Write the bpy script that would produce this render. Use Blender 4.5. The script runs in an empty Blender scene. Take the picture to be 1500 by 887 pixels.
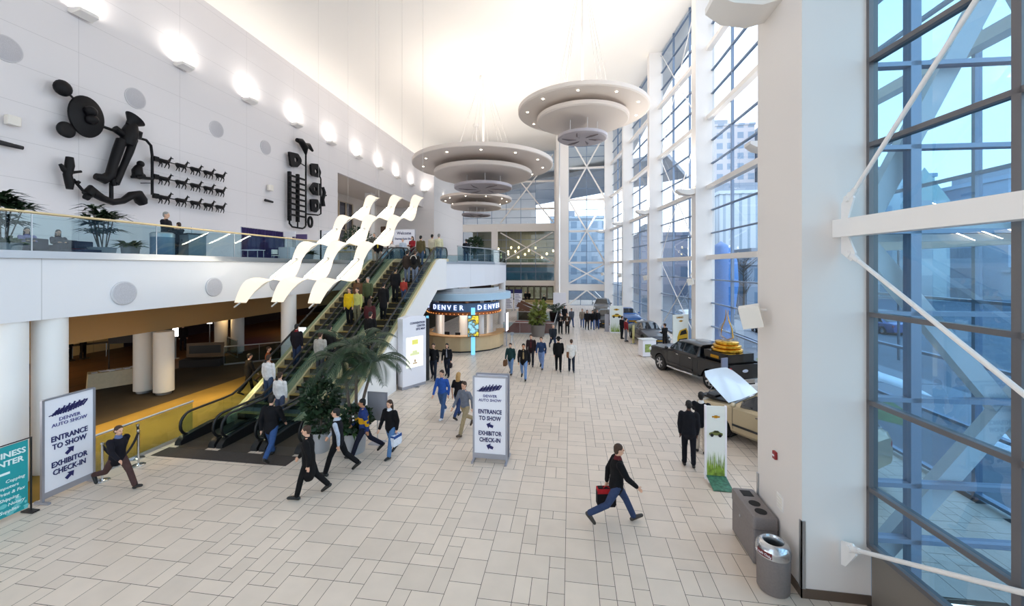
import bpy, bmesh, random
from math import sin, cos, tan, pi, radians, atan, atan2, sqrt, hypot
from mathutils import Vector, Matrix, Euler
random.seed(7)
SC = bpy.context.scene
COL = SC.collection
# ------------------------------------------------------------------ camera model (1500 x 887)
FPX, CX, CY, H = 590.0, 750.0, 391.0, 5.6
TH = atan(86.0 / FPX)
ST, CT = sin(TH), cos(TH)
def ray(px, py):
    u = (px - CX) / FPX; v = (CY - py) / FPX
    return Vector((-ST + u * CT, CT + u * ST, v))
CAM = Vector((0, 0, H))
def P(px, py, x=None, y=None, z=None):
    r = ray(px, py)
    if x is not None: t = x / r.x
    elif y is not None: t = y / r.y
    else: t = (z - H) / r.z
    return CAM + r * t
def PP(px, py, p0, n):
    r = ray(px, py); n = Vector(n)
    return CAM + r * ((Vector(p0) - CAM).dot(n) / r.dot(n))
# ------------------------------------------------------------------ colours and materials
def lin(c):
    if isinstance(c, str):
        c = c.lstrip('#'); c = [int(c[i:i+2], 16) / 255 for i in (0, 2, 4)]
    return tuple(x / 12.92 if x <= .04045 else ((x + .055) / 1.055) ** 2.4 for x in c) + (1,)
MATS = {}
def mat(name, c, rough=.55, metal=0., noise=0., scale=8., bump=0., spec=.5, emit=0., ec=None, coat=0., sheen=0.):
    key = name
    if key in MATS: return MATS[key]
    m = bpy.data.materials.new(name); m.use_nodes = True
    nt = m.node_tree; b = nt.nodes['Principled BSDF']
    b.inputs['Base Color'].default_value = lin(c)
    b.inputs['Roughness'].default_value = rough
    b.inputs['Metallic'].default_value = metal
    b.inputs['Specular IOR Level'].default_value = spec
    b.inputs['Coat Weight'].default_value = coat
    b.inputs['Sheen Weight'].default_value = sheen
    if emit:
        b.inputs['Emission Color'].default_value = lin(ec or c)
        b.inputs['Emission Strength'].default_value = emit
    tc = nt.nodes.new('ShaderNodeTexCoord')
    if noise or bump:
        nz = nt.nodes.new('ShaderNodeTexNoise'); nz.inputs['Scale'].default_value = scale
        nz.inputs['Detail'].default_value = 3
        nt.links.new(tc.outputs['Object'], nz.inputs['Vector'])
        if noise:
            mr = nt.nodes.new('ShaderNodeMapRange')
            mr.inputs['From Min'].default_value = .3; mr.inputs['From Max'].default_value = .7
            mr.inputs['To Min'].default_value = 1 - noise; mr.inputs['To Max'].default_value = 1 + noise
            nt.links.new(nz.outputs['Fac'], mr.inputs['Value'])
            mx = nt.nodes.new('ShaderNodeMix'); mx.data_type = 'RGBA'; mx.blend_type = 'MULTIPLY'
            mx.inputs['Factor'].default_value = 1
            mx.inputs['A'].default_value = lin(c)
            nt.links.new(mr.outputs['Result'], mx.inputs['B'])
            nt.links.new(mx.outputs['Result'], b.inputs['Base Color'])
        if bump:
            bp = nt.nodes.new('ShaderNodeBump'); bp.inputs['Strength'].default_value = bump
            bp.inputs['Distance'].default_value = .02
            nt.links.new(nz.outputs['Fac'], bp.inputs['Height'])
            nt.links.new(bp.outputs['Normal'], b.inputs['Normal'])
    MATS[key] = m
    return m
def glass(name, tint, refl=.9, lo=.03):
    if name in MATS: return MATS[name]
    m = bpy.data.materials.new(name); m.use_nodes = True
    nt = m.node_tree; nt.nodes.clear()
    out = nt.nodes.new('ShaderNodeOutputMaterial')
    tr = nt.nodes.new('ShaderNodeBsdfTransparent'); tr.inputs['Color'].default_value = lin(tint)
    gl = nt.nodes.new('ShaderNodeBsdfGlossy'); gl.inputs['Roughness'].default_value = .0
    gl.inputs['Color'].default_value = (refl, refl, refl, 1)
    fc = nt.nodes.new('ShaderNodeLayerWeight'); fc.inputs['Blend'].default_value = .5
    pw = nt.nodes.new('ShaderNodeMath'); pw.operation = 'POWER'; pw.inputs[1].default_value = 4
    nt.links.new(fc.outputs['Facing'], pw.inputs[0])
    lw = nt.nodes.new('ShaderNodeMath'); lw.operation = 'MULTIPLY_ADD'; lw.inputs[1].default_value = .85; lw.inputs[2].default_value = .04
    nt.links.new(pw.outputs[0], lw.inputs[0])
    ma = nt.nodes.new('ShaderNodeMath'); ma.operation = 'ADD'; ma.inputs[1].default_value = lo; ma.use_clamp = True
    mx = nt.nodes.new('ShaderNodeMixShader')
    nt.links.new(lw.outputs[0], ma.inputs[0]); nt.links.new(ma.outputs[0], mx.inputs[0])
    nt.links.new(tr.outputs[0], mx.inputs[1]); nt.links.new(gl.outputs[0], mx.inputs[2])
    nt.links.new(mx.outputs[0], out.inputs['Surface'])
    MATS[name] = m
    return m
def panel_mat(name, c, axes, sizes, offs, width=.012, dark=.72, rough=.5):
    """smooth cladding with thin recessed joints every sizes[i] metres along axes[i]"""
    m = mat(name, c, rough)
    nt = m.node_tree; b = nt.nodes['Principled BSDF']
    geo = nt.nodes.new('ShaderNodeNewGeometry'); sp = nt.nodes.new('ShaderNodeSeparateXYZ')
    nt.links.new(geo.outputs['Position'], sp.inputs[0])
    cur = None
    for ax, s, o in zip(axes, sizes, offs):
        a = nt.nodes.new('ShaderNodeMath'); a.operation = 'SUBTRACT'; a.inputs[1].default_value = o - s / 2
        nt.links.new(sp.outputs[ax], a.inputs[0])
        q = nt.nodes.new('ShaderNodeMath'); q.operation = 'FLOORED_MODULO'; q.inputs[1].default_value = s
        nt.links.new(a.outputs[0], q.inputs[0])
        d = nt.nodes.new('ShaderNodeMath'); d.operation = 'SUBTRACT'; d.inputs[1].default_value = s / 2
        nt.links.new(q.outputs[0], d.inputs[0])
        e = nt.nodes.new('ShaderNodeMath'); e.operation = 'ABSOLUTE'; nt.links.new(d.outputs[0], e.inputs[0])
        l = nt.nodes.new('ShaderNodeMath'); l.operation = 'LESS_THAN'; l.inputs[1].default_value = width
        nt.links.new(e.outputs[0], l.inputs[0])
        if cur is None: cur = l
        else:
            k = nt.nodes.new('ShaderNodeMath'); k.operation = 'MAXIMUM'
            nt.links.new(cur.outputs[0], k.inputs[0]); nt.links.new(l.outputs[0], k.inputs[1]); cur = k
    mx = nt.nodes.new('ShaderNodeMix'); mx.data_type = 'RGBA'
    mx.inputs['A'].default_value = lin(c)
    mx.inputs['B'].default_value = tuple(x * dark * dark for x in lin(c)[:3]) + (1,)
    nt.links.new(cur.outputs[0], mx.inputs['Factor'])
    nt.links.new(mx.outputs['Result'], b.inputs['Base Color'])
    return m
# ------------------------------------------------------------------ objects
def tag(o, label=None, cat=None, group=None, kind=None):
    if label: o['label'] = label
    if cat: o['category'] = cat
    if group: o['group'] = group
    if kind: o['kind'] = kind
    return o
def thing(name, label, cat, loc=(0, 0, 0), rz=0., group=None):
    o = bpy.data.objects.new(name, None); COL.objects.link(o)
    o.location = loc; o.rotation_euler = (0, 0, rz); o.empty_display_size = .2
    return tag(o, label, cat, group)
def copy_tree(o, parent=None):
    c = o.copy(); COL.objects.link(c)
    if parent is not None: c.parent = parent
    for ch in list(o.children): copy_tree(ch, c)
    return c
def basis(d):
    d = Vector(d).normalized()
    a = Vector((0, 0, 1)) if abs(d.z) < .95 else Vector((1, 0, 0))
    s = d.cross(a).normalized(); u = s.cross(d).normalized()
    return s, u
class MB:
    def __init__(s): s.v = []; s.f = []; s.m = []
    def add(s, vs, fs, mi=0):
        o = len(s.v); s.v += [tuple(v) for v in vs]
        s.f += [tuple(i + o for i in f) for f in fs]; s.m += [mi] * len(fs)
        return s
    def box(s, lo, hi, mi=0, rz=0., c=None):
        (a, b, e), (x, y, z) = lo, hi
        vs = [Vector(p) for p in ((a,b,e),(x,b,e),(x,y,e),(a,y,e),(a,b,z),(x,b,z),(x,y,z),(a,y,z))]
        if rz:
            c = Vector(c) if c else Vector(((a+x)/2, (b+y)/2, 0)); R = Matrix.Rotation(rz, 3, 'Z')
            vs = [R @ (v - c) + c for v in vs]
        return s.add(vs, [(0,3,2,1),(4,5,6,7),(0,1,5,4),(1,2,6,5),(2,3,7,6),(3,0,4,7)], mi)
    def cbox(s, c, d, mi=0, R=None):
        vs = [Vector((sx*d[0]/2, sy*d[1]/2, sz*d[2]/2)) for sz in (-1,1) for sx, sy in ((-1,-1),(1,-1),(1,1),(-1,1))]
        if R is not None: vs = [R @ v for v in vs]
        c = Vector(c)
        return s.add([v + c for v in vs], [(0,3,2,1),(4,5,6,7),(0,1,5,4),(1,2,6,5),(2,3,7,6),(3,0,4,7)], mi)
    def rbox(s, lo, hi, r=.03, n=3, mi=0):
        """box with rounded vertical edges and a softened top"""
        (a, b, e), (x, y, z) = lo, hi
        def ring(ins, zz):
            pts = []
            for cx_, cy_, a0 in ((x-r, y-r, 0), (a+r, y-r, pi/2), (a+r, b+r, pi), (x-r, b+r, 3*pi/2)):
                for k in range(n + 1):
                    t = a0 + k * pi / 2 / n
                    pts.append(((cx_ + (r-ins)*cos(t)), (cy_ + (r-ins)*sin(t)), zz))
            return pts
        return s.loft([ring(0, e), ring(0, z - r*.6), ring(r*.3, z - r*.15), ring(r*.7, z)], mi=mi)
    def bar(s, p, q, w, h, mi=0, up=None):
        p, q = Vector(p), Vector(q); d = (q - p).normalized()
        sd, u = basis(d)
        if up is not None:
            u = Vector(up); u = (u - d * u.dot(d)).normalized(); sd = d.cross(u)
        vs = []
        for o in (p, q):
            for a, b in ((-1,-1),(1,-1),(1,1),(-1,1)): vs.append(o + sd*a*w/2 + u*b*h/2)
        return s.add(vs, [(0,3,2,1),(4,5,6,7),(0,1,5,4),(1,2,6,5),(2,3,7,6),(3,0,4,7)], mi)
    def tube(s, pts, r, n=8, mi=0, closed=False, flat=None):
        pts = [Vector(p) for p in pts]; k = len(pts)
        rs = r if isinstance(r, (list, tuple)) else [r] * k
        prev = None; rings = []
        for i, p in enumerate(pts):
            if closed: d = pts[(i+1) % k] - pts[i-1]
            else: d = pts[min(i+1, k-1)] - pts[max(i-1, 0)]
            if d.length < 1e-9: d = Vector((0, 0, 1))
            d.normalize()
            if prev is None: sd, u = basis(d)
            else:
                sd = prev - d * prev.dot(d)
                if sd.length < 1e-6: sd, u = basis(d)
                sd.normalize(); u = sd.cross(d).normalized()
            prev = sd
            rings.append([p + (sd*cos(2*pi*j/n) + u*sin(2*pi*j/n)) * rs[i] for j in range(n)])
        return s.loft(rings, mi=mi, closed=closed)
    def loft(s, rings, mi=0, closed=False, cap=True):
        n = len(rings[0]); vs = [v for r in rings for v in r]; fs = []
        k = len(rings)
        for i in range(k if closed else k - 1):
            a, b = i * n, ((i + 1) % k) * n
            for j in range(n): fs.append((a+j, a+(j+1) % n, b+(j+1) % n, b+j))
        if cap and not closed:
            fs.append(tuple(range(n))[::-1]); fs.append(tuple(range((k-1)*n, k*n)))
        return s.add(vs, fs, mi)
    def lathe(s, prof, n=24, c=(0, 0, 0), mi=0, R=None, sx=1., sy=1.):
        c = Vector(c); vs = []; fs = []; k = len(prof)
        for r, z in prof:
            for j in range(n):
                v = Vector((r*cos(2*pi*j/n)*sx, r*sin(2*pi*j/n)*sy, z))
                if R is not None: v = R @ v
                vs.append(v + c)
        for i in range(k-1):
            for j in range(n): fs.append((i*n+j, i*n+(j+1) % n, (i+1)*n+(j+1) % n, (i+1)*n+j))
        if prof[0][0] > 1e-6: fs.append(tuple(range(n))[::-1])
        if prof[-1][0] > 1e-6: fs.append(tuple(range((k-1)*n, k*n)))
        return s.add(vs, fs, mi)
    def sphere(s, c, r, n=12, m=8, mi=0, R=None):
        if not isinstance(r, (tuple, list)): r = (r, r, r)
        c = Vector(c); vs = []; fs = []
        for i in range(m + 1):
            t = pi * i / m
            for j in range(n):
                v = Vector((r[0]*sin(t)*cos(2*pi*j/n), r[1]*sin(t)*sin(2*pi*j/n), -r[2]*cos(t)))
                if R is not None: v = R @ v
                vs.append(v + c)
        for i in range(m):
            for j in range(n): fs.append((i*n+j, i*n+(j+1) % n, (i+1)*n+(j+1) % n, (i+1)*n+j))
        return s.add(vs, fs, mi)
    def prism(s, pts, vec, mi=0):
        n = len(pts); pts = [Vector(p) for p in pts]; vec = Vector(vec)
        fs = [tuple(range(n))[::-1], tuple(range(n, 2*n))] + [(i, (i+1) % n, (i+1) % n + n, i + n) for i in range(n)]
        return s.add(pts + [p + vec for p in pts], fs, mi)
    def poly(s, pts, mi=0): return s.add(pts, [tuple(range(len(pts)))], mi)
    def text(s, txt, size, org, right, up, mi=0, ext=.006, off=0., align='CENTER', sx=1., italic=0.):
        cu = bpy.data.curves.new('t', 'FONT'); cu.body = txt; cu.size = size; cu.extrude = ext
        cu.offset = off; cu.align_x = align; cu.align_y = 'CENTER'; cu.resolution_u = 2; cu.shear = italic
        ob = bpy.data.objects.new('t', cu); COL.objects.link(ob)
        dg = bpy.context.evaluated_depsgraph_get(); me = bpy.data.meshes.new_from_object(ob.evaluated_get(dg))
        right = Vector(right).normalized(); up = Vector(up).normalized(); nn = right.cross(up); org = Vector(org)
        s.add([org + right*v.co.x*sx + up*v.co.y + nn*(v.co.z + ext) for v in me.vertices], [tuple(p.vertices) for p in me.polygons], mi)
        bpy.data.objects.remove(ob); bpy.data.curves.remove(cu); bpy.data.meshes.remove(me)
        return s
    def build(s, name, mats, parent=None, loc=(0, 0, 0), rz=0., smooth=None, label=None, cat=None, group=None, kind=None, weld=True):
        me = bpy.data.meshes.new(name)
        bm = bmesh.new()
        vv = [bm.verts.new(v) for v in s.v]
        for f, mi in zip(s.f, s.m):
            ids = []
            for i in f:
                if i not in ids: ids.append(i)
            if len(ids) < 3: continue
            try:
                fc = bm.faces.new([vv[i] for i in ids]); fc.material_index = mi
            except ValueError: pass
        if weld:
            bmesh.ops.remove_doubles(bm, verts=bm.verts, dist=1e-5)
        bmesh.ops.recalc_face_normals(bm, faces=bm.faces)
        bm.to_mesh(me); bm.free()
        if not isinstance(mats, (list, tuple)): mats = [mats]
        for m in mats: me.materials.append(m)
        if smooth:
            me.shade_smooth(); me.set_sharp_from_angle(angle=radians(smooth))
        o = bpy.data.objects.new(name, me); COL.objects.link(o)
        o.location = loc; o.rotation_euler = (0, 0, rz)
        if parent is not None: o.parent = parent
        return tag(o, label, cat, group, kind)
def area(name, loc, size, power, color=(1, 1, 1), direction=(0, 0, -1), size_y=None, shape=None, spread=None):
    l = bpy.data.lights.new(name, 'AREA'); l.energy = power; l.color = color
    l.shape = shape or ('RECTANGLE' if size_y else 'SQUARE'); l.size = size
    if size_y: l.size_y = size_y
    if spread: l.spread = spread
    o = bpy.data.objects.new(name, l); COL.objects.link(o); o.location = loc
    o.rotation_euler = Vector(direction).to_track_quat('-Z', 'Y').to_euler()
    return o
# shared materials
M = dict(
    white=mat('white_paint', '#ece9e6', .5), warm=mat('warm_white_paint', '#e9e3da', .5), grey=mat('grey_paint', '#8e9096', .5),
    steelw=mat('white_steel', '#efebe8', .4), mull=mat('mullion_aluminium', '#7d8ea6', .4, .3), mulld=mat('mullion_dark', '#6d6a6c', .4, .3),
    black=mat('black_rubber', '#0c0b0d', .45), dark=mat('charcoal', '#1d1c20', .6), steel=mat('brushed_steel', '#b9bcc0', .3, .9),
    chrome=mat('chrome', '#d6d8da', .12, 1.), gold=mat('gold', '#d9a63a', .25, 1.), bronze=mat('dark_bronze', '#060408', .5, 0, noise=.15, spec=.25),
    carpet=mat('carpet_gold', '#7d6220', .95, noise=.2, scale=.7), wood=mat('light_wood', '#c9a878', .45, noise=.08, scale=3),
    glass=glass('clear_glass', '#f2f8fb'), rail=glass('rail_glass', '#dcebef', .4, .02), blueglass=glass('blue_tinted_glass', '#a9d2e6', .75, .05),
    facade=glass('facade_glass', '#e0eaf3', .8, .02))
# ================================================================== the hall itself
ZC = 25.3                     # ceiling
ZD, ZS = 5.9, 4.2             # upper floor top and soffit
GIRTS = [6.25, 10.9, 15.55, 20.2]
XW = -26.8                    # left wall
def struct(name, mb, m, label, smooth=None):
    return mb.build(name, m, smooth=smooth, label=label, cat='building', kind='structure')
# column inner corners on the glazed side and the glass line behind them
COLS = [(8.6, 18.0), (8.29, 28.5), (7.15, 38.5), (6.04, 48.5), (4.79, 58.5)]
GL = [(9.75, 7.7), (9.68, 18.4), (9.33, 28.9), (8.2, 38.9), (7.1, 48.9), (5.85, 58.9), (5.65, 60.4)]
def glass_x(y):
    for (x0, y0), (x1, y1) in zip(GL, GL[1:]):
        if y <= y1: return x0 + (x1 - x0) * (y - y0) / (y1 - y0)
    return GL[-1][0]
# ---- floor: rectangular stone tiles of three sizes over a grout bed
def make_floor():
    u = .292; x0, x1, y0, y1 = -12.66, 9.9, -5.6, 69.5
    nx, ny = int((x1 - x0) / u) + 1, int((y1 - y0) / u) + 1
    occ = [[0] * (ny + 2) for _ in range(nx + 2)]
    rnd = random.Random(3); mb = MB(); g = .0046
    def free(i, j, w, h):
        return i + w <= nx and j + h <= ny and all(not occ[a][b] for a in range(i, i + w) for b in range(j, j + h))
    for j in range(ny):
        for i in range(nx):
            if occ[i][j]: continue
            r = rnd.random()
            order = [(2, 2), (2, 1), (1, 2), (1, 1)] if r < .5 else ([(1, 2), (2, 2), (2, 1), (1, 1)] if r < .68 else ([(2, 1), (1, 2), (1, 1)] if r < .86 else [(1, 1)]))
            for w, h in order:
                if free(i, j, w, h): break
            for a in range(i, i + w):
                for b in range(j, j + h): occ[a][b] = 1
            ax, ay = x0 + i*u, y0 + j*u; bx, by = ax + w*u, ay + h*u
            cx_, cy_ = (ax + bx) / 2, (ay + by) / 2
            if cx_ > glass_x(cy_) + .05: continue
            if cy_ < 7.7 and cx_ > 4.9 + (7.47 - cy_) * .0874: continue
            mb.add([(ax+g, ay+g, 0), (bx-g, ay+g, 0), (bx-g, by-g, 0), (ax+g, by-g, 0)], [(0, 1, 2, 3)], 1)
    bed = [(x0, y0), (5.9, y0), (4.95, 7.7)] + [(x + .02, y) for x, y in GL[:-1]] + [(5.6, 69.5), (x0, 69.5)]
    mb.poly([(x, y, -.004) for x, y in bed], 0)
    mg = mat('grout', '#4d4239', .9)
    mt = mat('stone_tile', '#dccbba', .34, noise=.03, scale=2.5, spec=.45)
    nt = mt.node_tree; b = nt.nodes['Principled BSDF']
    geo = nt.nodes.new('ShaderNodeNewGeometry'); mr = nt.nodes.new('ShaderNodeMapRange')
    mr.inputs['To Min'].default_value = .93; mr.inputs['To Max'].default_value = 1.04
    nt.links.new(geo.outputs['Random Per Island'], mr.inputs['Value'])
    mx = nt.nodes.new('ShaderNodeMix'); mx.data_type = 'RGBA'; mx.blend_type = 'MULTIPLY'; mx.inputs['Factor'].default_value = 1
    old = b.inputs['Base Color'].links[0].from_socket
    nt.links.new(old, mx.inputs['A']); nt.links.new(mr.outputs['Result'], mx.inputs['B'])
    nt.links.new(mx.outputs['Result'], b.inputs['Base Color'])
    o = mb.build('floor', [mg, mt], label='pale beige stone tile floor of the hall', cat='floor', kind='structure', weld=False)
make_floor()
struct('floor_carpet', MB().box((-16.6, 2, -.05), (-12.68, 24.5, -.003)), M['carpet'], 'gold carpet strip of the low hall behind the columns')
struct('floor_carpet_dark', MB().box((-21.5, 2, -.05), (-16.6, 75, -.003)).box((-16.6, 24.5, -.05), (-12.68, 75, -.003)), mat('carpet_dark', '#3a2d18', .95, noise=.3, scale=.6), 'dark brown zone of the low hall carpet around the inner columns')  # darker tone zone of the low hall floor, behind the gold strip
struct('floor_wood', MB().box((-33, 2, -.05), (-21.5, 75, -.003)), panel_mat('brown_floor', '#6b4a2a', (0,), (1.6,), (-21.5,), .06, .7), 'striped brown floor at the back of the low hall')
# ---- ceiling, back and left walls
struct('ceiling', MB().box((-40, -6, ZC), (10.6, 93, ZC + .3)), mat('ceiling_white', '#f4f0ea', .8), 'high plain white ceiling of the hall')
WM = panel_mat('wall_panels', '#e2dee0', (1, 2), (5.8, 1.86), (18.5, 8.1), .010, .86)
wl = MB()
YO0, YO1, ZO = 43.4, 71, 16.6
wl.box((XW - .3, -6, ZD), (XW, YO0, ZC)); wl.box((XW - .3, YO0, ZO), (XW, YO1, ZC))
struct('wall_left', wl, WM, 'tall white panelled wall with the bronze reliefs')
struct('wall_far_left', MB().box((-40, 71, 0), (-24.8, 71.3, ZC - .01)).box((-25.1, 71.3, 0), (-24.8, 92, ZC - .01)).box((-25.1, 92, 0), (-8, 92.3, ZC - .01)), panel_mat('far_panels', '#e4e2e4', (2,), (4.6,), (6.9,), .014, .85), 'white wall at the far end of the left side')
rec = MB()
rec.box((-40, YO0 - .3, ZD), (XW - .3, YO0, ZO)); rec.box((-34.3, YO0, ZD), (-34, YO1, ZO)); rec.box((-40, YO0 - .3, ZO), (XW - .29, YO1, ZO + .3))
struct('wall_recess', rec, mat('recess_paint', '#d9cfc6', .6), 'beige recess behind the big opening in the left wall')
struct('trim_1', MB().box((-30.2, 55.9, ZD), (-29.2, 57, ZO)), M['white'], 'square white pier inside the wall opening')
struct('wall_back', MB().box((-27, -6.2, -.1), (-14, -6, ZC)).box((-14, -6.2, -.1), (6.3, -6, 1.0)).box((-3, -6.2, 1.0), (6.3, -6, ZC)), M['white'], 'white wall behind the viewer')
# ---- upper floor: front edge with white fascia, rounded nose above the information desk
nose = [(-13.9, 25.0), (-8.0, 25.0), (-7.55, 26.3), (-7.05, 28.0), (-6.45, 30.0), (-6.1, 32.0), (-6.0, 34.0), (-6.1, 36.5), (-6.35, 39.4), (-7.2, 42.6), (-9.3, 45.2), (-13.0, 47.0), (-18.6, 47.6)]
outline = [(-40, 2), (-13.9, 2)] + nose + [(-18.6, 68.2), (-18.6, 92), (-40, 92)]
FM = panel_mat('fascia_panels', '#e6e4e6', (1,), (9.6,), (8.78,), .012, .85)
struct('upper_floor', MB().prism([(x, y, ZS) for x, y in outline], (0, 0, ZD - ZS)), [FM], 'white fronted upper floor along the left side')
def edge_strip(pts, out, z0, z1):
    mb = MB()
    for (a, b), (c, d) in zip(pts, pts[1:]): mb.bar((a, b, (z0+z1)/2), (c, d, (z0+z1)/2), .06 + out, z1 - z0)
    return mb
struct('trim_2', edge_strip([(-13.88, 2), (-13.88, 24.9)], .04, ZD - .07, ZD + .05), M['steel'], 'metal shoe along the upper floor edge over the low hall')
struct('trim_3', edge_strip(nose[1:], .04, ZD - .07, ZD + .05), M['steel'], 'metal shoe along the rounded upper floor edge')
# low hall: bulkhead, low ceiling, back walls
BK = mat('bulkhead_tan', '#b08f60', .8)
struct('wall_bulkhead', MB().box((-18.9, 2, 2.75), (-18.3, 24.3, ZS - .01)).box((-18.9, 24.3, 2.75), (-18.3, 51, ZS - .01)), BK, 'tan bulkhead over the second row of columns')
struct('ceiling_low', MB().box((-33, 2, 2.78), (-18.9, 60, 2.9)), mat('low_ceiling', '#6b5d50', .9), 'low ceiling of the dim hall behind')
yw = MB().box((-31.2, 2, 0), (-31, 24, 2.8))
struct('wall_low', yw, panel_mat('yellow_panels', '#d9b878', (1, 2), (2.4, 1.3), (3, 1.3), .012, .7), 'cream panelled back wall of the low hall')
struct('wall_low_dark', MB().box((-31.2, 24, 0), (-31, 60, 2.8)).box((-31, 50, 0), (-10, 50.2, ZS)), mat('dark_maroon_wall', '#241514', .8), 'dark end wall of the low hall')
# ---- round columns
def column(x, y, z1, d=.7, label='', base=False):
    mb = MB().lathe([(d/2, .12 if base else 0), (d/2, z1)], 28)
    if base:
        t = MB().lathe([(d/2 - .09, 0), (d/2 - .09, .13)], 24)
    o = mb.build('column', M['warm'] if base else M['white'], loc=(x, y, 0), smooth=40, label=label, cat='column', kind='structure')
    if base: t.build('column_base', M['steel'], parent=o, smooth=40)
column(-14.28, 8.36, ZS, label='round white column at the picture edge, left one of the front pair')
column(-14.28, 9.2, ZS, label='round white column behind the tall auto show sign')
column(-14.28, 18.75, ZS, label='round white column behind the escalators')
for px, lab in ((211, 'first round column of the inner pair in the low hall'), (240, 'second round column of the inner pair in the low hall')):
    p = P(px, 574, z=0) if px == 211 else P(px, 576, z=0)
    column(p.x, p.y, 2.76, .74, lab, True)
for px, lab in ((324, 'farther round column of the low hall, beside the rail'), (348, 'farther round column of the low hall, rear one of its pair')):
    p = P(px, 517, z=0); column(p.x, p.y, 2.78, .74, lab, True)
column(-7.6, 28.3, ZS, .74, 'round white column rising through the information desk')
column(-6.75, 39.4, ZS, .7, 'round white column at the tip of the rounded upper floor')
# ---- glazed right side
zrow = [.12 + 1.55 * k for k in range(17)]
def bay(idx, p, q, cuts, z0, z1, gm, mm, rows, label, mw=.09, md=.16, girts=(), gh=.3, goff=0., door=False):
    """one glazed bay from p to q: panes, mullions, and white girts"""
    p, q = Vector((p[0], p[1], 0)), Vector((q[0], q[1], 0))
    w = thing('window_%d' % idx, label, 'window'); w['kind'] = 'structure'
    d = (q - p).normalized(); nrm = Vector((-d.y, d.x, 0))
    if nrm.dot(Vector((0, 20, 0)) - p) < 0: nrm = -nrm
    pane = MB(); pane.add([p + Vector((0, 0, z0)), q + Vector((0, 0, z0)), q + Vector((0, 0, z1)), p + Vector((0, 0, z1))], [(0, 1, 2, 3)])
    pane.build('pane', gm, parent=w)
    fr = MB()
    for c in [0.] + list(cuts) + [1.]:
        a = p.lerp(q, c); fr.bar(a + Vector((0, 0, z0)), a + Vector((0, 0, z1)), md, mw, up=d)
    for z in rows:
        if z0 - .01 <= z <= z1 + .01 and not any(abs(z - g) < .3 for g in girts):
            fr.bar(p + Vector((0, 0, z)), q + Vector((0, 0, z)), md, .075, up=(0, 0, 1))
    fr.build('mullion', mm, parent=w)
    if girts:
        gb = MB()
        for g in girts: gb.bar(p + nrm*goff + Vector((0, 0, g)), q + nrm*goff + Vector((0, 0, g)), .34, gh, up=(0, 0, 1))
        gb.build('girt', M['steelw'], parent=w)
    return w
names = ['glazed bay behind the near white column', 'glazed bay beside the black pickup', 'glazed bay with crossed tie rods beside the sedan', 'third glazed bay, beside the tall car poster', 'fourth glazed bay, beside the far parked cars', 'narrow glazed end strip of the right side']
for i, (a, b) in enumerate(zip(GL, GL[1:])):
    bay(i + 1, a, b, (1/3, 2/3) if i < 5 else (), .0, ZC, M['facade'], M['mull'], zrow, names[i], girts=GIRTS, goff=.2)
for i, (x, y) in enumerate(COLS):
    nx_ = GL[i+1]; yaw = 0
    mb = MB().box((x, y, 0), (x + 1.2, y + .95, ZC)); mb.box((x - .012, y - .012, 0), (x + 1.2, y + .97, .3))
    struct('column', mb, M['steelw'], ['square white column hidden behind the near one', 'square white column behind the black pickup', 'square white column behind the parked sedan', 'square white column beside the tall car poster', 'last square white column before the end window'][i])
# tie rods in the bay between the second and the third column and their upper crossings
def rod(mb, p, q, r=.035): mb.tube([p, q], r, 8)
tr_ = thing('trim_4', 'crossed white tie rods in the bay beside the sedan', 'tie rod'); tr_['kind'] = 'structure'; a, b = Vector((8.35, 38.2, 0)), Vector((9.1, 29.6, 0))
for lo, hi in ((.15, 6.1), (6.4, 15.4), (15.7, 25.0)):
    for u_, v_ in ((lo, hi), (hi, lo)):
        m_ = MB(); rod(m_, a + Vector((-.25, 0, u_)), b + Vector((-.25, 0, v_))); m_.build('rod', M['steelw'], parent=tr_, smooth=40)
# ---- near column and the glass beside the viewer
nc = MB().box((3.88, 7.47, 0), (4.93, 9.1, ZC))
struct('wall_column_near', nc, mat('near_column', '#e4ddd8', .5), 'wide white column nearest the viewer')
ng = MB()
ng.box((3.865, 7.455, 0), (3.88, 9.11, .16)); ng.box((3.865, 7.455, 0), (4.93, 7.47, .16))
struct('baseboard_right', ng, mat('base_metal', '#6f6156', .4, .5), 'dull metal base strip of the near white column')
cg = MB().box((3.862, 7.452, .16), (3.93, 7.468, 1.3)); cg.box((3.862, 7.452, .16), (3.878, 7.52, 1.3)); cg.box((3.862, 9.04, .16), (3.878, 9.12, 1.3))
struct('trim_5', cg, M['steel'], 'steel corner guards of the near white column')
NG0 = (4.93, 7.47); NG1 = (4.93 + 11.4 * .0874, -4.0)
NR = [1.0, 1.94, 3.37, 4.82, 6.2, 7.615, 9.01, 10.4, 11.8, 13.2, 14.6, 16, 17.4, 18.8, 20.2, 21.6, 23]
cuts = [2.07 * k / 11.44 for k in range(1, 6)]
bay(8, NG0, NG1, cuts, 1.0, ZC, M['blueglass'], M['mulld'], NR, 'tall blue tinted window beside the viewer, right of the near column', girts=[], mw=.1, md=.14)
struct('wall_sill', MB().prism([(4.93, 7.46, 0), (5.93, -4, 0), (6.05, -4, 0), (5.05, 7.46, 0)], (0, 0, .96)), mat('sill_panel', '#8a8178', .5, .3), 'low metal panel under the blue tinted window')
bay(15, (-14, -6.1), (-3, -6.1), (.25, .5, .75), 1.0, ZC, M['facade'], M['mull'], zrow, 'wide unseen window behind the viewer, added for daylight', girts=GIRTS, goff=.1)  # unseen window, added to bring daylight onto the near surfaces
bay(9, (4.98, 7.68), (9.7, 7.9), (.155, .53), 0, ZC, M['facade'], M['mull'], NR, 'crosswise window behind the near column, with thick crossed braces', mw=.16)
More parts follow.
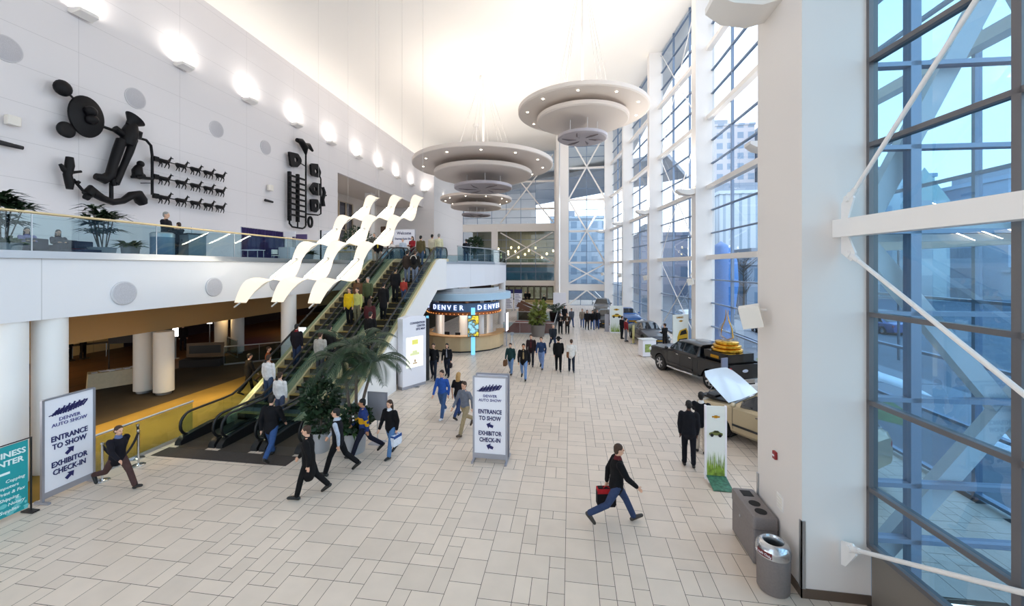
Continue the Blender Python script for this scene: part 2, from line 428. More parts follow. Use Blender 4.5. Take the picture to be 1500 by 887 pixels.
xb = MB(); a, b = Vector((5.15, 7.95, 0)), Vector((9.5, 8.1, 0))
for lo, hi in ((.3, 6.0), (6.4, 15.3)):
    xb.bar(a + Vector((0, 0, lo)), b + Vector((0, 0, hi)), .2, .3); xb.bar(a + Vector((0, .02, hi)), b + Vector((0, .02, lo)), .2, .3)
xb.bar((5.0, 7.98, 6.2), (9.6, 8.12, 6.2), .2, .3)
struct('trim_6', xb, M['steelw'], 'thick crossed white braces behind the crosswise window')
# white girt and tie rods in front of the near glass
gd = Vector((.0872, -.998, 0)).normalized(); go = Vector((4.45, 7.45, 0)); gn = Vector((gd.y, -gd.x, 0))
struct('trim_7', MB().bar(go + Vector((0, .02, 6.24)), go + gd * 11 + Vector((0, 0, 6.24)), .22, .29, up=(0, 0, 1)), M['steelw'], 'white steel beam crossing the blue tinted window')
def tie(label, z0, px, py, up):
    q = PP(px, py, go, gn); p = go + Vector((0.02, -.02, z0))
    d = (q - p).normalized(); t = thing('tie_rod', label, 'tie rod', p, 0, None)
    t['kind'] = 'structure'
    L = (q - p).length
    MB().tube([d * .35, d * (L + 2.0)], .032, 10).build('rod', M['steelw'], parent=t, smooth=40)
    g = MB(); hor = Vector((d.x, d.y, 0)).normalized(); tip = d * .3; w_ = Vector((-d.z*hor.x, -d.z*hor.y, hypot(d.x, d.y)))
    if abs(d.z) < .3: pts = [Vector((0, 0, -.2)), hor*.16 - Vector((0, 0, .2)), tip - w_*.07, tip + w_*.07, hor*.1 + Vector((0, 0, .2)), Vector((0, 0, .2))]
    else:
        sg = 1 if d.z > 0 else -1
        pts = [Vector((0, 0, -sg*.3)), hor*.1 - Vector((0, 0, sg*.26)), tip - w_*.08*sg, tip + d*.04, tip + w_*.08*sg, Vector((0, 0, sg*.1))]
    g.prism([p_ - gn*.015 for p_ in pts], gn*.03)
    g.build('gusset', M['steelw'], parent=t)
    k = MB().tube([d*.22 - gn*.06, d*.22 + gn*.06], .05, 14)
    k.tube([d*.2, d*.42], [.055, .04], 10); k.build('clevis', M['steelw'], parent=t, smooth=40)
tie('white tie rod rising steeply from the near column across the window', 6.55, 1430, 0, True)
tie('white tie rod falling from the white beam across the blue window', 5.93, 1500, 577, False)
tie('white tie rod near the floor in front of the blue window', .95, 1500, 868, False)
# ---- far end: two glazed bays, piers, doors
YE = 60.2
p0, p1 = P(833, 391, y=YE).x, P(886, 391, y=YE).x
bay(10, (p0, YE), (p1, YE), (.5,), 3.1, ZC, M['facade'], M['mull'], zrow, 'tall far window with crossed white braces', girts=GIRTS, goff=-.15)
xb = MB()
for lo, hi in ((3.2, 6.1), (6.3, 15.5), (15.6, 25.)):
    a, b = Vector((p0, YE - .3, lo)), Vector((p1, YE - .3, hi)); xb.bar(a, b, .16, .2)
    a, b = Vector((p0, YE - .32, hi)), Vector((p1, YE - .32, lo)); xb.bar(a, b, .16, .2)
xb.bar((p0, YE - .3, .1), (p0 + 2.6, YE - .3, 2.2), .16, .2); xb.bar((p1, YE - .3, .1), (p1 - 2.6, YE - .3, 2.2), .16, .2)
struct('trim_8', xb, M['steelw'], 'crossed white braces of the tall far window')
struct('wall_far_right', MB().box((p1, YE - .2, 0), (p1 + 1.25, YE + .6, ZC)).box((p0 - 1.25, YE - .5, 0), (p0, YE + .8, ZC)).box((p0, YE - .2, 2.15), (p1, YE + .3, 3.1)), M['steelw'], 'white piers and lintel around the tall far window')
bay(11, (p0, YE + .1), (p1, YE + .1), (.33, .66), 0, 2.15, M['facade'], M['mull'], [0, 2.1], 'low glazed entrance under the tall far window')
YF = 68.5
q0, q1 = P(690, 391, y=YF).x, P(812, 391, y=YF).x
bay(12, (-18.6, YF), (q1, YF), (.16, .32, .48, .64, .8), 13.0, ZC, M['facade'], M['mull'], zrow, 'upper far window above the entrance lobby', girts=[15.55, 20.2], goff=-.1)
bay(13, (-18.6, YF), (q1, YF), (.16, .32, .48, .64, .8), 3.3, 11.7, M['facade'], M['mull'], [3.3, 4.8, 6.1, 7.5, 8.9, 10.3], 'middle far window in front of the lit upper lobby', girts=[6.25], goff=-.1)
xb = MB()
for lo, hi in ((6.4, 11.5), (13.2, 24.5)):
    a = P(733, 391, y=YF - .4).x; b_ = q1 - .2
    xb.bar((a, YF - .3, lo), (b_, YF - .3, hi), .16, .2); xb.bar((a, YF - .32, hi), (b_, YF - .32, lo), .16, .2)
struct('trim_9', xb, M['steelw'], 'crossed white braces of the far lobby windows')
struct('wall_far', MB().box((-18.6, YF - .3, 11.7), (q1, YF + .3, 13.0)).box((-18.6, YF - .3, 2.45), (q1, YF + .3, 3.3)).box((q1, YF - .4, 0), (q1 + 1.0, YF + .3, ZC))
       .box((q1 + .6, YE + .3, 0), (q1 + 1.0, YF, ZC)).box((P(724, 391, y=YF).x - .4, YF - .5, ZD), (P(724, 391, y=YF).x + .7, YF - .31, 13)), M['steelw'], 'white piers and beams of the far end wall')
struct('wall_lobby_band', MB().box((-18.6, YF + .5, 3.4), (q1 - .1, YF + .6, 5.55)), mat('lobby_teal', '#4d8196', .3, noise=.2, scale=.8), 'teal glass band below the upper lobby floor')
# far entrance doors
x = q1 - .3; i = 0
DM = mat('door_bronze', '#3c3431', .4, .3)
for i in range(11):
    xa = -11.6 + i * 1.09
    if xa + 1.05 > q1: break
    d = thing('door_%d' % (i + 1), ['glass door at the far entrance, near the middle of the row', 'glass door at the far entrance, at the end of the row'][1 if i in (0, 10) else 0], 'door', (xa, YF, 0), 0, 'glass doors of the far entrance'); d['kind'] = 'structure'
    mb = MB(); mb.box((0, -.06, 0), (.12, .06, 2.45)); mb.box((.93, -.06, 0), (1.05, .06, 2.45)); mb.box((.12, -.06, 0), (.93, .06, .28)); mb.box((.12, -.06, 2.2), (.93, .06, 2.45))
    mb.build('frame', DM, parent=d)
    MB().box((.12, -.02, .28), (.93, .02, 2.2)).build('pane', M['glass'], parent=d)
    MB().tube([(.2, -.1, .9), (.2, -.1, 1.3)], .02, 6).build('handle', M['steel'], parent=d)
lb = MB().box((-18.6, YF + 7, 0), (q1 + .9, YF + 7.2, 12.4)); lb.box((-18.6, YF + .4, 5.6), (q1 + .5, YF + 7, 6.0)); lb.box((-18.6, YF + .4, 12.2), (q1 + .5, YF + 7, 12.5)); lb.box((-18.6, YF + .4, -.3), (q1 + .9, YF + 7, -.002))
struct('wall_lobby', lb, mat('lobby_beige', '#8d8a74', .7), 'beige lobby behind the far windows')
# ---- lights of the building
def uplight(x, y, i):
    pass
# ================================================================== things fixed to walls and ceiling
WP = '#ece8e4'
# ---- wall sconces
def make_sconce(name, label):
    t = thing(name, label, 'wall lamp')
    b = MB(); pts = [(0, -.5, 0), (0, .5, 0), (.62, .42, .1), (.62, -.42, .1)]
    b.loft([[(0, -.5, -.02), (0, .5, -.02), (.2, .48, -.13), (.2, -.48, -.13)], [(0, -.5, .02), (0, .5, .02), (.72, .44, .02), (.72, -.44, .02)],
            [(0, -.5, .2), (0, .5, .2), (.74, .44, .2), (.74, -.44, .2)]], cap=True)
    sh = b.build('shade', mat('sconce_white', WP, .4), parent=t)
    MB().box((.1, -.36, .2), (.6, .36, .215)).build('lens', mat('lamp_lens', '#fff6e6', .3, emit=6.), parent=sh)
    return t
words = ['nearest to the viewer', 'second from the viewer', 'third from the viewer', 'fourth from the viewer', 'fifth from the viewer',
         'sixth from the viewer', 'seventh from the viewer', 'eighth from the viewer', 'ninth from the viewer', 'farthest of all']
for k in range(10):
    t = make_sconce('wall_sconce', 'white wedge wall sconce high on the left wall, ' + words[k])
    t.location = (XW, 18.5 + 5.8 * k, 19.4); t['group'] = 'sconces along the left wall'
t = make_sconce('wall_sconce', 'white wedge wall sconce on the far wall block behind the hanging discs'); t.location = (-24.8, 76.5, 19.4)
# ---- uplights and loudspeakers on the glazed side columns
cl = ['on the near white column', 'on the column hidden by the near one', 'on the column behind the pickup', 'on the column behind the sedan', 'on the fourth square column', 'on the last square column']
for k, (x, y) in enumerate([(3.88, 8.0)] + COLS):
    t = thing('column_uplight', 'white curved uplight bracket ' + cl[k], 'wall lamp', (x, y + .45, 10.75), 0, 'uplights of the square columns')
    MB().loft([[(.0, -.38, -.2), (0, .38, -.2), (0, .38, .12), (0, -.38, .12)], [(-.35, -.38, -.28), (-.35, .38, -.28), (-.35, .38, .1), (-.35, -.38, .1)],
               [(-.85, -.36, -.18), (-.85, .36, -.18), (-.85, .36, .12), (-.85, -.36, .12)], [(-1.15, -.3, .02), (-1.15, .3, .02), (-1.15, .3, .14), (-1.15, -.3, .14)]]).build('shade', mat('sconce_white', WP, .4), parent=t, smooth=50)
    MB().box((-.85, -.28, .12), (-.3, .28, .135)).build('lens', MATS['lamp_lens'], parent=t)
    t = thing('box_loudspeaker', 'white box loudspeaker ' + cl[k], 'loudspeaker', (x, y + (.72 if k == 0 else .1), 4.62), 0, 'loudspeakers of the square columns')
    R = Matrix.Rotation(radians(-14), 3, 'Y') @ Matrix.Rotation(radians(-24), 3, 'Z')
    b = MB().cbox((-.32, -.08, 0), (.36, .3, .42), 0, R); cab_ = b.build('cabinet', M['warm'], parent=t)
    MB().tube([(0, 0, .12), (-.16, -.02, .12)], .025, 8).build('bracket', M['steelw'], parent=t, smooth=40)
    MB().cbox(Vector((-.32, -.08, 0)) + R @ Vector((-.182, 0, 0)), (.006, .24, .36), 0, R).build('grille', mat('speaker_cloth', '#cfc8c0', .9), parent=cab_)
    if k == 0: MB().cbox(Vector((-.32, -.08, 0)) + R @ Vector((-.188, 0, -.02)), (.006, .03, .03), 0, R).build('badge', M['gold'], parent=cab_)
# ---- round grilles
def grille(px, py, plane, r, label, cat='loudspeaker'):
    p = P(px, py, x=plane)
    t = thing('round_wall_speaker', label, cat, (plane, p.y, p.z), 0, None)
    R = Matrix.Rotation(pi / 2, 3, 'Y')
    MB().lathe([(r, 0), (r, .04), (r*.94, .05)], 32, R=R).build('rim', mat('rim_pale', '#c9c7ca', .5), parent=t, smooth=40)
    m = mat('speaker_mesh', '#bdbbc0', .8, noise=.1, scale=40)
    MB().lathe([(r*.93, .045), (r*.9, .055), (0, .06)], 32, R=R).build('grille', m, parent=t, smooth=40)
for px, py, lab in ((8, 71, 'flush round grey speaker high on the left wall at the picture edge'), (198, 144, 'flush round grey speaker on the left wall right of the disc relief'),
                    (317, 189, 'flush round grey speaker on the left wall above the row of small animals'), (389, 216, 'flush round grey speaker on the left wall beside the ladder relief')):
    grille(px, py, XW, .62, lab)
for px, py, lab in ((181, 429, 'flush round grey speaker in the white fascia, nearest to the viewer'), (313, 420, 'flush round grey speaker in the white fascia, the middle one'), (403, 414, 'flush round grey speaker in the white fascia behind the light ribbons')):
    grille(px, py, -13.9, .37, lab)
def wall_box(px, py, lab, d, m='warm', name='wall_projector'):
    p = P(px, py, x=XW); t = thing(name, lab, 'wall fitting', (XW, p.y, p.z))
    MB().rbox((.12, -d[1]/2, -d[2]/2), (.12 + d[0], d[1]/2, d[2]/2), .06).build('body', M[m] if m in M else mat(*m), parent=t)
    MB().box((0, -.06, -.06), (.14, .06, .06)).build('bracket', M['steelw'], parent=t)
wall_box(12, 177, 'small white box fitting on the left wall below the round speaker', (.3, .5, .45))
wall_box(392, 275, 'small white box fitting on the left wall left of the ladder relief', (.3, .5, .5))
for px, py, lab in ((12, 214, 'dark wall camera at the left edge below the white box'), (391, 295, 'dark wall camera below the white box beside the ladder relief')):
    p = P(px, py, x=XW); t = thing('wall_camera', lab, 'camera', (XW, p.y, p.z))
    MB().tube([(0, 0, .1), (.3, .05, .1)], .05, 8).build('bracket', M['steelw'], parent=t)
    MB().tube([(.2, -.45, .05), (.3, .35, 0)], [.12, .09], 10).build('body', M['dark'], parent=t, smooth=40)
# ---- bronze reliefs on the left wall
BR = M['bronze']
def W3(px, py, out=.35):
    return P(px, py, x=XW + out)
o = Vector((XW, W3(170, 230).y, W3(170, 230).z))
t = thing('wall_relief', 'dark bronze wall relief with a big disc, a figure, rods and rows of small animals', 'sculpture', o)
def L(px, py, out=.4): return W3(px, py, out) - o
RX = Matrix.Rotation(pi / 2, 3, 'Y')
mb = MB(); c = L(126, 171, .5); mb.lathe([(0, -.18), (.93, -.14), (1.13, 0), (1.1, .1), (.8, .2), (.3, .25), (0, .26)], 36, c=c, R=RX, sy=.74)
mb.build('disc', BR, parent=t, smooth=50)
MB().sphere(L(133, 163, .85), (.25, .3, .28)).sphere(L(135, 175, .85), (.25, .3, .28)).build('boss', BR, parent=t, smooth=60)
mb = MB(); mb.sphere(L(92, 129, .5), (.28, .4, .42)); mb.build('small_disc', BR, parent=t, smooth=60)
mb = MB(); mb.lathe([(0, -.1), (.38, -.05), (.42, .05), (.33, .12), (.14, .09), (0, .08)], 24, c=L(96, 190, .45), R=RX); mb.build('cup_disc', BR, parent=t, smooth=60)
for pts, r in (([(92, 129), (112, 148)], .09), ([(96, 190), (112, 185)], .09), ([(150, 185), (172, 193), (180, 196)], .13), ([(203, 202), (214, 205), (221, 213), (223, 228), (223, 285)], .13), ([(163, 268), (163, 292)], .16), ([(107, 262), (124, 282)], .12), ([(206, 268), (223, 268)], .04)):
    MB().tube([L(a, b, .45) for a, b in pts], r * .62, 10).build('rod', BR, parent=t, smooth=50)
# standing headless figure with a flared collar
mb = MB()
def limb(pts): mb.tube([L(a, b, .55) for a, b, r in pts], [r * .46 for a, b, r in pts], 12)
limb([(178, 205, .55), (172, 222, .55), (166, 240, .5), (162, 256, .55), (152, 262, .62), (140, 258, .4)])
limb([(196, 204, .45), (190, 222, .42), (181, 243, .36), (174, 258, .4), (168, 268, .5)])
limb([(186, 212, .72), (190, 196, .95), (193, 186, .7), (195, 178, .45)]); limb([(168, 188, .45), (180, 197, .42), (190, 199, .4)]); limb([(196, 192, .4), (205, 195, .36), (203, 203, .3)])
limb([(164, 262, .35), (168, 272, .32)])
mb.build('figure', BR, parent=t, smooth=60)
mb = MB(); R = Matrix.Rotation(radians(-32), 3, 'X')
mb.lathe([(.22, -.25), (.28, 0), (.56, .38), (.5, .4), (.2, .14)], 20, c=L(193, 180, .6), R=R, sx=.7); mb.build('collar', BR, parent=t, smooth=40)
mb = MB(); limb([(128, 285, .55), (134, 278, .62), (140, 284, .5), (150, 290, .42), (165, 296, .4), (180, 294, .4), (192, 286, .5), (202, 286, .75), (207, 294, .72), (210, 299, .5)])
limb([(124, 287, .35), (130, 289, .4)]); mb.build('bone', BR, parent=t, smooth=60)
mb = MB(); limb([(102, 230, .34), (102, 242, .44), (99, 256, .4), (102, 268, .42), (102, 277, .3)]); limb([(88, 240, .16), (94, 248, .3), (100, 254, .3)]); limb([(102, 253, .2), (110, 252, .16), (119, 251, .14)]); limb([(113, 266, .22), (116, 268, .22)])
mb.build('cross_figure', BR, parent=t, smooth=60)
mb = MB(); limb([(202, 256, .62), (201, 250, .6), (203, 245, .45), (205, 241, .26)]); mb.sphere(L(206, 240, .6), .2)
a, b = L(190, 259, .2), L(215, 262, .2); mb.bar(a + Vector((.3, 0, 0)), b + Vector((.3, 0, 0)), .5, .14, up=(0, 0, 1))
limb([(195, 257, .3), (204, 259, .34), (211, 257, .3)]); mb.build('seated_figure', BR, parent=t, smooth=60)
# rows of llama-like animals on thin bars
rows = [((227, 225), (332, 248)), ((227, 252), (332, 271)), ((227, 280), (332, 294))]
rod_y0 = L(226, 250).y; zt = [L(230, 227).z, L(230, 253).z, L(230, 281).z]
for j, zz in enumerate(zt):
    zz -= .28
    MB().tube([(.45, rod_y0, zz), (.45, L(318, 250).y, zz)], .035, 8).build('bar', BR, parent=t)
    MB().cbox((.45, rod_y0 + .05, zz), (.2, .3, .3)).build('clamp', BR, parent=t)
    for k, px in enumerate((240, 265, 286, 305, 322)):
        yc = L(px, 250).y
        a = MB(); B = Vector((.45, yc, zz))
        def l2(pts): a.tube([B + Vector((0, y_ * .52, z_ * .46)) for y_, z_, r in pts], [r * .46 for y_, z_, r in pts], 8)
        l2([(-.85, .05, .12), (-.6, .02, .26), (-.1, -.04, .3), (.4, .0, .28), (.6, .12, .16)])
        l2([(.5, .05, .2), (.72, .45, .13), (.85, .72, .12), (1.12, .66, .07)]); l2([(.84, .75, .05), (.82, .95, .03)])
        for y0_, y1_, y2_ in ((-.7, -.55, -.75), (-.55, -.3, -.35), (.3, .2, .0), (.45, .62, .5)): l2([(y0_, -.1, .14), (y1_, -.5, .07), (y2_, -.95, .05)])
        l2([(-.8, .08, .06), (-1.0, -.02, .03)])
        a.build('animal', BR, parent=t, smooth=60)
# second relief: ladder, links and a tool head
o = Vector((XW, W3(445, 270).y, W3(445, 270).z))
t = thing('wall_relief', 'dark bronze wall relief with a ladder, linked plates and a tool head on a pole', 'sculpture', o)
mb = MB()
for px, y0_, y1_ in ((424, 251, 323), (436, 255, 325)):
    a, b = L(px, y0_), L(px, y1_); a.y = b.y
    mb.bar(a, b, .26, .26, up=(1, 0, 0))
mb.build('ladder_rail', BR, parent=t)
for k in range(8):
    z = L(430, 259 + k * 8.05, .5).z
    MB().bar((.7, L(419, 280).y, z), (.7, L(443, 280).y, z - .0), .15, .16, up=(0, 0, 1)).build('rung', BR, parent=t)
mb = MB()
yp = L(448, 260).y; yl = L(424, 320).y; yr = L(470, 300).y
for pts, r in (([(448, 225), (448, 260), (448, 330), (446, 333), (443, 334.5), (428, 332), (424, 327), (424, 322)], .11), ([(448, 313), (466, 315), (470, 313), (470, 300), (470, 262), (468, 257)], .1), ([(436, 325), (436, 333)], .09), ([(440, 239), (447, 243)], .07), ([(449, 325), (452, 325)], .06)):
    mb.tube([L(a, b, .5) for a, b in pts], r * .75, 8)
mb.build('pole', BR, parent=t, smooth=50)
mb = MB(); mb.tube([L(435, 205, .6), L(441, 207, .6), L(447, 216, .6), L(448, 226, .5)], [.2, .3, .34, .1], 10); mb.tube([L(446, 213, .6), L(452, 213, .6), L(458, 221, .6)], [.28, .25, .12], 10)
mb.build('tool_head', BR, parent=t, smooth=60)
for i, (poly, hole) in enumerate(((((421, 222), (434, 225), (439, 233), (439, 239), (433, 245), (424, 244)), (431, 234)), (((453, 239), (463, 240), (468, 252), (466, 260), (454, 257)), (461, 251)), (((452, 275), (458, 267), (467, 269), (467, 287), (458, 285), (453, 279)), (459.5, 277)), (((453, 291), (463, 292), (468, 303), (461, 311), (454, 309)), (461, 301)))):
    mb = MB(); out = [L(a, b, .35) for a, b in poly]; hc = L(*hole, .35)
    # plate with a round hole: outline ring bridged to an inner ring
    n = 24; ins = [hc + Vector((0, cos(2*pi*k/n), sin(2*pi*k/n))) * .26 for k in range(n)]
    def hit(d):
        best = 9
        for p, q in zip(out, out[1:] + out[:1]):
            ex = q - p; den = d.y * ex.z - d.z * ex.y
            if abs(den) < 1e-9: continue
            w = p - hc; tt = (w.y * ex.z - w.z * ex.y) / den; uu = (w.y * d.z - w.z * d.y) / den
            if tt > 0 and -.001 <= uu <= 1.001: best = min(best, tt)
        return best
    ou = [hc + Vector((0, cos(2*pi*k/n), sin(2*pi*k/n))) * hit(Vector((0, cos(2*pi*k/n), sin(2*pi*k/n)))) for k in range(n)]
    dx = Vector((.22, 0, 0)); mb.loft([ins, ou, [p + dx for p in ou], [p + dx for p in ins]], closed=True); mb.build('plate', BR, parent=t)
mb = MB(); c = L(454.5, 325, .5); mb.tube([c + Vector((0, cos(2*pi*k/20)*.3, sin(2*pi*k/20)*.5)) for k in range(20)], .12, 8, closed=True); mb.build('ring', BR, parent=t, smooth=60)
mb = MB(); mb.tube([L(473, 274, .5), L(475, 282, .5), L(473, 292, .5), L(474, 302, .5)], [.14, .2, .16, .2], 8); mb.tube([L(474, 287, .5), L(478, 286, .5)], .08, 6); mb.build('small_figure', BR, parent=t, smooth=60)
# ---- three chandeliers of stacked discs
DISC = mat('disc_white', '#e2d6cc', .55)
def chandelier(label, x, y, spec, ztop, nl):
    t = thing('disc_chandelier', label, 'chandelier', (x, y, spec[0][1]), 0, None)
    z0 = spec[0][1]
    discs = []
    for i, (r, z, th) in enumerate(spec):
        m = DISC if i < 2 else mat('disc_metal_grey', '#b4acb0', .4, .25)
        discs.append(MB().lathe([(0, z - z0), (r - .1, z - z0), (r, z - z0 + .06), (r, z - z0 + th), (r - .25, z - z0 + th + .05), (0, z - z0 + th + .1)], 72).build('disc', m, parent=t, smooth=30))
        if i == 2:
            w = MB()
            for k in range(6):
                a = k * pi / 3; w.tube([Vector((cos(a + d_) * rr, sin(a + d_) * rr, z - z0 - .01)) for rr, d_ in ((r*.25, 0), (r*.55, .12), (r*.85, .25))], [.02, .09, .03], 6)
            w.build('lamp_slot', mat('lamp_slot', '#7b7074', .3, .4), parent=discs[2])
    for i in range(nl):
        a = 2 * pi * (i + .35) / nl; r, z, th = spec[0]; rr = r * .86
        MB().lathe([(0, -.03), (r*.008 + .025, -.025), (r*.008 + .04, .0)], 12, c=(rr*cos(a), rr*sin(a), z - z0 - .005)).build('downlight', mat('downlight_glow', '#fff2dc', .3, emit=9.), parent=discs[0])
    MB().tube([(0, 0, .3), (0, 0, ztop - z0)], .09, 10).build('rod', M['steelw'], parent=t, smooth=50)
    mb = MB(); mb.lathe([(.4, ztop - z0 - .35), (.4, ztop - z0)], 16); mb.build('ceiling_mount', M['steelw'], parent=t, smooth=40)
    mb = MB()
    for k in range(8):
        a = 2 * pi * k / 8; rr = spec[0][0] * .45
        mb.tube([(cos(a)*.3, sin(a)*.3, ztop - z0 - .2), (cos(a)*rr, sin(a)*rr, spec[0][2])], .014, 5)
    mb.build('cable', mat('cable_grey', '#c9c4bf', .5, .3), parent=t)
    mb = MB()
    for k in range(5):
        a = 2 * pi * k / 5
        mb.tube([(cos(a)*spec[2][0]*.6, sin(a)*spec[2][0]*.6, spec[2][1] - z0 + .1), (cos(a)*spec[2][0]*.6, sin(a)*spec[2][0]*.6, .1)], .03, 6)
    mb.build('hanger', M['steelw'], parent=t)
chandelier('large chandelier of three stacked white discs hanging over the middle of the hall', -8.95, 40.8, [(7.17, 15.95, .42), (5.02, 14.95, .42), (2.98, 13.65, .32)], ZC, 12)
chandelier('bright chandelier of three stacked discs hanging nearest to the glass wall', .8, 28.4, [(4.46, 16.25, .3), (3.15, 15.65, .3), (1.7, 14.45, .25)], ZC, 10)
chandelier('farthest and smallest looking disc chandelier, below the large one', -12.9, 54.3, [(4.9, 14.7, .36), (3.47, 13.7, .36), (1.98, 12.65, .25)], ZC, 10)
# ---- wavy light ribbons over the escalators
RIB = mat('ribbon_film', '#e6dcc8', .5, emit=.32, ec='#ffeabf', noise=0)
TUBE = mat('ribbon_tube', '#fffdf6', .4, emit=38., ec='#fff4dc')
def ribbon(label, x, ya, za, yb, zb):
    t = thing('hanging_light_ribbon', label, 'hanging lamp', (x, ya, za), 0, 'wavy light ribbons over the escalators')
    D = Vector((0, yb - ya, zb - za)); Lr = D.length; d = D.normalized(); nrm = Vector((0, -d.z, d.y)); sx = Vector((1, 0, 0))
    seg = Lr / 3.5; n = 24; A = .44; W = .235
    for k in range(-1, 3):
        s0, s1 = (.5, 1.) if k < 0 else (0., 1.); rings = []
        for i in range(n + 1):
            s = s0 + (s1 - s0) * i / n; c = d * ((k + .5 + s) * seg); si = sin(2 * pi * s)
            w = W * (.4 + .6 * abs(sin(pi * s)) ** .6) if k >= 0 or s > .75 else W
            nl, nr = (-.12 * A * si, -A * si) if s < .5 else (-A * si, -.42 * A * si)
            th = nrm * .006; p, q = c - sx*w + nrm*nl, c + sx*w + nrm*nr
            rings.append([p - th, q - th, q + th, p + th])
        MB().loft(rings).build('wave', RIB, parent=t, smooth=60)
        if k >= 0:
            MB().tube([d * (k + .54) * seg - sx*.1, d * (k + .98) * seg - sx*.2], .028, 8).build('tube_lamp', TUBE, parent=t)
            MB().tube([d * (k + 1.) * seg - sx*.02, d * (k + 1.) * seg + nrm*.06], .05, 8).build('clip', M['steel'], parent=t)
    MB().bar(-d * .3, d * Lr, .035, .035).build('spine', mat('spine_steel', '#d9d4cb', .4, .5), parent=t)
    for s, r_ in ((.43, .004), (1., .008)):
        p = d * s * Lr; MB().tube([p, (p.x, p.y, ZC - za - .03)], r_, 5).build('cable', MATS['cable_grey'], parent=t)
a1 = P(352, 443, y=12.8); b1 = P(556, 290, x=-11.6); ribbon('wavy glowing light ribbon over the escalators, nearest to the left wall', a1.x, a1.y, a1.z, b1.y, b1.z)
a1 = P(406, 442, y=12.8); b1 = P(590, 290, x=-10.15); ribbon('wavy glowing light ribbon over the escalators, the middle one', a1.x, a1.y, a1.z, b1.y, b1.z)
a1 = P(460, 444, y=12.8); b1 = P(621, 290, x=-8.72); ribbon('wavy glowing light ribbon over the escalators, nearest to the hall', a1.x, a1.y, a1.z, b1.y, b1.z)
# ================================================================== escalators, guards and stair pit
E0, TAN = 13.2, tan(radians(30)); E1 = E0 + ZD / TAN
def zl(y): return min(max((y - E0) * TAN, 0), ZD)
LX = [-11.62, -10.15, -8.68]
GOLDM = mat('champagne_metal', '#e0cd9c', .35, .15); RAILG = M['rail']; STEP = mat('step_metal', '#a8935c', .5, .3, noise=.1, scale=20); RISER = mat('riser_dark', '#3a3226', .6)
def sweep(mb, path, x0, x1, h, mi=0):
    """band between x0 and x1 of height h whose underside follows path (y, z)"""
    rings = []
    for i, (y, z) in enumerate(path):
        rings.append([(x0, y, z), (x1, y, z), (x1, y, z + h), (x0, y, z + h)])
    return mb.loft(rings, mi)
ipath = lambda y0, y1: [(y0, 0)] * 1 + [(E0 - .5, 0), (E0 - .15, .02), (E0 + .25, .17)] + [(E0 + .6, .35), (E1 - .5, ZD - .29), (E1 - .15, ZD - .13), (E1 + .25, ZD - .03), (y1, ZD)]
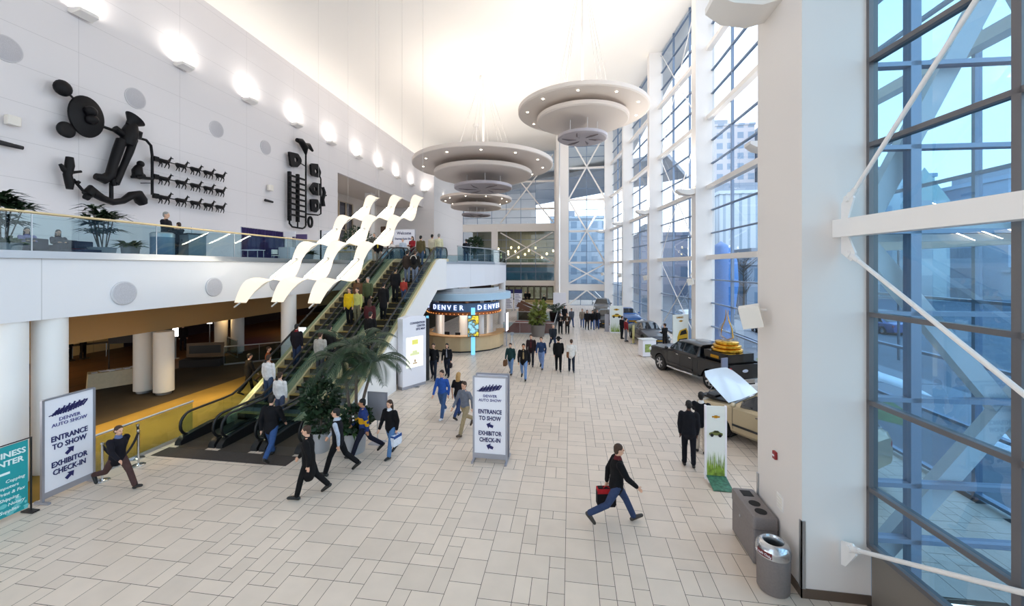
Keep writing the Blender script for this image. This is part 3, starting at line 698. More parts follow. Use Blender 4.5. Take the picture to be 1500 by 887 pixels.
def escalator(k, label):
    X = LX[k]; t = thing('escalator', label, 'escalator', (X, 11.2, 0), 0, 'three escalators side by side')
    o = Vector((0, -11.2, 0))
    def fin(mb, name, m, sm=None):
        mb.v = [tuple(Vector(v) + o) for v in mb.v]; return mb.build(name, m, parent=t, smooth=sm)
    mb = MB(); y = E0; z = 0
    mb.box((-.5, 11.4, -.02), (.5, E0, .012), 1)
    n = 25; rise = ZD / n; run = rise / TAN
    for i in range(n):
        y0 = E0 + i * run; mb.add([(-.5, y0, i*rise), (.5, y0, i*rise), (.5, y0, (i+1)*rise), (-.5, y0, (i+1)*rise)], [(0, 1, 2, 3)], 1)
        mb.add([(-.5, y0, (i+1)*rise), (.5, y0, (i+1)*rise), (.5, y0 + run, (i+1)*rise), (-.5, y0 + run, (i+1)*rise)], [(0, 1, 2, 3)], 0)
        mb.box((-.5, y0 + .0, (i+1)*rise - .012), (.5, y0 + .03, (i+1)*rise + .003), 2)
    mb.box((-.5, E1, ZD - .05), (.5, E1 + 1.6, ZD + .006), 1)
    fin(mb, 'steps', [STEP, RISER, mat('step_edge', '#c99f3e', .5)])
    p = MB(); p.box((-.5, 10.86, -.01), (.5, 11.4, .014)); fin(p, 'comb_plate', mat('comb_plate', '#453d36', .5, .3))
    p = MB(); p.box((-.5, E1 + 1.6, ZD - .02), (.5, E1 + 2.6, ZD + .014)); fin(p, 'comb_plate', MATS['comb_plate'])
    for s in (-1, 1):
        xi, xo = (.5, .735) if s > 0 else (-.735, -.5)
        b = MB(); sweep(b, [(y_, z_ - .25) for y_, z_ in ipath(11.3, E1 + 2.2)], xi, xo, .5); fin(b, 'skirt', GOLDM)
        xg = s * .59
        g = MB(); pts = [(y_, z_ + .25) for y_, z_ in ipath(11.45, E1 + 1.95)]
        up = [(y_, z_ + .9) for y_, z_ in ipath(11.45, E1 + 1.95)]
        yb, zb_ = up[0]; arc0 = [(11.45 - .33 * sin(a), .58 + .33 * cos(a)) for a in (pi*.25, pi*.5, pi*.75)]
        arc1 = [(E1 + 1.95 + .33 * sin(a), ZD + .58 + .33 * cos(a)) for a in (pi*.25, pi*.5, pi*.75)]
        poly = up + arc1 + pts[::-1] + arc0[::-1]
        rows = [[(xg - .006, a, b_), (xg + .006, a, b_)] for a, b_ in poly]
        gl = MB(); m_ = len(pts)
        for i in range(m_ - 1):
            a, b_, c, d_ = pts[i], pts[i+1], up[i+1], up[i]
            gl.loft([[(xg - .006, q[0], q[1]), (xg + .006, q[0], q[1])] + [(xg + .006, r[0], r[1]), (xg - .006, r[0], r[1])] for q, r in ((a, d_), (b_, c))], cap=True)
        gl.prism([(xg - .006, 11.45, .25), (xg - .006, 11.45, .91)] + [(xg - .006, a, b_) for a, b_ in arc0], (.012, 0, 0))
        gl.prism([(xg - .006, E1 + 1.95, ZD + .25), (xg - .006, E1 + 1.95, ZD + .91)] + [(xg - .006, a, b_) for a, b_ in arc1], (.012, 0, 0))
        fin(gl, 'glass_balustrade', RAILG)
        h = MB(); hp = [(y_, z_ + .95) for y_, z_ in ipath(11.45, E1 + 1.95)]
        A = [(11.45 - .37 * sin(a), .58 + .37 * cos(a)) for a in [pi * j / 10 for j in range(10, -1, -1)]]
        B = [(E1 + 1.95 + .37 * sin(a), ZD + .58 + .37 * cos(a)) for a in [pi * j / 10 for j in range(0, 11)]]
        path = [(12.0, .22)] + A + hp[1:-1] + B + [(E1 + 1.4, ZD + .22)]
        h.tube([(xg, a, b_) for a, b_ in path], .042, 8); fin(h, 'handrail', M['black'], 60)
        nb = MB(); nb.loft([[(xg - .12, y_, 0), (xg + .12, y_, 0), (xg + .1, y_, hh), (xg - .1, y_, hh)] for y_, hh in ((11.0, .1), (11.15, .24), (12.2, .34), (12.7, .3))])
        fin(nb, 'newel_base', M['black'], 60)
    return t
escalator(0, 'escalator with steel steps, the one next to the low hall')
escalator(1, 'escalator with steel steps, the middle one of three')
escalator(2, 'escalator with steel steps, the one next to the white side cladding')
# white side cladding and underside of the escalator bank
tr = MB(); xs = -7.93
prof = [(12.9, .26), (E0 + .4, .34), (E1 - .2, ZD + .12), (E1 + .2, ZD + .2), (25.0, ZD + .2), (25.0, ZS), (24.0, ZS), (23.2, ZS + .02), (18.0, 1.45), (16.2, .42), (15.2, 0), (12.9, 0)]
tr.prism([(xs - .06, a, b) for a, b in prof], (.1, 0, 0))
tr2 = MB(); tr2.prism([(-12.4, a, b) for a, b in [(13.2, .1), (E1, ZD - .2), (25, ZD - .1), (25, ZS), (23.3, ZS), (15.4, 0), (13.2, 0)]], (4.4, 0, 0))
tr.build('escalator_cladding', M['white'], label='white side cladding of the escalators', cat='cladding', kind='structure')
tr2.build('escalator_truss', mat('truss_grey', '#6e6b69', .7), label='grey underside of the escalators', cat='cladding', kind='structure')
gp = MB(); pts = [(13.0, 0), (13.0, .3), (13.4, .42)] + [(13.6 + .24 * k, .5 + .24 * k * TAN) for k in range(0, 9)]
pts += [(15.9, 1.8), (16.25, 1.93), (16.6, 1.92), (16.95, 1.75), (17.2, 1.45), (17.33, 1.1), (17.35, 0)]
gp.prism([(-7.84, a, b) for a, b in pts], (-.1, 0, 0))
gp.build('trim_10', M['white'], label='white rounded guard wall beside the foot of the escalators', cat='wall', kind='structure')
struct('trim_11', MB().box((-7.88, 17.9, 0), (-7.0, 18.1, .001)).box((-9.2, 18.2, 0), (-8.2, 18.35, 1.25)), mat('under_stair_grey', '#6f6c6a', .6), 'grey panel under the escalators')
# walk-off mats in front of the escalators
for k, lab in enumerate(('dark ribbed floor mat before the escalator next to the low hall', 'dark ribbed floor mat before the middle escalator', 'dark ribbed floor mat before the escalator next to the white cladding')):
    x = LX[k]; MB().box((x - .733, 10.3, 0), (x + .733, 10.85, .012)).build('floor_mat', mat('ribbed_mat', '#3a332f', .8, noise=.15, scale=30), label=lab, cat='floor mat', group='mats before the escalators')
# ---- glass guards
def guard(name, label, pts, z0, h=1.08, gap=1.6, top=None, cat='railing', topr=.035, post=True):
    t = thing(name, label, cat, (pts[0][0], pts[0][1], z0)); o = Vector((pts[0][0], pts[0][1], 0))
    g = MB(); pm = MB(); P3 = [Vector((x, y, 0)) - o for x, y in pts]
    for a, b in zip(P3, P3[1:]):
        n = max(1, round((b - a).length / gap))
        for k in range(n):
            p, q = a.lerp(b, k / n), a.lerp(b, (k + 1) / n); d = (q - p).normalized() * .012
            sd = Vector((-d.y, d.x, 0)).normalized() * .006
            g.loft([[p + d - sd, p + d + sd, p + d + sd + Vector((0, 0, h - .05)), p + d - sd + Vector((0, 0, h - .05))], [q - d - sd, q - d + sd, q - d + sd + Vector((0, 0, h - .05)), q - d - sd + Vector((0, 0, h - .05))]])
            if post: pm.bar(p + Vector((0, 0, .0)), p + Vector((0, 0, h - .03)), .02, .02)
    g.build('glass_panel', M['rail'], parent=t)
    if post: pm.build('panel_joint', M['steel'], parent=t)
    MB().tube([p + Vector((0, 0, h)) for p in P3], topr, 8).build('top_rail', top or GOLDM, parent=t, smooth=60)
    s = MB()
    for a, b in zip(P3, P3[1:]): s.bar(a + Vector((0, 0, .04)), b + Vector((0, 0, .04)), .06, .08, up=(0, 0, 1))
    s.build('base_shoe', M['steel'], parent=t)
    return t
guard('glass_railing', 'long glass railing with pale gold handrail along the upper floor', [(-13.93, 2.2), (-13.93, 24.6)], ZD + .05, top=mat('handrail_gold', '#d9c69a', .3, .6), gap=3.2)
guard('glass_railing', 'glass railing with steel handrail around the rounded upper floor edge', [(-7.6, 26.5), (-7.1, 28.1), (-6.5, 30.1), (-6.16, 32.0), (-6.06, 34.0), (-6.16, 36.5), (-6.42, 39.4), (-7.26, 42.5), (-9.3, 45.1), (-13.0, 46.9), (-18.5, 47.5)], ZD + .05, top=M['steel'], gap=2.2)
guard('glass_railing', 'glass railing on the hall floor between the tiles and the gold carpet', [(-12.62, 8.95), (-12.62, 11.9)], 0, 1.08, top=M['steel'], gap=2.1)
guard('glass_railing', 'low glass railing with steel bar inside the dim hall', [(-20.4, 22.2), (-23.5, 24.2)], 0, 1.05, top=M['steel'], gap=1.7)
guard('glass_railing', 'low glass railing beyond the inner columns of the dim hall', [(-19.6, 20.4), (-17.0, 22.6)], 0, 1.05, top=M['steel'], gap=1.7)
# ---- stair pit with reddish landing beyond the information desk
px0 = P(737, 488, z=0); px1 = P(812, 489, z=0)
X0, X1, Y0, Y1 = px0.x, px1.x, px0.y, 41.5
struct('floor_red', MB().box((X0, Y0 + .06, 0), (X1, Y1, .012)), mat('red_carpet', '#8a4a3e', .9, noise=.1, scale=3), 'reddish carpet landing at the head of the stairs')
guard('glass_railing', 'glass railing along the near edge of the red landing', [(X0, Y0), (X1, Y0)], .0, .95, top=M['steel'], gap=1.4)
guard('glass_railing', 'glass railing along the side of the red landing toward the walkway', [(X1, Y0 + .1), (X1, Y1 + 4)], .0, .95, top=M['steel'], gap=1.4)
guard('glass_railing', 'glass railing along the far edge of the red landing', [(X0 + .1, Y1 + .3), (X1 - .1, Y1 + .3)], .0, .95, top=M['steel'], gap=1.4)
st = thing('staircase', 'brown stair flight with steel rails beyond the red landing', 'stairs', (X0 + .2, Y1 + .6, 0))
mb = MB()
for k in range(7): mb.box((0 + .28 * k, 0, 0), (2.2, 2.4, .14 * (k + 1) if k < 6 else .84))
mb = MB()
for k in range(8): mb.box((.3 * k, 0, 0), (.3 * (k + 1), 2.4, 1.25 - .15 * k))
mb.build('steps', mat('stair_brown', '#7a563c', .6), parent=st)
for yy in (-.06, 2.42):
    MB().bar((-.1, yy, 1.25 + .45), (2.5, yy, .5), .08, .5, up=(0, 0, 1)).build('side_panel', mat('stair_panel', '#6a4734', .5), parent=st)
    MB().tube([(-.4, yy, 1.9), (0, yy, 1.85), (2.5, yy, .95), (2.8, yy, .95)], .035, 8).build('handrail', M['steel'], parent=st, smooth=50)
# ================================================================== people
SKIN = {'l': mat('skin_light', '#d8a88c', .55), 'm': mat('skin_tan', '#b98362', .55), 'd': mat('skin_dark', '#5b3a2a', .55)}
def cloth(c, n=.12): return mat('cloth_' + c.lstrip('#'), c, .85, noise=n, scale=14, bump=.15, spec=.25)
HAIRC = {'bk': '#14100e', 'br': '#3b2618', 'bl': '#b58d56', 'gr': '#8d8a86'}
def capsule(mb, pts, n=10):
    """closed tapered limb through (point, rx, ry) with rounded ends; ry along y"""
    P_ = [Vector(p) for p, *_ in pts]; rings = []
    def ring(c, d, rx, ry, side):
        u = side.cross(d).normalized()
        return [c + side * (cos(2*pi*j/n) * rx) + u * (sin(2*pi*j/n) * ry) for j in range(n)]
    k = len(pts); prev = None
    for i, (p, *r) in enumerate(pts):
        rx, ry = (r[0], r[1]) if len(r) > 1 else (r[0], r[0])
        d = P_[min(i+1, k-1)] - P_[max(i-1, 0)]; d.normalize()
        side = Vector((1, 0, 0)) - d * d.x
        if side.length < .2: side = Vector((0, 1, 0)) - d * d.y
        side.normalize()
        if i == 0:
            for a in (.25, .7): rings.append(ring(P_[0] - d * rx * cos(a) * .9, d, rx * sin(a), ry * sin(a), side))
        rings.append(ring(P_[i], d, rx, ry, side))
        if i == k - 1:
            for a in (.7, .25): rings.append(ring(P_[-1] + d * rx * cos(a) * .9, d, rx * sin(a), ry * sin(a), side))
    return mb.loft(rings)
def rot_x(v, a): return Vector((v[0], v[1]*cos(a) - v[2]*sin(a), v[1]*sin(a) + v[2]*cos(a)))
def pose_of(kind, st):
    """joint positions, facing +y, feet near z=0, for a 1.75 m figure"""
    J = {}
    hipz = .93; lean = .0
    if kind == 'walk':
        A = {'L': st, 'R': -st}; B = {'L': .12 + max(0, -st) * .9, 'R': .12 + max(0, st) * .9}; lean = .05
    elif kind == 'sit':
        A = {'L': 1.45, 'R': 1.4}; B = {'L': 1.5, 'R': 1.35}
    else:
        A = {'L': .05, 'R': -.06}; B = {'L': .05, 'R': .08}
    for s, sg in (('L', -1), ('R', 1)):
        hip = Vector((sg * .095, 0, hipz)); a, b = A[s], B[s]
        kn = hip + Vector((sg*.012, sin(a)*.44, -cos(a)*.44)); an = kn + Vector((0, sin(a-b)*.42, -cos(a-b)*.42))
        f = a - b; pitch = max(-.9, min(.3, f * .8)) if kind == 'walk' else 0
        toe = an + Vector((sg*.02, .19*cos(pitch), .19*sin(pitch) - .045)); heel = an + Vector((0, -.05*cos(pitch), -.05 - .05*sin(pitch)))
        J['hip'+s], J['kn'+s], J['an'+s], J['toe'+s], J['heel'+s] = hip, kn, an, toe, heel
    J['pel'] = Vector((0, 0, hipz + .02))
    def up(z, y=0): return Vector((0, y + (z - hipz) * lean, z))
    J['waist'], J['chest'], J['sh'], J['neck'], J['head'] = up(1.1), up(1.3), up(1.43), up(1.5), up(1.645, .015)
    low = min(min(J['toe'+s].z, J['heel'+s].z) for s in 'LR') - .038
    if kind == 'sit': low = hipz - .48
    for k_ in J: J[k_] = J[k_] - Vector((0, 0, low))
    return J
def add_arms(J, mode, st, kind):
    for s, sg in (('L', -1), ('R', 1)):
        sh = J['sh'] + Vector((sg * .185, 0, -.02)); m = mode[s] if isinstance(mode, dict) else mode
        if m == 'swing': a = -sg * st * .9; a = (-st if s == 'L' else st) * .9; e = .35
        elif m == 'bend': a = .15; e = 1.5
        elif m == 'phone': a = .5; e = 2.2
        elif m == 'front': a = .75; e = .9
        elif m == 'out': a = .9; e = .5
        else: a = .02; e = .15
        el = sh + Vector((sg * .05, sin(a)*.29, -cos(a)*.29)); wr = el + Vector((-sg * (.02 + (.1 if m in ('bend', 'front') else 0)), sin(a+e)*.26, -cos(a+e)*.26))
        J['sh'+s], J['el'+s], J['wr'+s] = sh, el, wr; d = (wr - el).normalized(); J['hd'+s] = wr + d * .09; J['hdd'+s] = d
def remesh(o, v, it=3):
    m = o.modifiers.new('join', 'REMESH'); m.mode = 'VOXEL'; m.voxel_size = v; m.use_smooth_shade = True
    s = o.modifiers.new('soft', 'SMOOTH'); s.factor = .5; s.iterations = it
    return o
def person(label, loc, heading, h=1.75, pose='walk', st=.4, arms='swing', top='#222222', top_kind='jacket', bottom='#333a4a', shoes='#15120f', hair='br', style='short', skin='l',
           vox=.02, collar=None, sleeves=True, skirt=False, face=True, cap=None, group=None, turn=0., shirt=None, stripe=None):
    t = thing('person', label, 'person', loc, -radians(heading), group); t.scale = (h / 1.75,) * 3
    J = pose_of(pose, st); add_arms(J, arms, st, pose)
    # continuous body
    b = MB()
    capsule(b, [(J['pel'] - Vector((0, 0, .04)), .15, .1), (J['pel'] + Vector((0, 0, .04)), .155, .11), (J['waist'], .13, .095), (J['chest'], .16, .112), (J['sh'] + Vector((0, 0, -.02)), .15, .085), (J['neck'], .062, .06)], 14)
    capsule(b, [(J['neck'] - Vector((0, .005, .05)), .058), (J['neck'] + Vector((0, .0, .06)), .053)])
    hd = J['head']; Rz = Matrix.Rotation(turn, 3, 'Z')
    def hp(x, y, z): return hd + Rz @ Vector((x, y, z))
    b.sphere(hd + Vector((0, 0, .03)), (.076, .095, .095), 14, 10); b.sphere(hp(0, .025, -.055), (.055, .06, .065), 12, 8)
    b.sphere(hp(0, .105, -.01), (.014, .022, .024), 8, 6); b.sphere(hp(0, .085, .025), (.05, .018, .012), 8, 6); b.sphere(hp(0, .088, -.062), (.026, .014, .012), 8, 6)
    for sg in (-1, 1): b.sphere(hp(sg*.08, -.005, -.0), (.014, .02, .034), 8, 6)
    for s, sg in (('L', -1), ('R', 1)):
        capsule(b, [(J['sh'+s], .055), (J['sh'+s].lerp(J['el'+s], .5), .047), (J['el'+s], .04), (J['el'+s].lerp(J['wr'+s], .4), .038), (J['wr'+s], .026)])
        d = J['hdd'+s]; w = J['wr'+s]
        ax = Vector((0, 1, 0)) - d * d.y
        if ax.length < .2: ax = Vector((1, 0, 0)) - d * d.x
        ax.normalize(); nn = ax.cross(d)
        capsule(b, [(w, .024, .024), (w + d*.045, .03, .03), (w + d*.085, .03, .03)], 8)
        for i, (o_, L_) in enumerate(((-.028, .062), (-.01, .075), (.01, .07), (.027, .055))):
            p0 = w + d*.085 + ax*o_; p1 = p0 + d*L_*.55 - nn*sg*.006; p2 = p1 + d*L_*.4 - nn*sg*.02
            capsule(b, [(p0, .0105), (p1, .0095), (p2, .008)], 6)
        p0 = w + d*.035 + ax*.03; capsule(b, [(p0, .013), (p0 + d*.03 + ax*.024, .011), (p0 + d*.06 + ax*.028, .009)], 6)
        capsule(b, [(J['hip'+s], .085), (J['hip'+s].lerp(J['kn'+s], .5), .072), (J['kn'+s], .055), (J['kn'+s].lerp(J['an'+s], .35), .055), (J['an'+s], .038)])
        capsule(b, [(J['heel'+s] + Vector((0, 0, .012)), .034), (J['an'+s].lerp(J['toe'+s], .5), .036), (J['toe'+s], .028)])
    bo = remesh(b.build('body', SKIN[skin], parent=t), max(vox * .75, .011), 2)
    # trousers or skirt
    g = MB()
    capsule(g, [(J['pel'] - Vector((0, 0, .06)), .165, .115), (J['pel'] + Vector((0, 0, .05)), .168, .12), (J['waist'] - Vector((0, 0, .06)), .146, .108)], 14)
    for s in 'LR':
        end = J['an'+s].lerp(J['kn'+s], .04 if not skirt else .9)
        capsule(g, [(J['hip'+s], .1), (J['hip'+s].lerp(J['kn'+s], .5), .09), (J['kn'+s], .073), (J['kn'+s].lerp(end, .5), .07), (end, .064)])
    if skirt: capsule(g, [(J['pel'], .17, .13), (J['knL'].lerp(J['knR'], .5) + Vector((0, 0, .1)), .2, .19)], 14)
    remesh(g.build('skirt' if skirt else 'trousers', cloth(bottom), parent=t), vox)
    # top
    k = MB(); e = {'shirt': .012, 'jacket': .03, 'coat': .035, 'vest': .028}[top_kind]; bot = {'shirt': .0, 'jacket': -.07, 'vest': -.05, 'coat': -.38}[top_kind]
    low = J['pel'] + Vector((0, -.01, bot))
    capsule(k, [(low, .165 + e*.8, .118 + e), (J['pel'] + Vector((0, 0, .06)), .158 + e*.8, .115 + e), (J['waist'], .142 + e, .105 + e), (J['chest'], .168 + e, .12 + e), (J['sh'] - Vector((0, 0, .01)), .155 + e*.6, .092 + e*.6), (J['neck'] - Vector((0, 0, .02)), .075, .072)], 16)
    if top_kind != 'vest':
        for s in 'LR':
            wr = J['wr'+s] if sleeves else J['sh'+s].lerp(J['el'+s], .75)
            if sleeves: capsule(k, [(J['sh'+s], .064 + e*.7), (J['sh'+s].lerp(J['el'+s], .5), .056 + e*.6), (J['el'+s], .05 + e*.5), (wr, .038 + e*.3)])
            else: capsule(k, [(J['sh'+s], .064 + e*.5), (wr, .056 + e*.4)])
    mats_ = cloth(top)
    remesh(k.build({'shirt': 'shirt', 'jacket': 'jacket', 'coat': 'coat', 'vest': 'vest'}[top_kind], mats_, parent=t), vox)
    if top_kind == 'vest' or shirt:
        q = MB()
        if top_kind == 'vest':
            for s in 'LR': capsule(q, [(J['sh'+s], .064), (J['el'+s], .052), (J['wr'+s], .04)])
        else: capsule(q, [(J['pel'] + Vector((0, .075 + e, .12)), .05, .06), (J['chest'] + Vector((0, .062 + e, 0)), .055, .07), (J['neck'] + Vector((0, .03, -.03)), .05, .05)])
        remesh(q.build('shirt', cloth(shirt or '#e6e2dd'), parent=t), vox)
    if stripe:
        q = MB(); capsule(q, [(J['waist'] - Vector((0, 0, .03)), .147 + e, .112 + e), (J['chest'] - Vector((0, 0, .06)), .166 + e, .122 + e)], 16)
        for s in 'LR': capsule(q, [(J['sh'+s].lerp(J['el'+s], .8), .056 + e*.6), (J['el'+s].lerp(J['wr'+s], .4), .052 + e*.5)])
        remesh(q.build('colour_band', cloth(stripe), parent=t), vox)
    if collar:
        q = MB(); capsule(q, [(J['neck'] - Vector((0, 0, .05)), .098, .095), (J['neck'] + Vector((0, 0, .0)), .078, .076)], 14)
        remesh(q.build('collar', cloth(collar), parent=t), vox)
    for s in 'LR':
        q = MB(); capsule(q, [(J['heel'+s] + Vector((0, 0, .01)), .043), (J['an'+s].lerp(J['toe'+s], .45) - Vector((0, 0, .012)), .046), (J['toe'+s], .036)], 10)
        q.build('shoe', mat('shoe_' + shoes.lstrip('#'), shoes, .5), parent=t, smooth=70)
    # hair / hats
    if style != 'bald':
        q = MB(); q.sphere(hp(0, -.014, .052), (.087, .1, .092), 14, 10); q.sphere(hp(0, -.055, -.0), (.078, .056, .085), 12, 8)
        if style == 'long': capsule(q, [(hp(0, -.05, .03), .09, .075), (hp(0, -.06, -.1), .1, .07), (hp(0, -.075, -.22), .09, .05)], 12)
        if style == 'bun': q.sphere(hp(0, -.12, .08), .045, 10, 8)
        hc = HAIRC.get(hair, hair); remesh(q.build('hair', mat('hair_' + hc.lstrip('#'), hc, .7, noise=.2, scale=30, bump=.3), parent=t), max(.014, vox*.7), 1)
    if cap:
        q = MB(); q.lathe([(.1, .0), (.102, .05), (.08, .1), (.04, .12), (0, .122)], 16, c=hd + Vector((0, -.01, .05)), sy=1.1)
        q.prism([hp(-.08, .08, .06), hp(.08, .08, .06), hp(.06, .18, .05), hp(-.06, .18, .05)], (0, 0, .012))
        if style == 'hat': q.lathe([(.1, .0), (.19, -.005), (.19, .006), (.1, .012)], 20, c=hd + Vector((0, -.01, .055)), sy=1.1)
        q.build('hat', cloth(cap), parent=t, smooth=60)
    if face:
        q = MB()
        for sg in (-1, 1): q.sphere(hp(sg*.03, .088, .006), (.012, .009, .007), 8, 6)
        q.build('eyes', mat('eye_dark', '#1b1411', .3), parent=bo)
        MB().sphere(hp(0, .1, -.062), (.022, .007, .005), 8, 6).build('mouth', mat('lip', '#8a4a42', .5), parent=bo)
    t['J'] = 0; del t['J']
    return t, J
def bag(parent, J, s, col, size=(.1, .32, .3), drop=.16, name='bag', strap=True, band=None):
    """something carried in the hand moves with the hand but is its own thing, standing in the world"""
    bpy.context.view_layer.update()
    hand = J['hd'+s] + J['hdd'+s] * .03; sc = parent.scale.x
    Rz = Matrix.Rotation(parent.rotation_euler.z, 3, 'Z'); w = Rz @ (hand * sc) + parent.location
    return w, parent.rotation_euler.z
def carried_bag(label, parent, J, s, col, w=.12, l=.36, h=.34, drop=.2, band=None, name='shopping_bag', cat='bag'):
    p, rz = bag(parent, J, s, col); z = max(p.z - drop - h, .03)
    t = thing(name, label, cat, (p.x, p.y, z), rz)
    b = MB(); b.loft([[(-w/2*k, -l/2*k, z_), (w/2*k, -l/2*k, z_), (w/2*k, l/2*k, z_), (-w/2*k, l/2*k, z_)] for k, z_ in ((.9, 0), (1, .06), (1, h*.8), (.85, h))]); b.build('body', cloth(col), parent=t)
    hz = p.z - z
    for sx_ in (-1, 1): MB().tube([(sx_*w*.4, -l*.25, h*.95), (sx_*.012, -.02, hz), (sx_*.012, .02, hz), (sx_*w*.4, l*.25, h*.95)], .009, 6).build('handle', cloth(band or col), parent=t)
    if band: MB().box((-w/2 - .004, -l/2*.98, h*.72), (w/2 + .004, l/2*.98, h*.97)).build('top_band', cloth(band), parent=t)
    return t
def at_floor(px, py, z=0.): return P(px, py, z=z)
# --- walkers in the foreground (heading: 0 looks away from the viewer, 90 to the picture's right, 180 towards the viewer)
def pf(label, px, py, heading, z=0., **k):
    p = P(px, py, z=z) if z < 5 else None
    return person(label, (p.x, p.y, z), heading, **k)
pf('person in a dark jacket and brown trousers striding past the tall auto show sign', 172, 716, 95, h=1.68, st=.62, top='#15121a', collar='#5a678c', bottom='#4b3532', hair='br', vox=.014)
pf('person seen from behind in a black jacket and blue jeans on the dark floor mat', 397, 672, -12, h=1.86, st=.42, top='#0f0e12', bottom='#34507f', hair='bk', vox=.014, face=False)
pf('person in a long black coat walking in front of the leafy shrub', 452, 727, -110, h=1.72, st=.34, top='#0d0b0c', top_kind='coat', bottom='#0e0c0d', hair='br', vox=.014)
pf('person in a pale grey and black top with black trousers beside the shrub', 495, 694, -105, h=1.78, st=.4, top='#141318', top_kind='vest', shirt='#aeb6c4', collar='#b5bcc9', bottom='#0e0d10', hair='bk', vox=.014)
pf('person in a blue jacket with a yellow band walking past the palms', 533, 668, -118, h=1.72, st=.45, top='#26386f', stripe='#d09a1a', bottom='#191a2b', hair='bk', skin='m', vox=.014)
w5, J5 = pf('person with long hair in a black top and light jeans beyond the yellow banded jacket', 572, 668, -165, h=1.66, st=.3, top='#0f0d10', collar='#d9d8dc', bottom='#55769f', hair='br', style='long', vox=.014)
carried_bag('white and blue shopping bag held by the person with long hair', w5, J5, 'L', '#d9dde6', band='#2b4a86', drop=.03, h=.32)
pf('person in a bright blue shirt and jeans left of the sign in the hall', 648, 612, -170, h=1.78, st=.36, top='#2f58a8', top_kind='shirt', bottom='#3e5a86', shoes='#d8d8dc', hair='br', vox=.016)
pf('person with fair hair in a black sleeveless top and blue shorts beside the hall sign', 671, 612, 15, h=1.68, st=.35, top='#121015', top_kind='shirt', sleeves=False, bottom='#2b3c63', hair='bl', style='long', vox=.016, face=False)
pf('person in a grey shirt and khaki trousers striding beside the hall sign', 681, 634, -155, h=1.78, st=.5, top='#6d727e', top_kind='shirt', bottom='#9a8a6c', shoes='#4b3a2c', hair='br', vox=.016)
w, J = pf('person in a black jacket carrying a red bag across the middle of the floor', 903, 768, 80, h=1.8, st=.55, top='#0e0c0f', bottom='#34405f', shoes='#3b342f', hair='br', skin='l', collar='#5c1f22', vox=.013)
carried_bag('red and black bag carried across the middle of the floor', w, J, 'L', '#171216', band='#b3232a', w=.14, l=.42, h=.42, drop=.02)
w, J = pf('person in a dark suit seen from behind beside the green car poster', 1009, 682, 8, h=1.8, pose='stand', arms='hang', top='#15161d', bottom='#14151d', hair='bk', skin='d', vox=.013, face=False)
pf('person in a dark jacket and pale trousers facing the car with the open hood', 1027, 662, 25, h=1.78, pose='stand', arms='front', top='#12131a', collar='#d9d6d2', bottom='#b9ada0', hair='bk', skin='d', vox=.014, face=False)
# --- middle distance
pf('person in a black shirt and dark jeans beside the information desk', 635, 556, 172, h=1.78, st=.25, top='#101014', top_kind='shirt', bottom='#1f2532', hair='br', vox=.018)
w, J = pf('person with long hair in a black printed top beside the information desk', 655, 552, 178, h=1.68, st=.22, top='#131217', top_kind='shirt', shirt='#8d8a92', bottom='#1c2231', hair='bk', style='long', vox=.018)
carried_bag('small dark handbag of the person beside the information desk', w, J, 'L', '#2b2426', w=.1, l=.28, h=.2, drop=.05, name='handbag')
w, J = pf('person in a green jacket and pale jeans, leftmost of the walkers mid hall', 748, 548, -170, h=1.62, st=.3, top='#1f3a3a', bottom='#6d89b0', hair='br', skin='l', vox=.018)
carried_bag('brown shoulder bag of the person in the green jacket', w, J, 'R', '#6d4c34', w=.14, l=.32, h=.3, drop=-.05, name='handbag')
pf('person in an open black jacket with tan shirt and pale jeans behind the hall sign', 767, 556, 178, h=1.8, st=.38, top='#121013', shirt='#8f7a55', bottom='#6f8bb5', hair='bk', skin='m', vox=.018)
pf('person in a dark maroon jacket walking behind the tan shirted one', 778, 536, 180, h=1.78, st=.3, top='#2a1a1d', shirt='#59252a', bottom='#22242c', hair='br', vox=.02)
pf('person in a navy sweatshirt and faded jeans in the middle of the hall', 793, 540, -172, h=1.76, st=.36, top='#26395c', top_kind='shirt', bottom='#7389b4', hair='br', vox=.02)
pf('person in a dark jacket walking beside the navy sweatshirt', 810, 512, 165, h=1.76, st=.5, top='#1b2028', bottom='#27324c', hair='gr', style='short', vox=.022)
pf('person in a black suit and black hat seen from behind', 818, 544, 0, h=1.8, st=.22, top='#0c0b0d', bottom='#0d0c10', hair='bk', style='hat', cap='#0d0c0e', vox=.018, face=False)
w, J = pf('person in a white jacket and dark trousers seen from behind', 837, 545, -2, h=1.7, st=.2, top='#d9d5cf', bottom='#1d2231', hair='br', vox=.018, face=False)
carried_bag('brown bag of the person in the white jacket', w, J, 'L', '#7a5138', w=.12, l=.3, h=.3, drop=-.35, name='handbag')
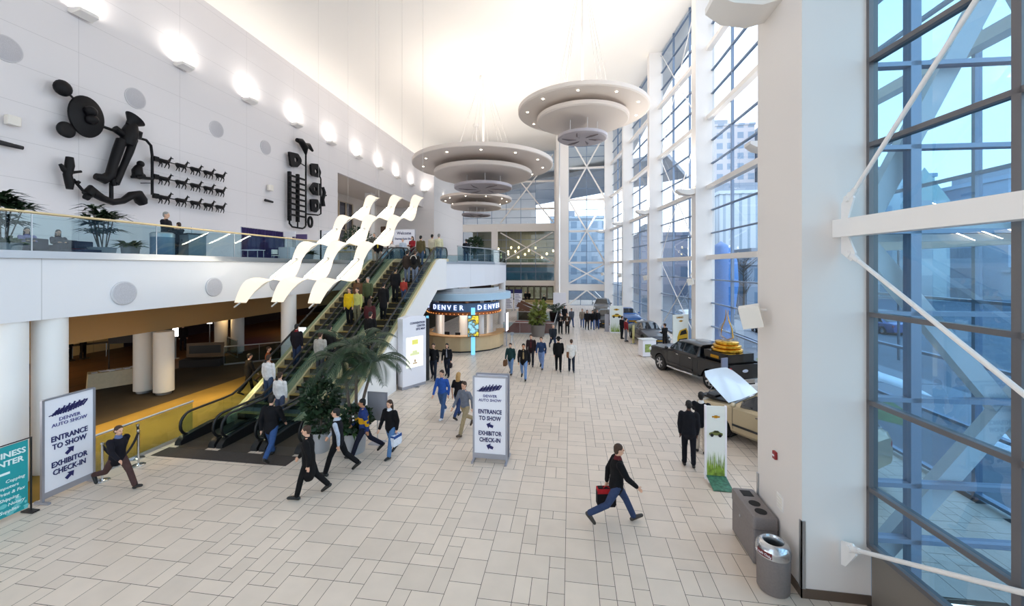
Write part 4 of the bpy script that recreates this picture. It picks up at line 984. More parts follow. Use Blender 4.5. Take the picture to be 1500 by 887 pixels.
for a in [('person in black with a pale bundle, front left of the huddle by the big planter', 821, 489, 170, dict(top='#121114', shirt='#b9a89a', bottom='#0e0d10', pose='stand', arms='bend', hair='bk')),
          ('person in a brown jacket and black trousers, front right of the huddle', 831, 489, 185, dict(top='#3a2a20', shirt='#d8d0c8', bottom='#0f0e11', pose='stand', arms='bend', hair='br')),
          ('person in a grey jacket and blue jeans beside the huddle', 837, 479, 160, dict(top='#4a4f5a', bottom='#33446a', st=.3, hair='br')),
          ('person in dark clothes at the back of the huddle', 827, 474, 175, dict(top='#18161a', bottom='#15151a', pose='stand', arms='hang', hair='bk')),
          ('person in a tan jacket and jeans, leftmost of the four walking abreast', 853, 480, 182, dict(top='#8d7f72', bottom='#5a6f9a', st=.25, hair='gr')),
          ('person in black, second of the four walking abreast', 860, 483, 178, dict(top='#131116', bottom='#23222a', st=.25, hair='bk', style='long')),
          ('person in a black jacket and jeans, third of the four walking abreast', 868, 483, 180, dict(top='#100f12', bottom='#4d6593', st=.3, hair='bk')),
          ('person in a dark jacket, rightmost of the four walking abreast', 875, 482, 184, dict(top='#1b1a1e', bottom='#3d5381', st=.25, hair='br')),
          ('person in a black jacket beside the tall car poster', 911, 496, 60, dict(top='#15141a', bottom='#15171f', pose='stand', arms='hang', hair='bk')),
          ('person in a red shirt and grey trousers beside the tall car poster', 917, 500, 70, dict(top='#7d2329', top_kind='shirt', bottom='#6b6f78', pose='stand', arms='hang', hair='bk')),
          ('person in black leaning at the yellow car poster by the pickup', 974, 512, -40, dict(top='#100f13', bottom='#141318', pose='stand', arms='bend', hair='br')),
          ('person in dark clothes by the far entrance doors, the left one', 770, 443, 180, dict(top='#18161a', bottom='#1a1a20', st=.3, hair='bk')),
          ('person in black by the far entrance doors, the right one', 775, 443, 175, dict(top='#0f0e11', bottom='#131318', st=.3, hair='bk')),
          ('person in black standing beyond the stairs near the far palm', 797, 450, 170, dict(top='#0e0d10', bottom='#22304e', pose='stand', arms='hang', hair='bk'))]:
    pf(a[0], a[1], a[2], a[3], vox=.028, face=a[3] > 90, **a[4])
# --- low hall
for lab, px, py, hd, kw in [('person in dark clothes standing at a table near the cream wall', 122, 526, 60, dict(top='#1d1712', bottom='#1c1713', pose='stand', arms='front', hair='bk')),
          ('person in black half hidden by the white column near the cream wall', 101, 529, 60, dict(top='#18120f', bottom='#15110f', pose='stand', arms='hang', hair='bk')),
          ('person in dark clothes beyond the inner columns of the low hall', 268, 513, 120, dict(top='#151113', bottom='#15121a', pose='stand', arms='hang', hair='bk')),
          ('person in black walking on the gold carpet towards the escalators', 364, 576, 30, dict(top='#0d0b0a', bottom='#0e0c0b', st=.3, hair='bk')),
          ('person in an orange top walking on the gold carpet behind the escalators', 392, 560, 60, dict(top='#8a4a2a', top_kind='shirt', bottom='#6b4b33', st=.4, hair='br')),
          ('person in dark clothes farther back on the gold carpet', 413, 545, 40, dict(top='#1a1412', bottom='#241a16', st=.3, hair='bk'))]:
    pf(lab, px, py, hd, vox=.026, face=False, **kw)
# --- riding the escalators
def rider(label, lane, px, dx=0., up=True, **k):
    """stand on the step of this lane whose column in the picture is px"""
    X = LX[lane] + dx; r = ray(px, 391); Y = X * r.y / r.x
    rise = ZD / 25; run = rise / TAN
    if Y < E0: z = .015
    elif Y > E1: z = ZD + .008
    else:
        i = int((Y - E0) / run); z = (i + 1) * rise + .003; Y = E0 + (i + .5) * run
    return person(label, (X, Y, z), 0 if up else 180, pose='stand', vox=.02, face=not up, **k)
DN = dict(up=False, arms='hang')
rider('person in a yellow jacket and black trousers riding the middle escalator', 1, 510, -.3, False, arms='hang', top='#d9b31a', bottom='#111015', hair='bk')
rider('person in a light green top riding next to the yellow jacket', 1, 521, .1, False, arms='hang', top='#b7b56b', top_kind='shirt', bottom='#6f6a52', hair='br', style='long')
rider('person in a dark green jacket riding above the light green top', 1, 536, .2, False, arms='hang', top='#4d553a', bottom='#2b2b2b', hair='gr')
rider('person in a brown jacket riding behind the dark green one', 1, 528, -.3, False, arms='hang', top='#6b4a33', bottom='#2a2522', hair='br')
rider('person in an open black jacket and yellow shirt high on the low hall escalator', 0, 556, .2, False, arms='hang', top='#17151a', shirt='#cfb23a', bottom='#7d7a72', hair='br')
rider('person in pale trousers beside the yellow shirted rider', 0, 548, -.28, False, arms='hang', top='#55524c', bottom='#b4aea2', hair='gr')
rider('person in a black and red jacket low on the escalator by the low hall', 0, 436, .22, True, arms='hang', top='#17121a', collar='#7a1f24', bottom='#27344f', hair='bk')
rider('person in a white shirt at the foot of the escalators, the left one of two', 0, 391, .25, True, arms='hang', top='#dcd8d6', top_kind='shirt', bottom='#3b4a63', hair='br')
rider('person in a white shirt at the foot of the escalators, the right one of two', 1, 410, -.25, True, arms='hang', top='#e2dfdc', top_kind='shirt', bottom='#4a5168', hair='br')
rider('person in a dark jacket climbing the middle escalator beside the palm fronds', 1, 486, .25, True, arms='hang', top='#1a1716', bottom='#1d1c22', hair='bk')
rider('person in a light grey jacket on the middle escalator behind the palm fronds', 1, 470, .1, True, arms='hang', top='#a9a39a', bottom='#3a3a40', hair='br')
rider('person in dark red on the escalator by the white cladding above the palms', 2, 540, -.3, True, arms='hang', top='#4a1f22', bottom='#1d1a1e', hair='br', style='long')
rider('person in black on the escalator by the white cladding, low behind the palms', 2, 545, .15, True, arms='hang', top='#100e10', bottom='#121114', hair='bk')
rider('person in a black coat on the escalator by the white cladding', 2, 562, -.25, True, arms='hang', top='#141214', top_kind='coat', bottom='#121114', hair='bk')
rider('person in a black vest with brown collar on the escalator by the white cladding', 2, 580, -.2, True, arms='hang', top='#121014', collar='#8a7350', bottom='#131216', hair='bk')
rider('child in a red top beside the rail of the escalator by the white cladding', 2, 592, .25, True, arms='hang', h=1.25, top='#a23a30', top_kind='shirt', bottom='#3b4a6a', hair='br')
rider('person in a dark brown jacket standing beside the backpack on the escalator', 2, 597, -.25, True, arms='hang', top='#3a2f2a', bottom='#6a7488', hair='bk')
wb, Jb = rider('person wearing a black backpack on the escalator by the white cladding', 2, 606, .2, True, arms='hang', top='#2a2622', bottom='#7a8294', hair='br')
q = MB(); capsule(q, [(Jb['waist'] + Vector((0, -.2, .02)), .15, .09), (Jb['chest'] + Vector((0, -.21, .0)), .17, .1), (Jb['sh'] + Vector((0, -.17, .0)), .12, .07)], 12)
bpy.context.view_layer.update()
bp = thing('backpack', 'black backpack with pale trim worn on the escalator by the white cladding', 'backpack', wb.location, 0)
q.build('sack', cloth('#121013'), parent=bp, smooth=60)
MB().tube([Jb['chest'] + Vector((cos(a)*.17, -.235, sin(a)*.2)) for a in [pi*j/10 for j in range(11)]], .02, 6).build('trim', cloth('#cfcabf'), parent=bp)
rider('person in an olive jacket near the top of the escalator by the white cladding', 2, 615, -.1, True, arms='hang', top='#5a4e33', bottom='#44546f', hair='bk')
# --- upper floor
def up_p(label, px, x, hd, **k):
    r = ray(px, 391); return person(label, (x, x * r.y / r.x, ZD), hd, vox=.024, **k)
up_p('person in a red jacket standing at the head of the escalators', 604, -10.4, 200, h=1.7, pose='stand', arms='bend', top='#9a2730', bottom='#35344a', hair='br', style='long')
up_p('person in a white shirt beyond the escalator heads, the dark haired one', 633, -9.2, 5, h=1.85, pose='stand', arms='hang', top='#d9cfb9', top_kind='shirt', bottom='#9a8a5a', hair='bk', skin='m', face=False)
up_p('person in a pale yellow shirt beyond the escalator heads, the grey haired one', 643, -8.6, 0, h=1.85, pose='stand', arms='hang', top='#ddd6b4', top_kind='shirt', bottom='#5a7896', hair='gr', face=False)
up_p('person in a pale blue shirt in front of the welcome banner', 590, -12.2, 175, h=1.75, pose='stand', arms='hang', top='#b9c4d2', top_kind='shirt', bottom='#8494aa', hair='gr')
up_p('person in a white top beside the booth behind the escalator heads', 574, -13.6, 180, h=1.7, pose='stand', arms='hang', top='#ded9d6', top_kind='shirt', bottom='#5b6270', hair='br')
up_p('person in black beside the potted tree on the rounded upper floor', 683, -7.6, -30, h=1.72, pose='stand', arms='bend', top='#14141a', bottom='#2f3c55', hair='bk')
up_p('person in black standing behind the grey counter on the upper floor', 243, -15.9, 70, h=1.85, pose='stand', arms='bend', top='#131018', bottom='#17151c', hair='gr')
up_p('person in dark clothes leaning over the grey counter on the upper floor', 262, -15.9, -90, h=1.5, pose='stand', arms='front', top='#191620', bottom='#17151c', hair='br')
# ================================================================== cars
CARGLASS = mat('car_glass', '#10151a', .04, spec=.8, coat=.5)
TYRE = mat('tyre', '#121113', .75); RIM = mat('wheel_rim', '#b9bbbf', .25, .85); CHR = M['chrome']
def paint(n, c, metal=.35): return mat(n, c, .28, metal, coat=.6)
def wheel(parent, x, y, r, w, sg):
    RY = Matrix.Rotation(sg * pi / 2, 3, 'Y'); c = (x, y, r)
    ty = MB().lathe([(r*.62, -w/2), (r*.9, -w/2), (r, -w*.36), (r, w*.36), (r*.9, w/2), (r*.66, w/2), (r*.62, w*.3)], 28, c=c, R=RY).build('tyre', TYRE, parent=parent, smooth=50)
    mb = MB(); mb.lathe([(0, -w*.1), (r*.64, -w*.1), (r*.66, w*.42), (r*.6, w*.42), (r*.58, .0), (0, .0)], 24, c=c, R=RY)
    for k in range(6):
        a = k * pi / 3; R = RY
        p = Vector(c) + R @ Vector((cos(a)*r*.12, sin(a)*r*.12, w*.3)); q = Vector(c) + R @ Vector((cos(a)*r*.6, sin(a)*r*.6, w*.36))
        mb.bar(p, q, r*.2, .05, up=R @ Vector((0, 0, 1)))
    mb.lathe([(r*.2, w*.1), (r*.2, w*.36), (r*.12, w*.42), (0, w*.43)], 14, c=c, R=RY)
    mb.build('rim', RIM, parent=ty, smooth=40)
def body_loft(st):
    """stations: (y, zbottom, [(x,z) x7 half profile from sill up to the centre line])"""
    rings = []
    for y, zb, hp in st:
        half = [(0, zb), (hp[0][0]*.9, zb)] + hp
        ring = [(x, y, z) for x, z in half] + [(-x, y, z) for x, z in half[::-1][1:-1]]
        rings.append([Vector(p) for p in ring])
    return rings
def car(name, label, loc, heading, kind, pt, wb=(1.45, -1.45), r=.34, hood_open=False, group=None, lights=True):
    t = thing(name, label, 'car', loc, heading, group)
    mk = lambda w, sill, mid, belt, top, wt: [(w*.96, sill), (w, mid), (w*.985, belt - .06), (w*.93, belt), (wt, top - .07), (wt*.82, top), (0, top + .02)]
    low = lambda w, sill, mid, z: [(w*.96, sill), (w, mid), (w*.97, z - .1), (w*.9, z - .03), (w*.72, z), (w*.4, z + .015), (0, z + .02)]
    if kind == 'sedan':
        w = .9; zb = .2
        st = [(2.4, .3, low(.62, .34, .48, .62)), (2.32, .24, low(.8, .3, .46, .72)), (2.0, zb, low(w*.97, .3, .55, .8)), (1.3, zb, low(w, .3, .58, .9)), (.85, zb, low(w, .3, .6, .96)),
              (.82, zb, mk(w, .3, .6, .95, 1.0, .78)), (.1, zb, mk(w, .3, .6, .97, 1.42, .6)), (-.2, zb, mk(w, .3, .6, .98, 1.46, .6)), (-.9, zb, mk(w, .3, .6, .99, 1.44, .6)), (-1.75, zb, mk(w, .3, .62, 1.0, 1.06, .72)),
              (-1.8, zb, low(w, .32, .62, 1.03)), (-2.2, .24, low(w*.95, .34, .6, 1.02)), (-2.38, .3, low(.78, .36, .56, .95))]
        gl = [(5, 6), (6, 7), (7, 8), (8, 9)]
    elif kind == 'suv':
        w = .97; zb = .3
        st = [(2.42, .42, low(.66, .46, .62, .84)), (2.33, .34, low(.86, .42, .6, .98)), (2.05, zb, low(w*.97, .4, .7, 1.06)), (1.4, zb, low(w, .4, .72, 1.14)), (1.02, zb, low(w, .4, .74, 1.18)),
              (1.0, zb, mk(w, .4, .74, 1.16, 1.22, .82)), (.3, zb, mk(w, .4, .74, 1.18, 1.72, .68)), (0, zb, mk(w, .4, .74, 1.18, 1.78, .68)), (-1.0, zb, mk(w, .4, .74, 1.2, 1.78, .68)), (-1.9, zb, mk(w, .4, .74, 1.22, 1.72, .66)),
              (-2.28, .34, mk(w*.96, .44, .74, 1.2, 1.26, .78)), (-2.4, .42, low(.84, .48, .7, 1.1))]
        gl = [(5, 6), (6, 7), (7, 8), (8, 9), (9, 10)]
    else:   # crew cab pickup, cab only to y=-.75
        w = .98; zb = .36
        st = [(2.72, .5, low(.76, .54, .74, 1.1)), (2.62, .42, low(.94, .5, .72, 1.2)), (2.3, zb, low(w*.98, .46, .8, 1.25)), (1.6, zb, low(w, .46, .82, 1.26)), (1.25, zb, low(w, .46, .82, 1.28)),
              (1.22, zb, mk(w, .46, .82, 1.27, 1.32, .84)), (.55, zb, mk(w, .46, .82, 1.29, 1.82, .7)), (.25, zb, mk(w, .46, .82, 1.29, 1.87, .7)), (-.5, zb, mk(w, .46, .82, 1.3, 1.88, .7)), (-1.05, zb, mk(w, .46, .82, 1.3, 1.84, .7)), (-1.12, zb, mk(w, .46, .82, 1.3, 1.36, .82))]
        gl = [(5, 6), (6, 7), (7, 8), (8, 9), (9, 10)]
    rings = body_loft(st); n = len(rings[0])
    mb = MB(); mb.loft(rings); body = mb.build('body', pt, parent=t, smooth=32)
    # wheel arches
    for y in (wb if kind != 'pickup' else wb[:1]):
        cm = MB().tube([(-1.3, y, r), (1.3, y, r)], r * 1.17, 28).build('cut', TYRE)
        cm.parent = t
        md = body.modifiers.new('arch', 'BOOLEAN'); md.operation = 'DIFFERENCE'; md.object = cm; md.solver = 'EXACT'
        bpy.context.view_layer.update()
        me = bpy.data.meshes.new_from_object(body.evaluated_get(bpy.context.evaluated_depsgraph_get()))
        body.modifiers.clear(); old = body.data; body.data = me
        me.shade_smooth(); me.set_sharp_from_angle(angle=radians(32))
        bpy.data.objects.remove(cm)
        MB().tube([(-.74, y, r), (.74, y, r)], r * 1.1, 20).build('wheel_well', TYRE, parent=t)
    # windows: dark panes set a little proud of the body
    def pane(i, j, a, b, sgn, fx=(.06, .94), fz=(.1, .93)):
        ia = [a, b] if sgn > 0 else [n - a, n - b]
        A, B = rings[i][ia[0]], rings[j][ia[0]]; C, D = rings[j][ia[1]], rings[i][ia[1]]
        q = []
        for (u, v) in ((fx[0], fz[0]), (fx[1], fz[0]), (fx[1], fz[1]), (fx[0], fz[1])):
            q.append(A.lerp(B, u).lerp(D.lerp(C, u), v))
        nn = (q[1] - q[0]).cross(q[3] - q[0]).normalized(); cc = sum(q, Vector()) / 4
        if nn.dot(cc - Vector((0, cc.y, .8))) < 0: nn = -nn
        return [p + nn * .012 for p in q], nn
    def addp(nm, q, nn): MB().prism(q, -nn * .01).build(nm, CARGLASS, parent=t)
    for s in (1, -1):
        wins = {'sedan': [[(5, 6, (.45, 1)), (6, 7, (0, 1)), (7, 8, (0, .25))], [(7, 8, (.33, 1)), (8, 9, (0, .6))]],
                'suv': [[(5, 6, (.45, 1)), (6, 7, (0, 1)), (7, 8, (0, .1))], [(7, 8, (.18, 1)), (8, 9, (0, .05))], [(8, 9, (.13, .95))]],
                'pickup': [[(5, 6, (.4, 1)), (6, 7, (0, 1)), (7, 8, (0, .3))], [(7, 8, (.42, 1)), (8, 9, (0, .8))]]}[kind]
        for w_ in wins:
            wm = MB()
            for i, j, fx in w_:
                q, nn = pane(i, j, 5, 6, s, fx); wm.prism(q, -nn * .01)
            wm.build('side_window', CARGLASS, parent=t)
        # mirror, handles, seam lines
        wv = st[5][2][0][0] / .96
        yA = st[5][0]; bz = st[6][2][3][1]
        MB().sphere((s * (wv + .1), yA - .2, bz + .08), (.11, .07, .08), 12, 8).build('mirror', pt, parent=t, smooth=60)
        doors = {'sedan': (.75, -.15, -1.1), 'suv': (.9, -.1, -1.1), 'pickup': (1.05, .12, -.8)}[kind]
        sm = MB()
        for yy in doors: sm.tube([(s * (wv*.935), yy, bz - .02), (s*(wv*.99), yy, bz - .08), (s * (wv*1.003), yy, .72), (s * (wv * .972), yy, .46)], .006, 5)
        sm.build('door_seam', M['black'], parent=t)
        for yy in doors[1:]:
            MB().cbox((s * (wv*1.0 + .005), yy + .17, bz - .13), (.03, .16, .035)).build('door_handle', CHR if kind != 'sedan' else pt, parent=t)
        MB().cbox((s * (wv + .004), (doors[0] + doors[2]) / 2, .6), (.02, doors[0] - doors[2], .06)).build('side_moulding', pt if kind == 'pickup' else mat('trim_dark', '#2a2a2c', .5), parent=t)
        if lights:
            i = 1; fw = st[1][2][1][0]; zz = st[1][2][3][1]
            MB().sphere((s * (fw - .12), st[1][0] - .02, zz - .17), (.2, .09, .1 if kind == 'sedan' else .13), 14, 8).build('headlight', mat('headlight', '#dfe4ea', .08, .3, coat=1), parent=t, smooth=60)
            bw = st[-1][2][1][0]
            if kind != 'pickup': MB().sphere((s * (bw - .06), st[-1][0] + .07, st[-1][2][3][1] - .14), (.12, .08, .12 if kind == 'sedan' else .2), 12, 8).build('tail_light', mat('tail_red', '#a01a1c', .15, coat=1), parent=t, smooth=60)
    # windscreen across the centre
    ws = MB(); 
    for (i, j) in ((5, 6),):
        ids = [6, 7, 8, n - 7, n - 6]
        A = [rings[i][k].copy() for k in ids]; B = [rings[j][k].copy() for k in ids]
        off = Vector((0, .016, .016))
        grid = [[A[k].lerp(B[k], f) * 1 + off for k in range(5)] for f in (.06, .95)]
        for k in range(4): ws.add([grid[0][k], grid[0][k+1], grid[1][k+1], grid[1][k]], [(0, 1, 2, 3)])
    ws.build('windscreen', CARGLASS, parent=t)
    rs = MB(); i, j = {'sedan': (8, 9), 'suv': (9, 10), 'pickup': (9, 10)}[kind]
    ids = [6, 7, 8, n - 7, n - 6]; off = Vector((0, -.014, .014))
    A = [rings[i][k] for k in ids]; B = [rings[j][k] for k in ids]
    for k in range(4): rs.add([A[k].lerp(B[k], .12) + off, A[k+1].lerp(B[k+1], .12) + off, A[k+1].lerp(B[k+1], .9) + off, A[k].lerp(B[k], .9) + off], [(0, 1, 2, 3)])
    rs.build('rear_window', CARGLASS, parent=t)
    # nose: grille, bumper, plate
    y0 = st[0][0]; zt = st[0][2][3][1]; wN = st[0][2][1][0]
    MB().rbox((-wN*.8, y0 - .12, zt - .26), (wN*.8, y0 + .02, zt - .06), .03).build('grille', mat('grille_black', '#151517', .4, .3), parent=t)
    MB().bar((-wN*.8, y0 + .02, zt - .16), (wN*.8, y0 + .02, zt - .16), .03, .05).build('grille_bar', CHR if kind != 'sedan' else M['gold'], parent=t)
    b = MB(); bw = st[1][2][1][0]
    b.loft([[(x_, y_, z_) for x_, y_, z_ in ((s_*bw*1.02, st[1][0] - .1, zt - .5), (s_*bw*1.02, st[1][0] - .1, zt - .3), (s_*bw*.96, y0 + .0, zt - .3), (s_*bw*.96, y0 + .0, zt - .5))] if False else
            [(xx, yy, zt - .5), (xx, yy, zt - .3), (xx*.98, yy - .2, zt - .28), (xx*.98, yy - .2, zt - .52)] for xx, yy in ((-bw, st[1][0] + .0), (-bw*.7, y0 + .04), (0, y0 + .09), (bw*.7, y0 + .04), (bw, st[1][0] + .0))])
    b.build('front_bumper', CHR if kind == 'pickup' else pt, parent=t, smooth=40)
    MB().cbox((0, y0 + .1, zt - .4), (.32, .012, .15)).build('plate', mat('plate_white', '#dcdcd8', .5), parent=t)
    for y in wb:
        for s in (1, -1): wheel(t, s * (st[3][2][1][0] - .1), y, r, .22, s)
    return t, st, rings
def head(p_front, p_rear):
    d = Vector(p_front) - Vector(p_rear); return atan2(-d.x, d.y)
# ---- dark grey crew cab pickup
f, rr = P(968, 541, z=0), P(1038, 568, z=0)
hd = head(f, rr); d = Vector((-sin(hd), cos(hd), 0)); rt = Vector((cos(hd), sin(hd), 0))
PK = paint('pickup_paint', '#191a1e', .4)
ctr = (f + rr) / 2 + rt * .88
ctr.z = 0
wbp = ((f - rr).length / 2 if 3.2 < (f - rr).length < 4 else 1.82)
tk, st, rings = car('pickup_truck', 'dark grey crew cab pickup truck parked by the glass wall', ctr, hd, 'pickup', PK, wb=(1.72, -1.88), r=.42)
bed = MB(); W_ = .98
def bedside(s):
    m = MB(); prof = [(-.98, .5), (-.98, 1.3), (-2.9, 1.3), (-2.93, .62), (-2.4, .55)] + [(-1.88 + .5*cos(a), .42 + .5*sin(a)) for a in [pi*(1.04 - .0) - pi*1.08*k/12 for k in range(13)]][::-1][::-1] + [(-1.3, .5)]
    prof = [(-1.14, .48), (-1.14, 1.3), (-2.9, 1.3), (-2.94, .6)] + [(-1.88 + .5*cos(a), .42 + .5*sin(a)) for a in [radians(172 - 164*k/12) for k in range(13)]]
    m.prism([(s * W_, a, b) for a, b in prof], (-s * .09, 0, 0)); return m
for s in (1, -1):
    bedside(s).build('bed_side', PK, parent=tk, smooth=30)
    MB().bar((s*(W_ - .03), -1.14, 1.31), (s*(W_ - .03), -2.92, 1.31), .11, .03).build('bed_rail', M['black'], parent=tk)
    MB().box((s*.84 - .08, -2.97, .9), (s*.84 + .08, -2.9, 1.2)).build('tail_light', MATS.get('tail_red') or mat('tail_red', '#a01a1c', .15, coat=1), parent=tk)
    MB().tube([(s*1.02, 1.0, .4), (s*1.04, .2, .38), (s*1.02, -.9, .4)], .05, 8).build('running_board', CHR, parent=tk, smooth=50)
MB().box((-.89, -2.9, .62), (.89, -1.14, .7)).build('bed_floor', M['black'], parent=tk)
tg = MB().box((-.86, -2.94, .62), (.86, -2.86, 1.3)).build('tailgate', PK, parent=tk)
MB().sphere((0, -2.95, 1.02), (.16, .02, .07), 16, 8).build('oval_badge', mat('badge_blue', '#c9d3e6', .3, .4), parent=tg, smooth=60)
MB().rbox((-.97, -3.05, .5), (.97, -2.88, .68), .03).build('rear_bumper', CHR, parent=tk)
MB().box((-.7, -2.8, .35), (.7, 2.3, .55)).build('chassis', M['black'], parent=tk)
# trophy display standing in the bed
tp = thing('trophy_display', 'gold stepped trophy on a black plinth in the bed of the pickup', 'display', tk.matrix_world @ Vector((0, 0, 0)), hd)
bpy.context.view_layer.update(); tp.location = tk.location + Matrix.Rotation(hd, 3, 'Z') @ Vector((0, -1.92, .705))
pl = MB().box((-.7, -.82, 0), (.7, .66, 1.02)).build('plinth', mat('plinth_black', '#0d0c0d', .25, coat=.4), parent=tp)
MB().box((-.705, -.25, .72), (-.7, .25, .86)).build('gold_plaque', M['gold'], parent=pl)
for k, (r_, z_) in enumerate(((.66, 1.02), (.6, 1.18), (.5, 1.33))):
    MB().lathe([(r_ - .03, z_), (r_, z_ + .03), (r_, z_ + .11), (r_ - .05, z_ + .14), (0, z_ + .15)], 36).build('gold_step', M['gold'], parent=tp, smooth=40)
dz = .16
mb = MB(); mb.lathe([(r_, z_ + dz) for r_, z_ in ((.0, 1.33), (.16, 1.34), (.3, 1.5), (.36, 1.75), (.3, 2.02), (.12, 2.2), (.04, 2.3))], 20); mb.build('glass_globe', M['glass'], parent=tp, smooth=60)
mb = MB()
for s in (1, -1): mb.tube([(0, s*.36, 1.66), (0, s*.3, 2.06), (0, s*.14, 2.36), (0, s*.05, 2.66), (0, s*.07, 2.91)], [.02, .03, .03, .02, .012], 6)
mb.tube([(0, -.36, 1.66), (0, 0, 1.52), (0, .36, 1.66)], .02, 6); mb.build('gold_ribbon', M['gold'], parent=tp, smooth=50)
# ---- tan SUV with an open hood
f, rr = P(1066, 640, z=0), P(1108, 657, z=0)
hd = head(f, rr); d = Vector((-sin(hd), cos(hd), 0)); rt = Vector((cos(hd), sin(hd), 0))
ctr = f - d * 1.42 + rt * .9 + Vector((-.28, 0, 0)); ctr.z = 0
TANP = paint('tan_paint', '#b9a98a', .3)
sv, st, rings = car('suv', 'tan sport utility car with its hood propped open beside the near column', ctr, hd, 'suv', TANP, wb=(1.42, -1.42), r=.38)
hinge = Vector((0, 1.08, 1.2)); ang = radians(38)
def hh(x, y, z):
    v = Vector((x, y, z)) - hinge; return Vector((v.x, v.y*cos(ang) - v.z*sin(ang), v.y*sin(ang) + v.z*cos(ang))) + hinge
mb = MB(); rows = [(1.1, .86), (1.5, .85), (1.95, .82), (2.25, .74), (2.42, .58)]
mb.loft([[hh(-w_, y_, 1.2 - (y_ - 1.1)*.07), hh(-w_*.5, y_, 1.235 - (y_ - 1.1)*.07), hh(0, y_, 1.25 - (y_ - 1.1)*.07), hh(w_*.5, y_, 1.235 - (y_ - 1.1)*.07), hh(w_, y_, 1.2 - (y_ - 1.1)*.07), hh(w_*.96, y_, 1.165 - (y_ - 1.1)*.07), hh(0, y_, 1.2 - (y_ - 1.1)*.07), hh(-w_*.96, y_, 1.165 - (y_ - 1.1)*.07)] for y_, w_ in rows])
mb.build('open_hood', mat('hood_silver', '#c9d2da', .25, .3, coat=.6), parent=sv, smooth=40)
eb = MB().box((-.74, 1.12, 1.12), (.74, 2.22, 1.19)); 
eb.build('engine_bay', M['black'], parent=sv)
e2 = MB().rbox((-.35, 1.3, 1.19), (.3, 1.8, 1.26), .05).rbox((.4, 1.5, 1.18), (.65, 1.9, 1.25), .03).rbox((-.68, 1.7, 1.18), (-.42, 2.05, 1.24), .03)
e2.build('engine_cover', M['dark'], parent=sv)
MB().tube([(-.62, 2.1, 1.1), hh(-.55, 1.95, 1.15)], .012, 6).build('hood_prop', M['steel'], parent=sv)
# ---- parked cars farther back
hd = atan2(-.22, -.98)
c, _, _ = car('sedan', 'dark grey sedan facing the viewer between the pickup and the tall car poster', (P(945, 500, z=0).x + .25, 31.8, 0), pi + .16, 'sedan', paint('sedan_grey', '#4a4b50', .5), wb=(1.4, -1.4), r=.33)
c, _, _ = car('suv', 'grey sport utility car facing the viewer at the far end by the last column', (P(883, 459, z=0).x, 50.5, 0), pi - .12, 'suv', paint('suv_grey', '#6b6a6a', .4), wb=(1.42, -1.42), r=.38)
c, _, _ = car('sedan', 'blue car mostly hidden behind the tall car poster', (5.7, 42.3, 0), pi + .12, 'sedan', paint('car_blue', '#2f5f9e', .3), wb=(1.4, -1.4), r=.33)
c, _, _ = car('sedan', 'black car just left of the tall car poster', (3.4, 40.2, 0), pi - .02, 'sedan', paint('car_black', '#1d1d20', .3), wb=(1.4, -1.4), r=.33)
# ================================================================== signs
NAVY = mat('sign_navy', '#24235c', .6); SIGNW = mat('sign_white', '#eceaf0', .5); ALU = mat('sign_aluminium', '#a9a9b2', .35, .6)
def arrow(mb, c, rgt, up, s, ang, mi=0):
    pts = [(-.5, -.2), (.05, -.2), (.05, -.48), (.55, 0), (.05, .48), (.05, .2), (-.5, .2)]
    c, rgt, up = Vector(c), Vector(rgt), Vector(up); n = rgt.cross(up)
    q = [c + rgt * (x*cos(ang) - y*sin(ang)) * s + up * (x*sin(ang) + y*cos(ang)) * s for x, y in pts]
    mb.prism(q, n * .006, mi)
def scribble(mb, c, rgt, up, w, h):
    """mountain-like brush scribble"""
    c, rgt, up = Vector(c), Vector(rgt), Vector(up); n = rgt.cross(up); rnd = random.Random(5)
    for i in range(13):
        x = -.46 + i * .075; k = 1 - abs(x) * .9
        a = c + rgt * (x - .05) * w + up * (-.3 * k - .1 + x*.3) * h; b = c + rgt * (x + .09) * w + up * (.45 * k * (1 if i % 2 else .6) + x*.3) * h
        mb.bar(a + n*.004, b + n*.004, .05 * w * 1., .008, up=n)
    for i in range(3):
        mb.bar(c + rgt * (-.6 + .1*i) * w + up * (-.35 + .14*i) * h + n*.004, c + rgt * (.35 + .1*i) * w + up * (.05 + .15*i) * h + n*.004, .03 * w, .008, up=n)
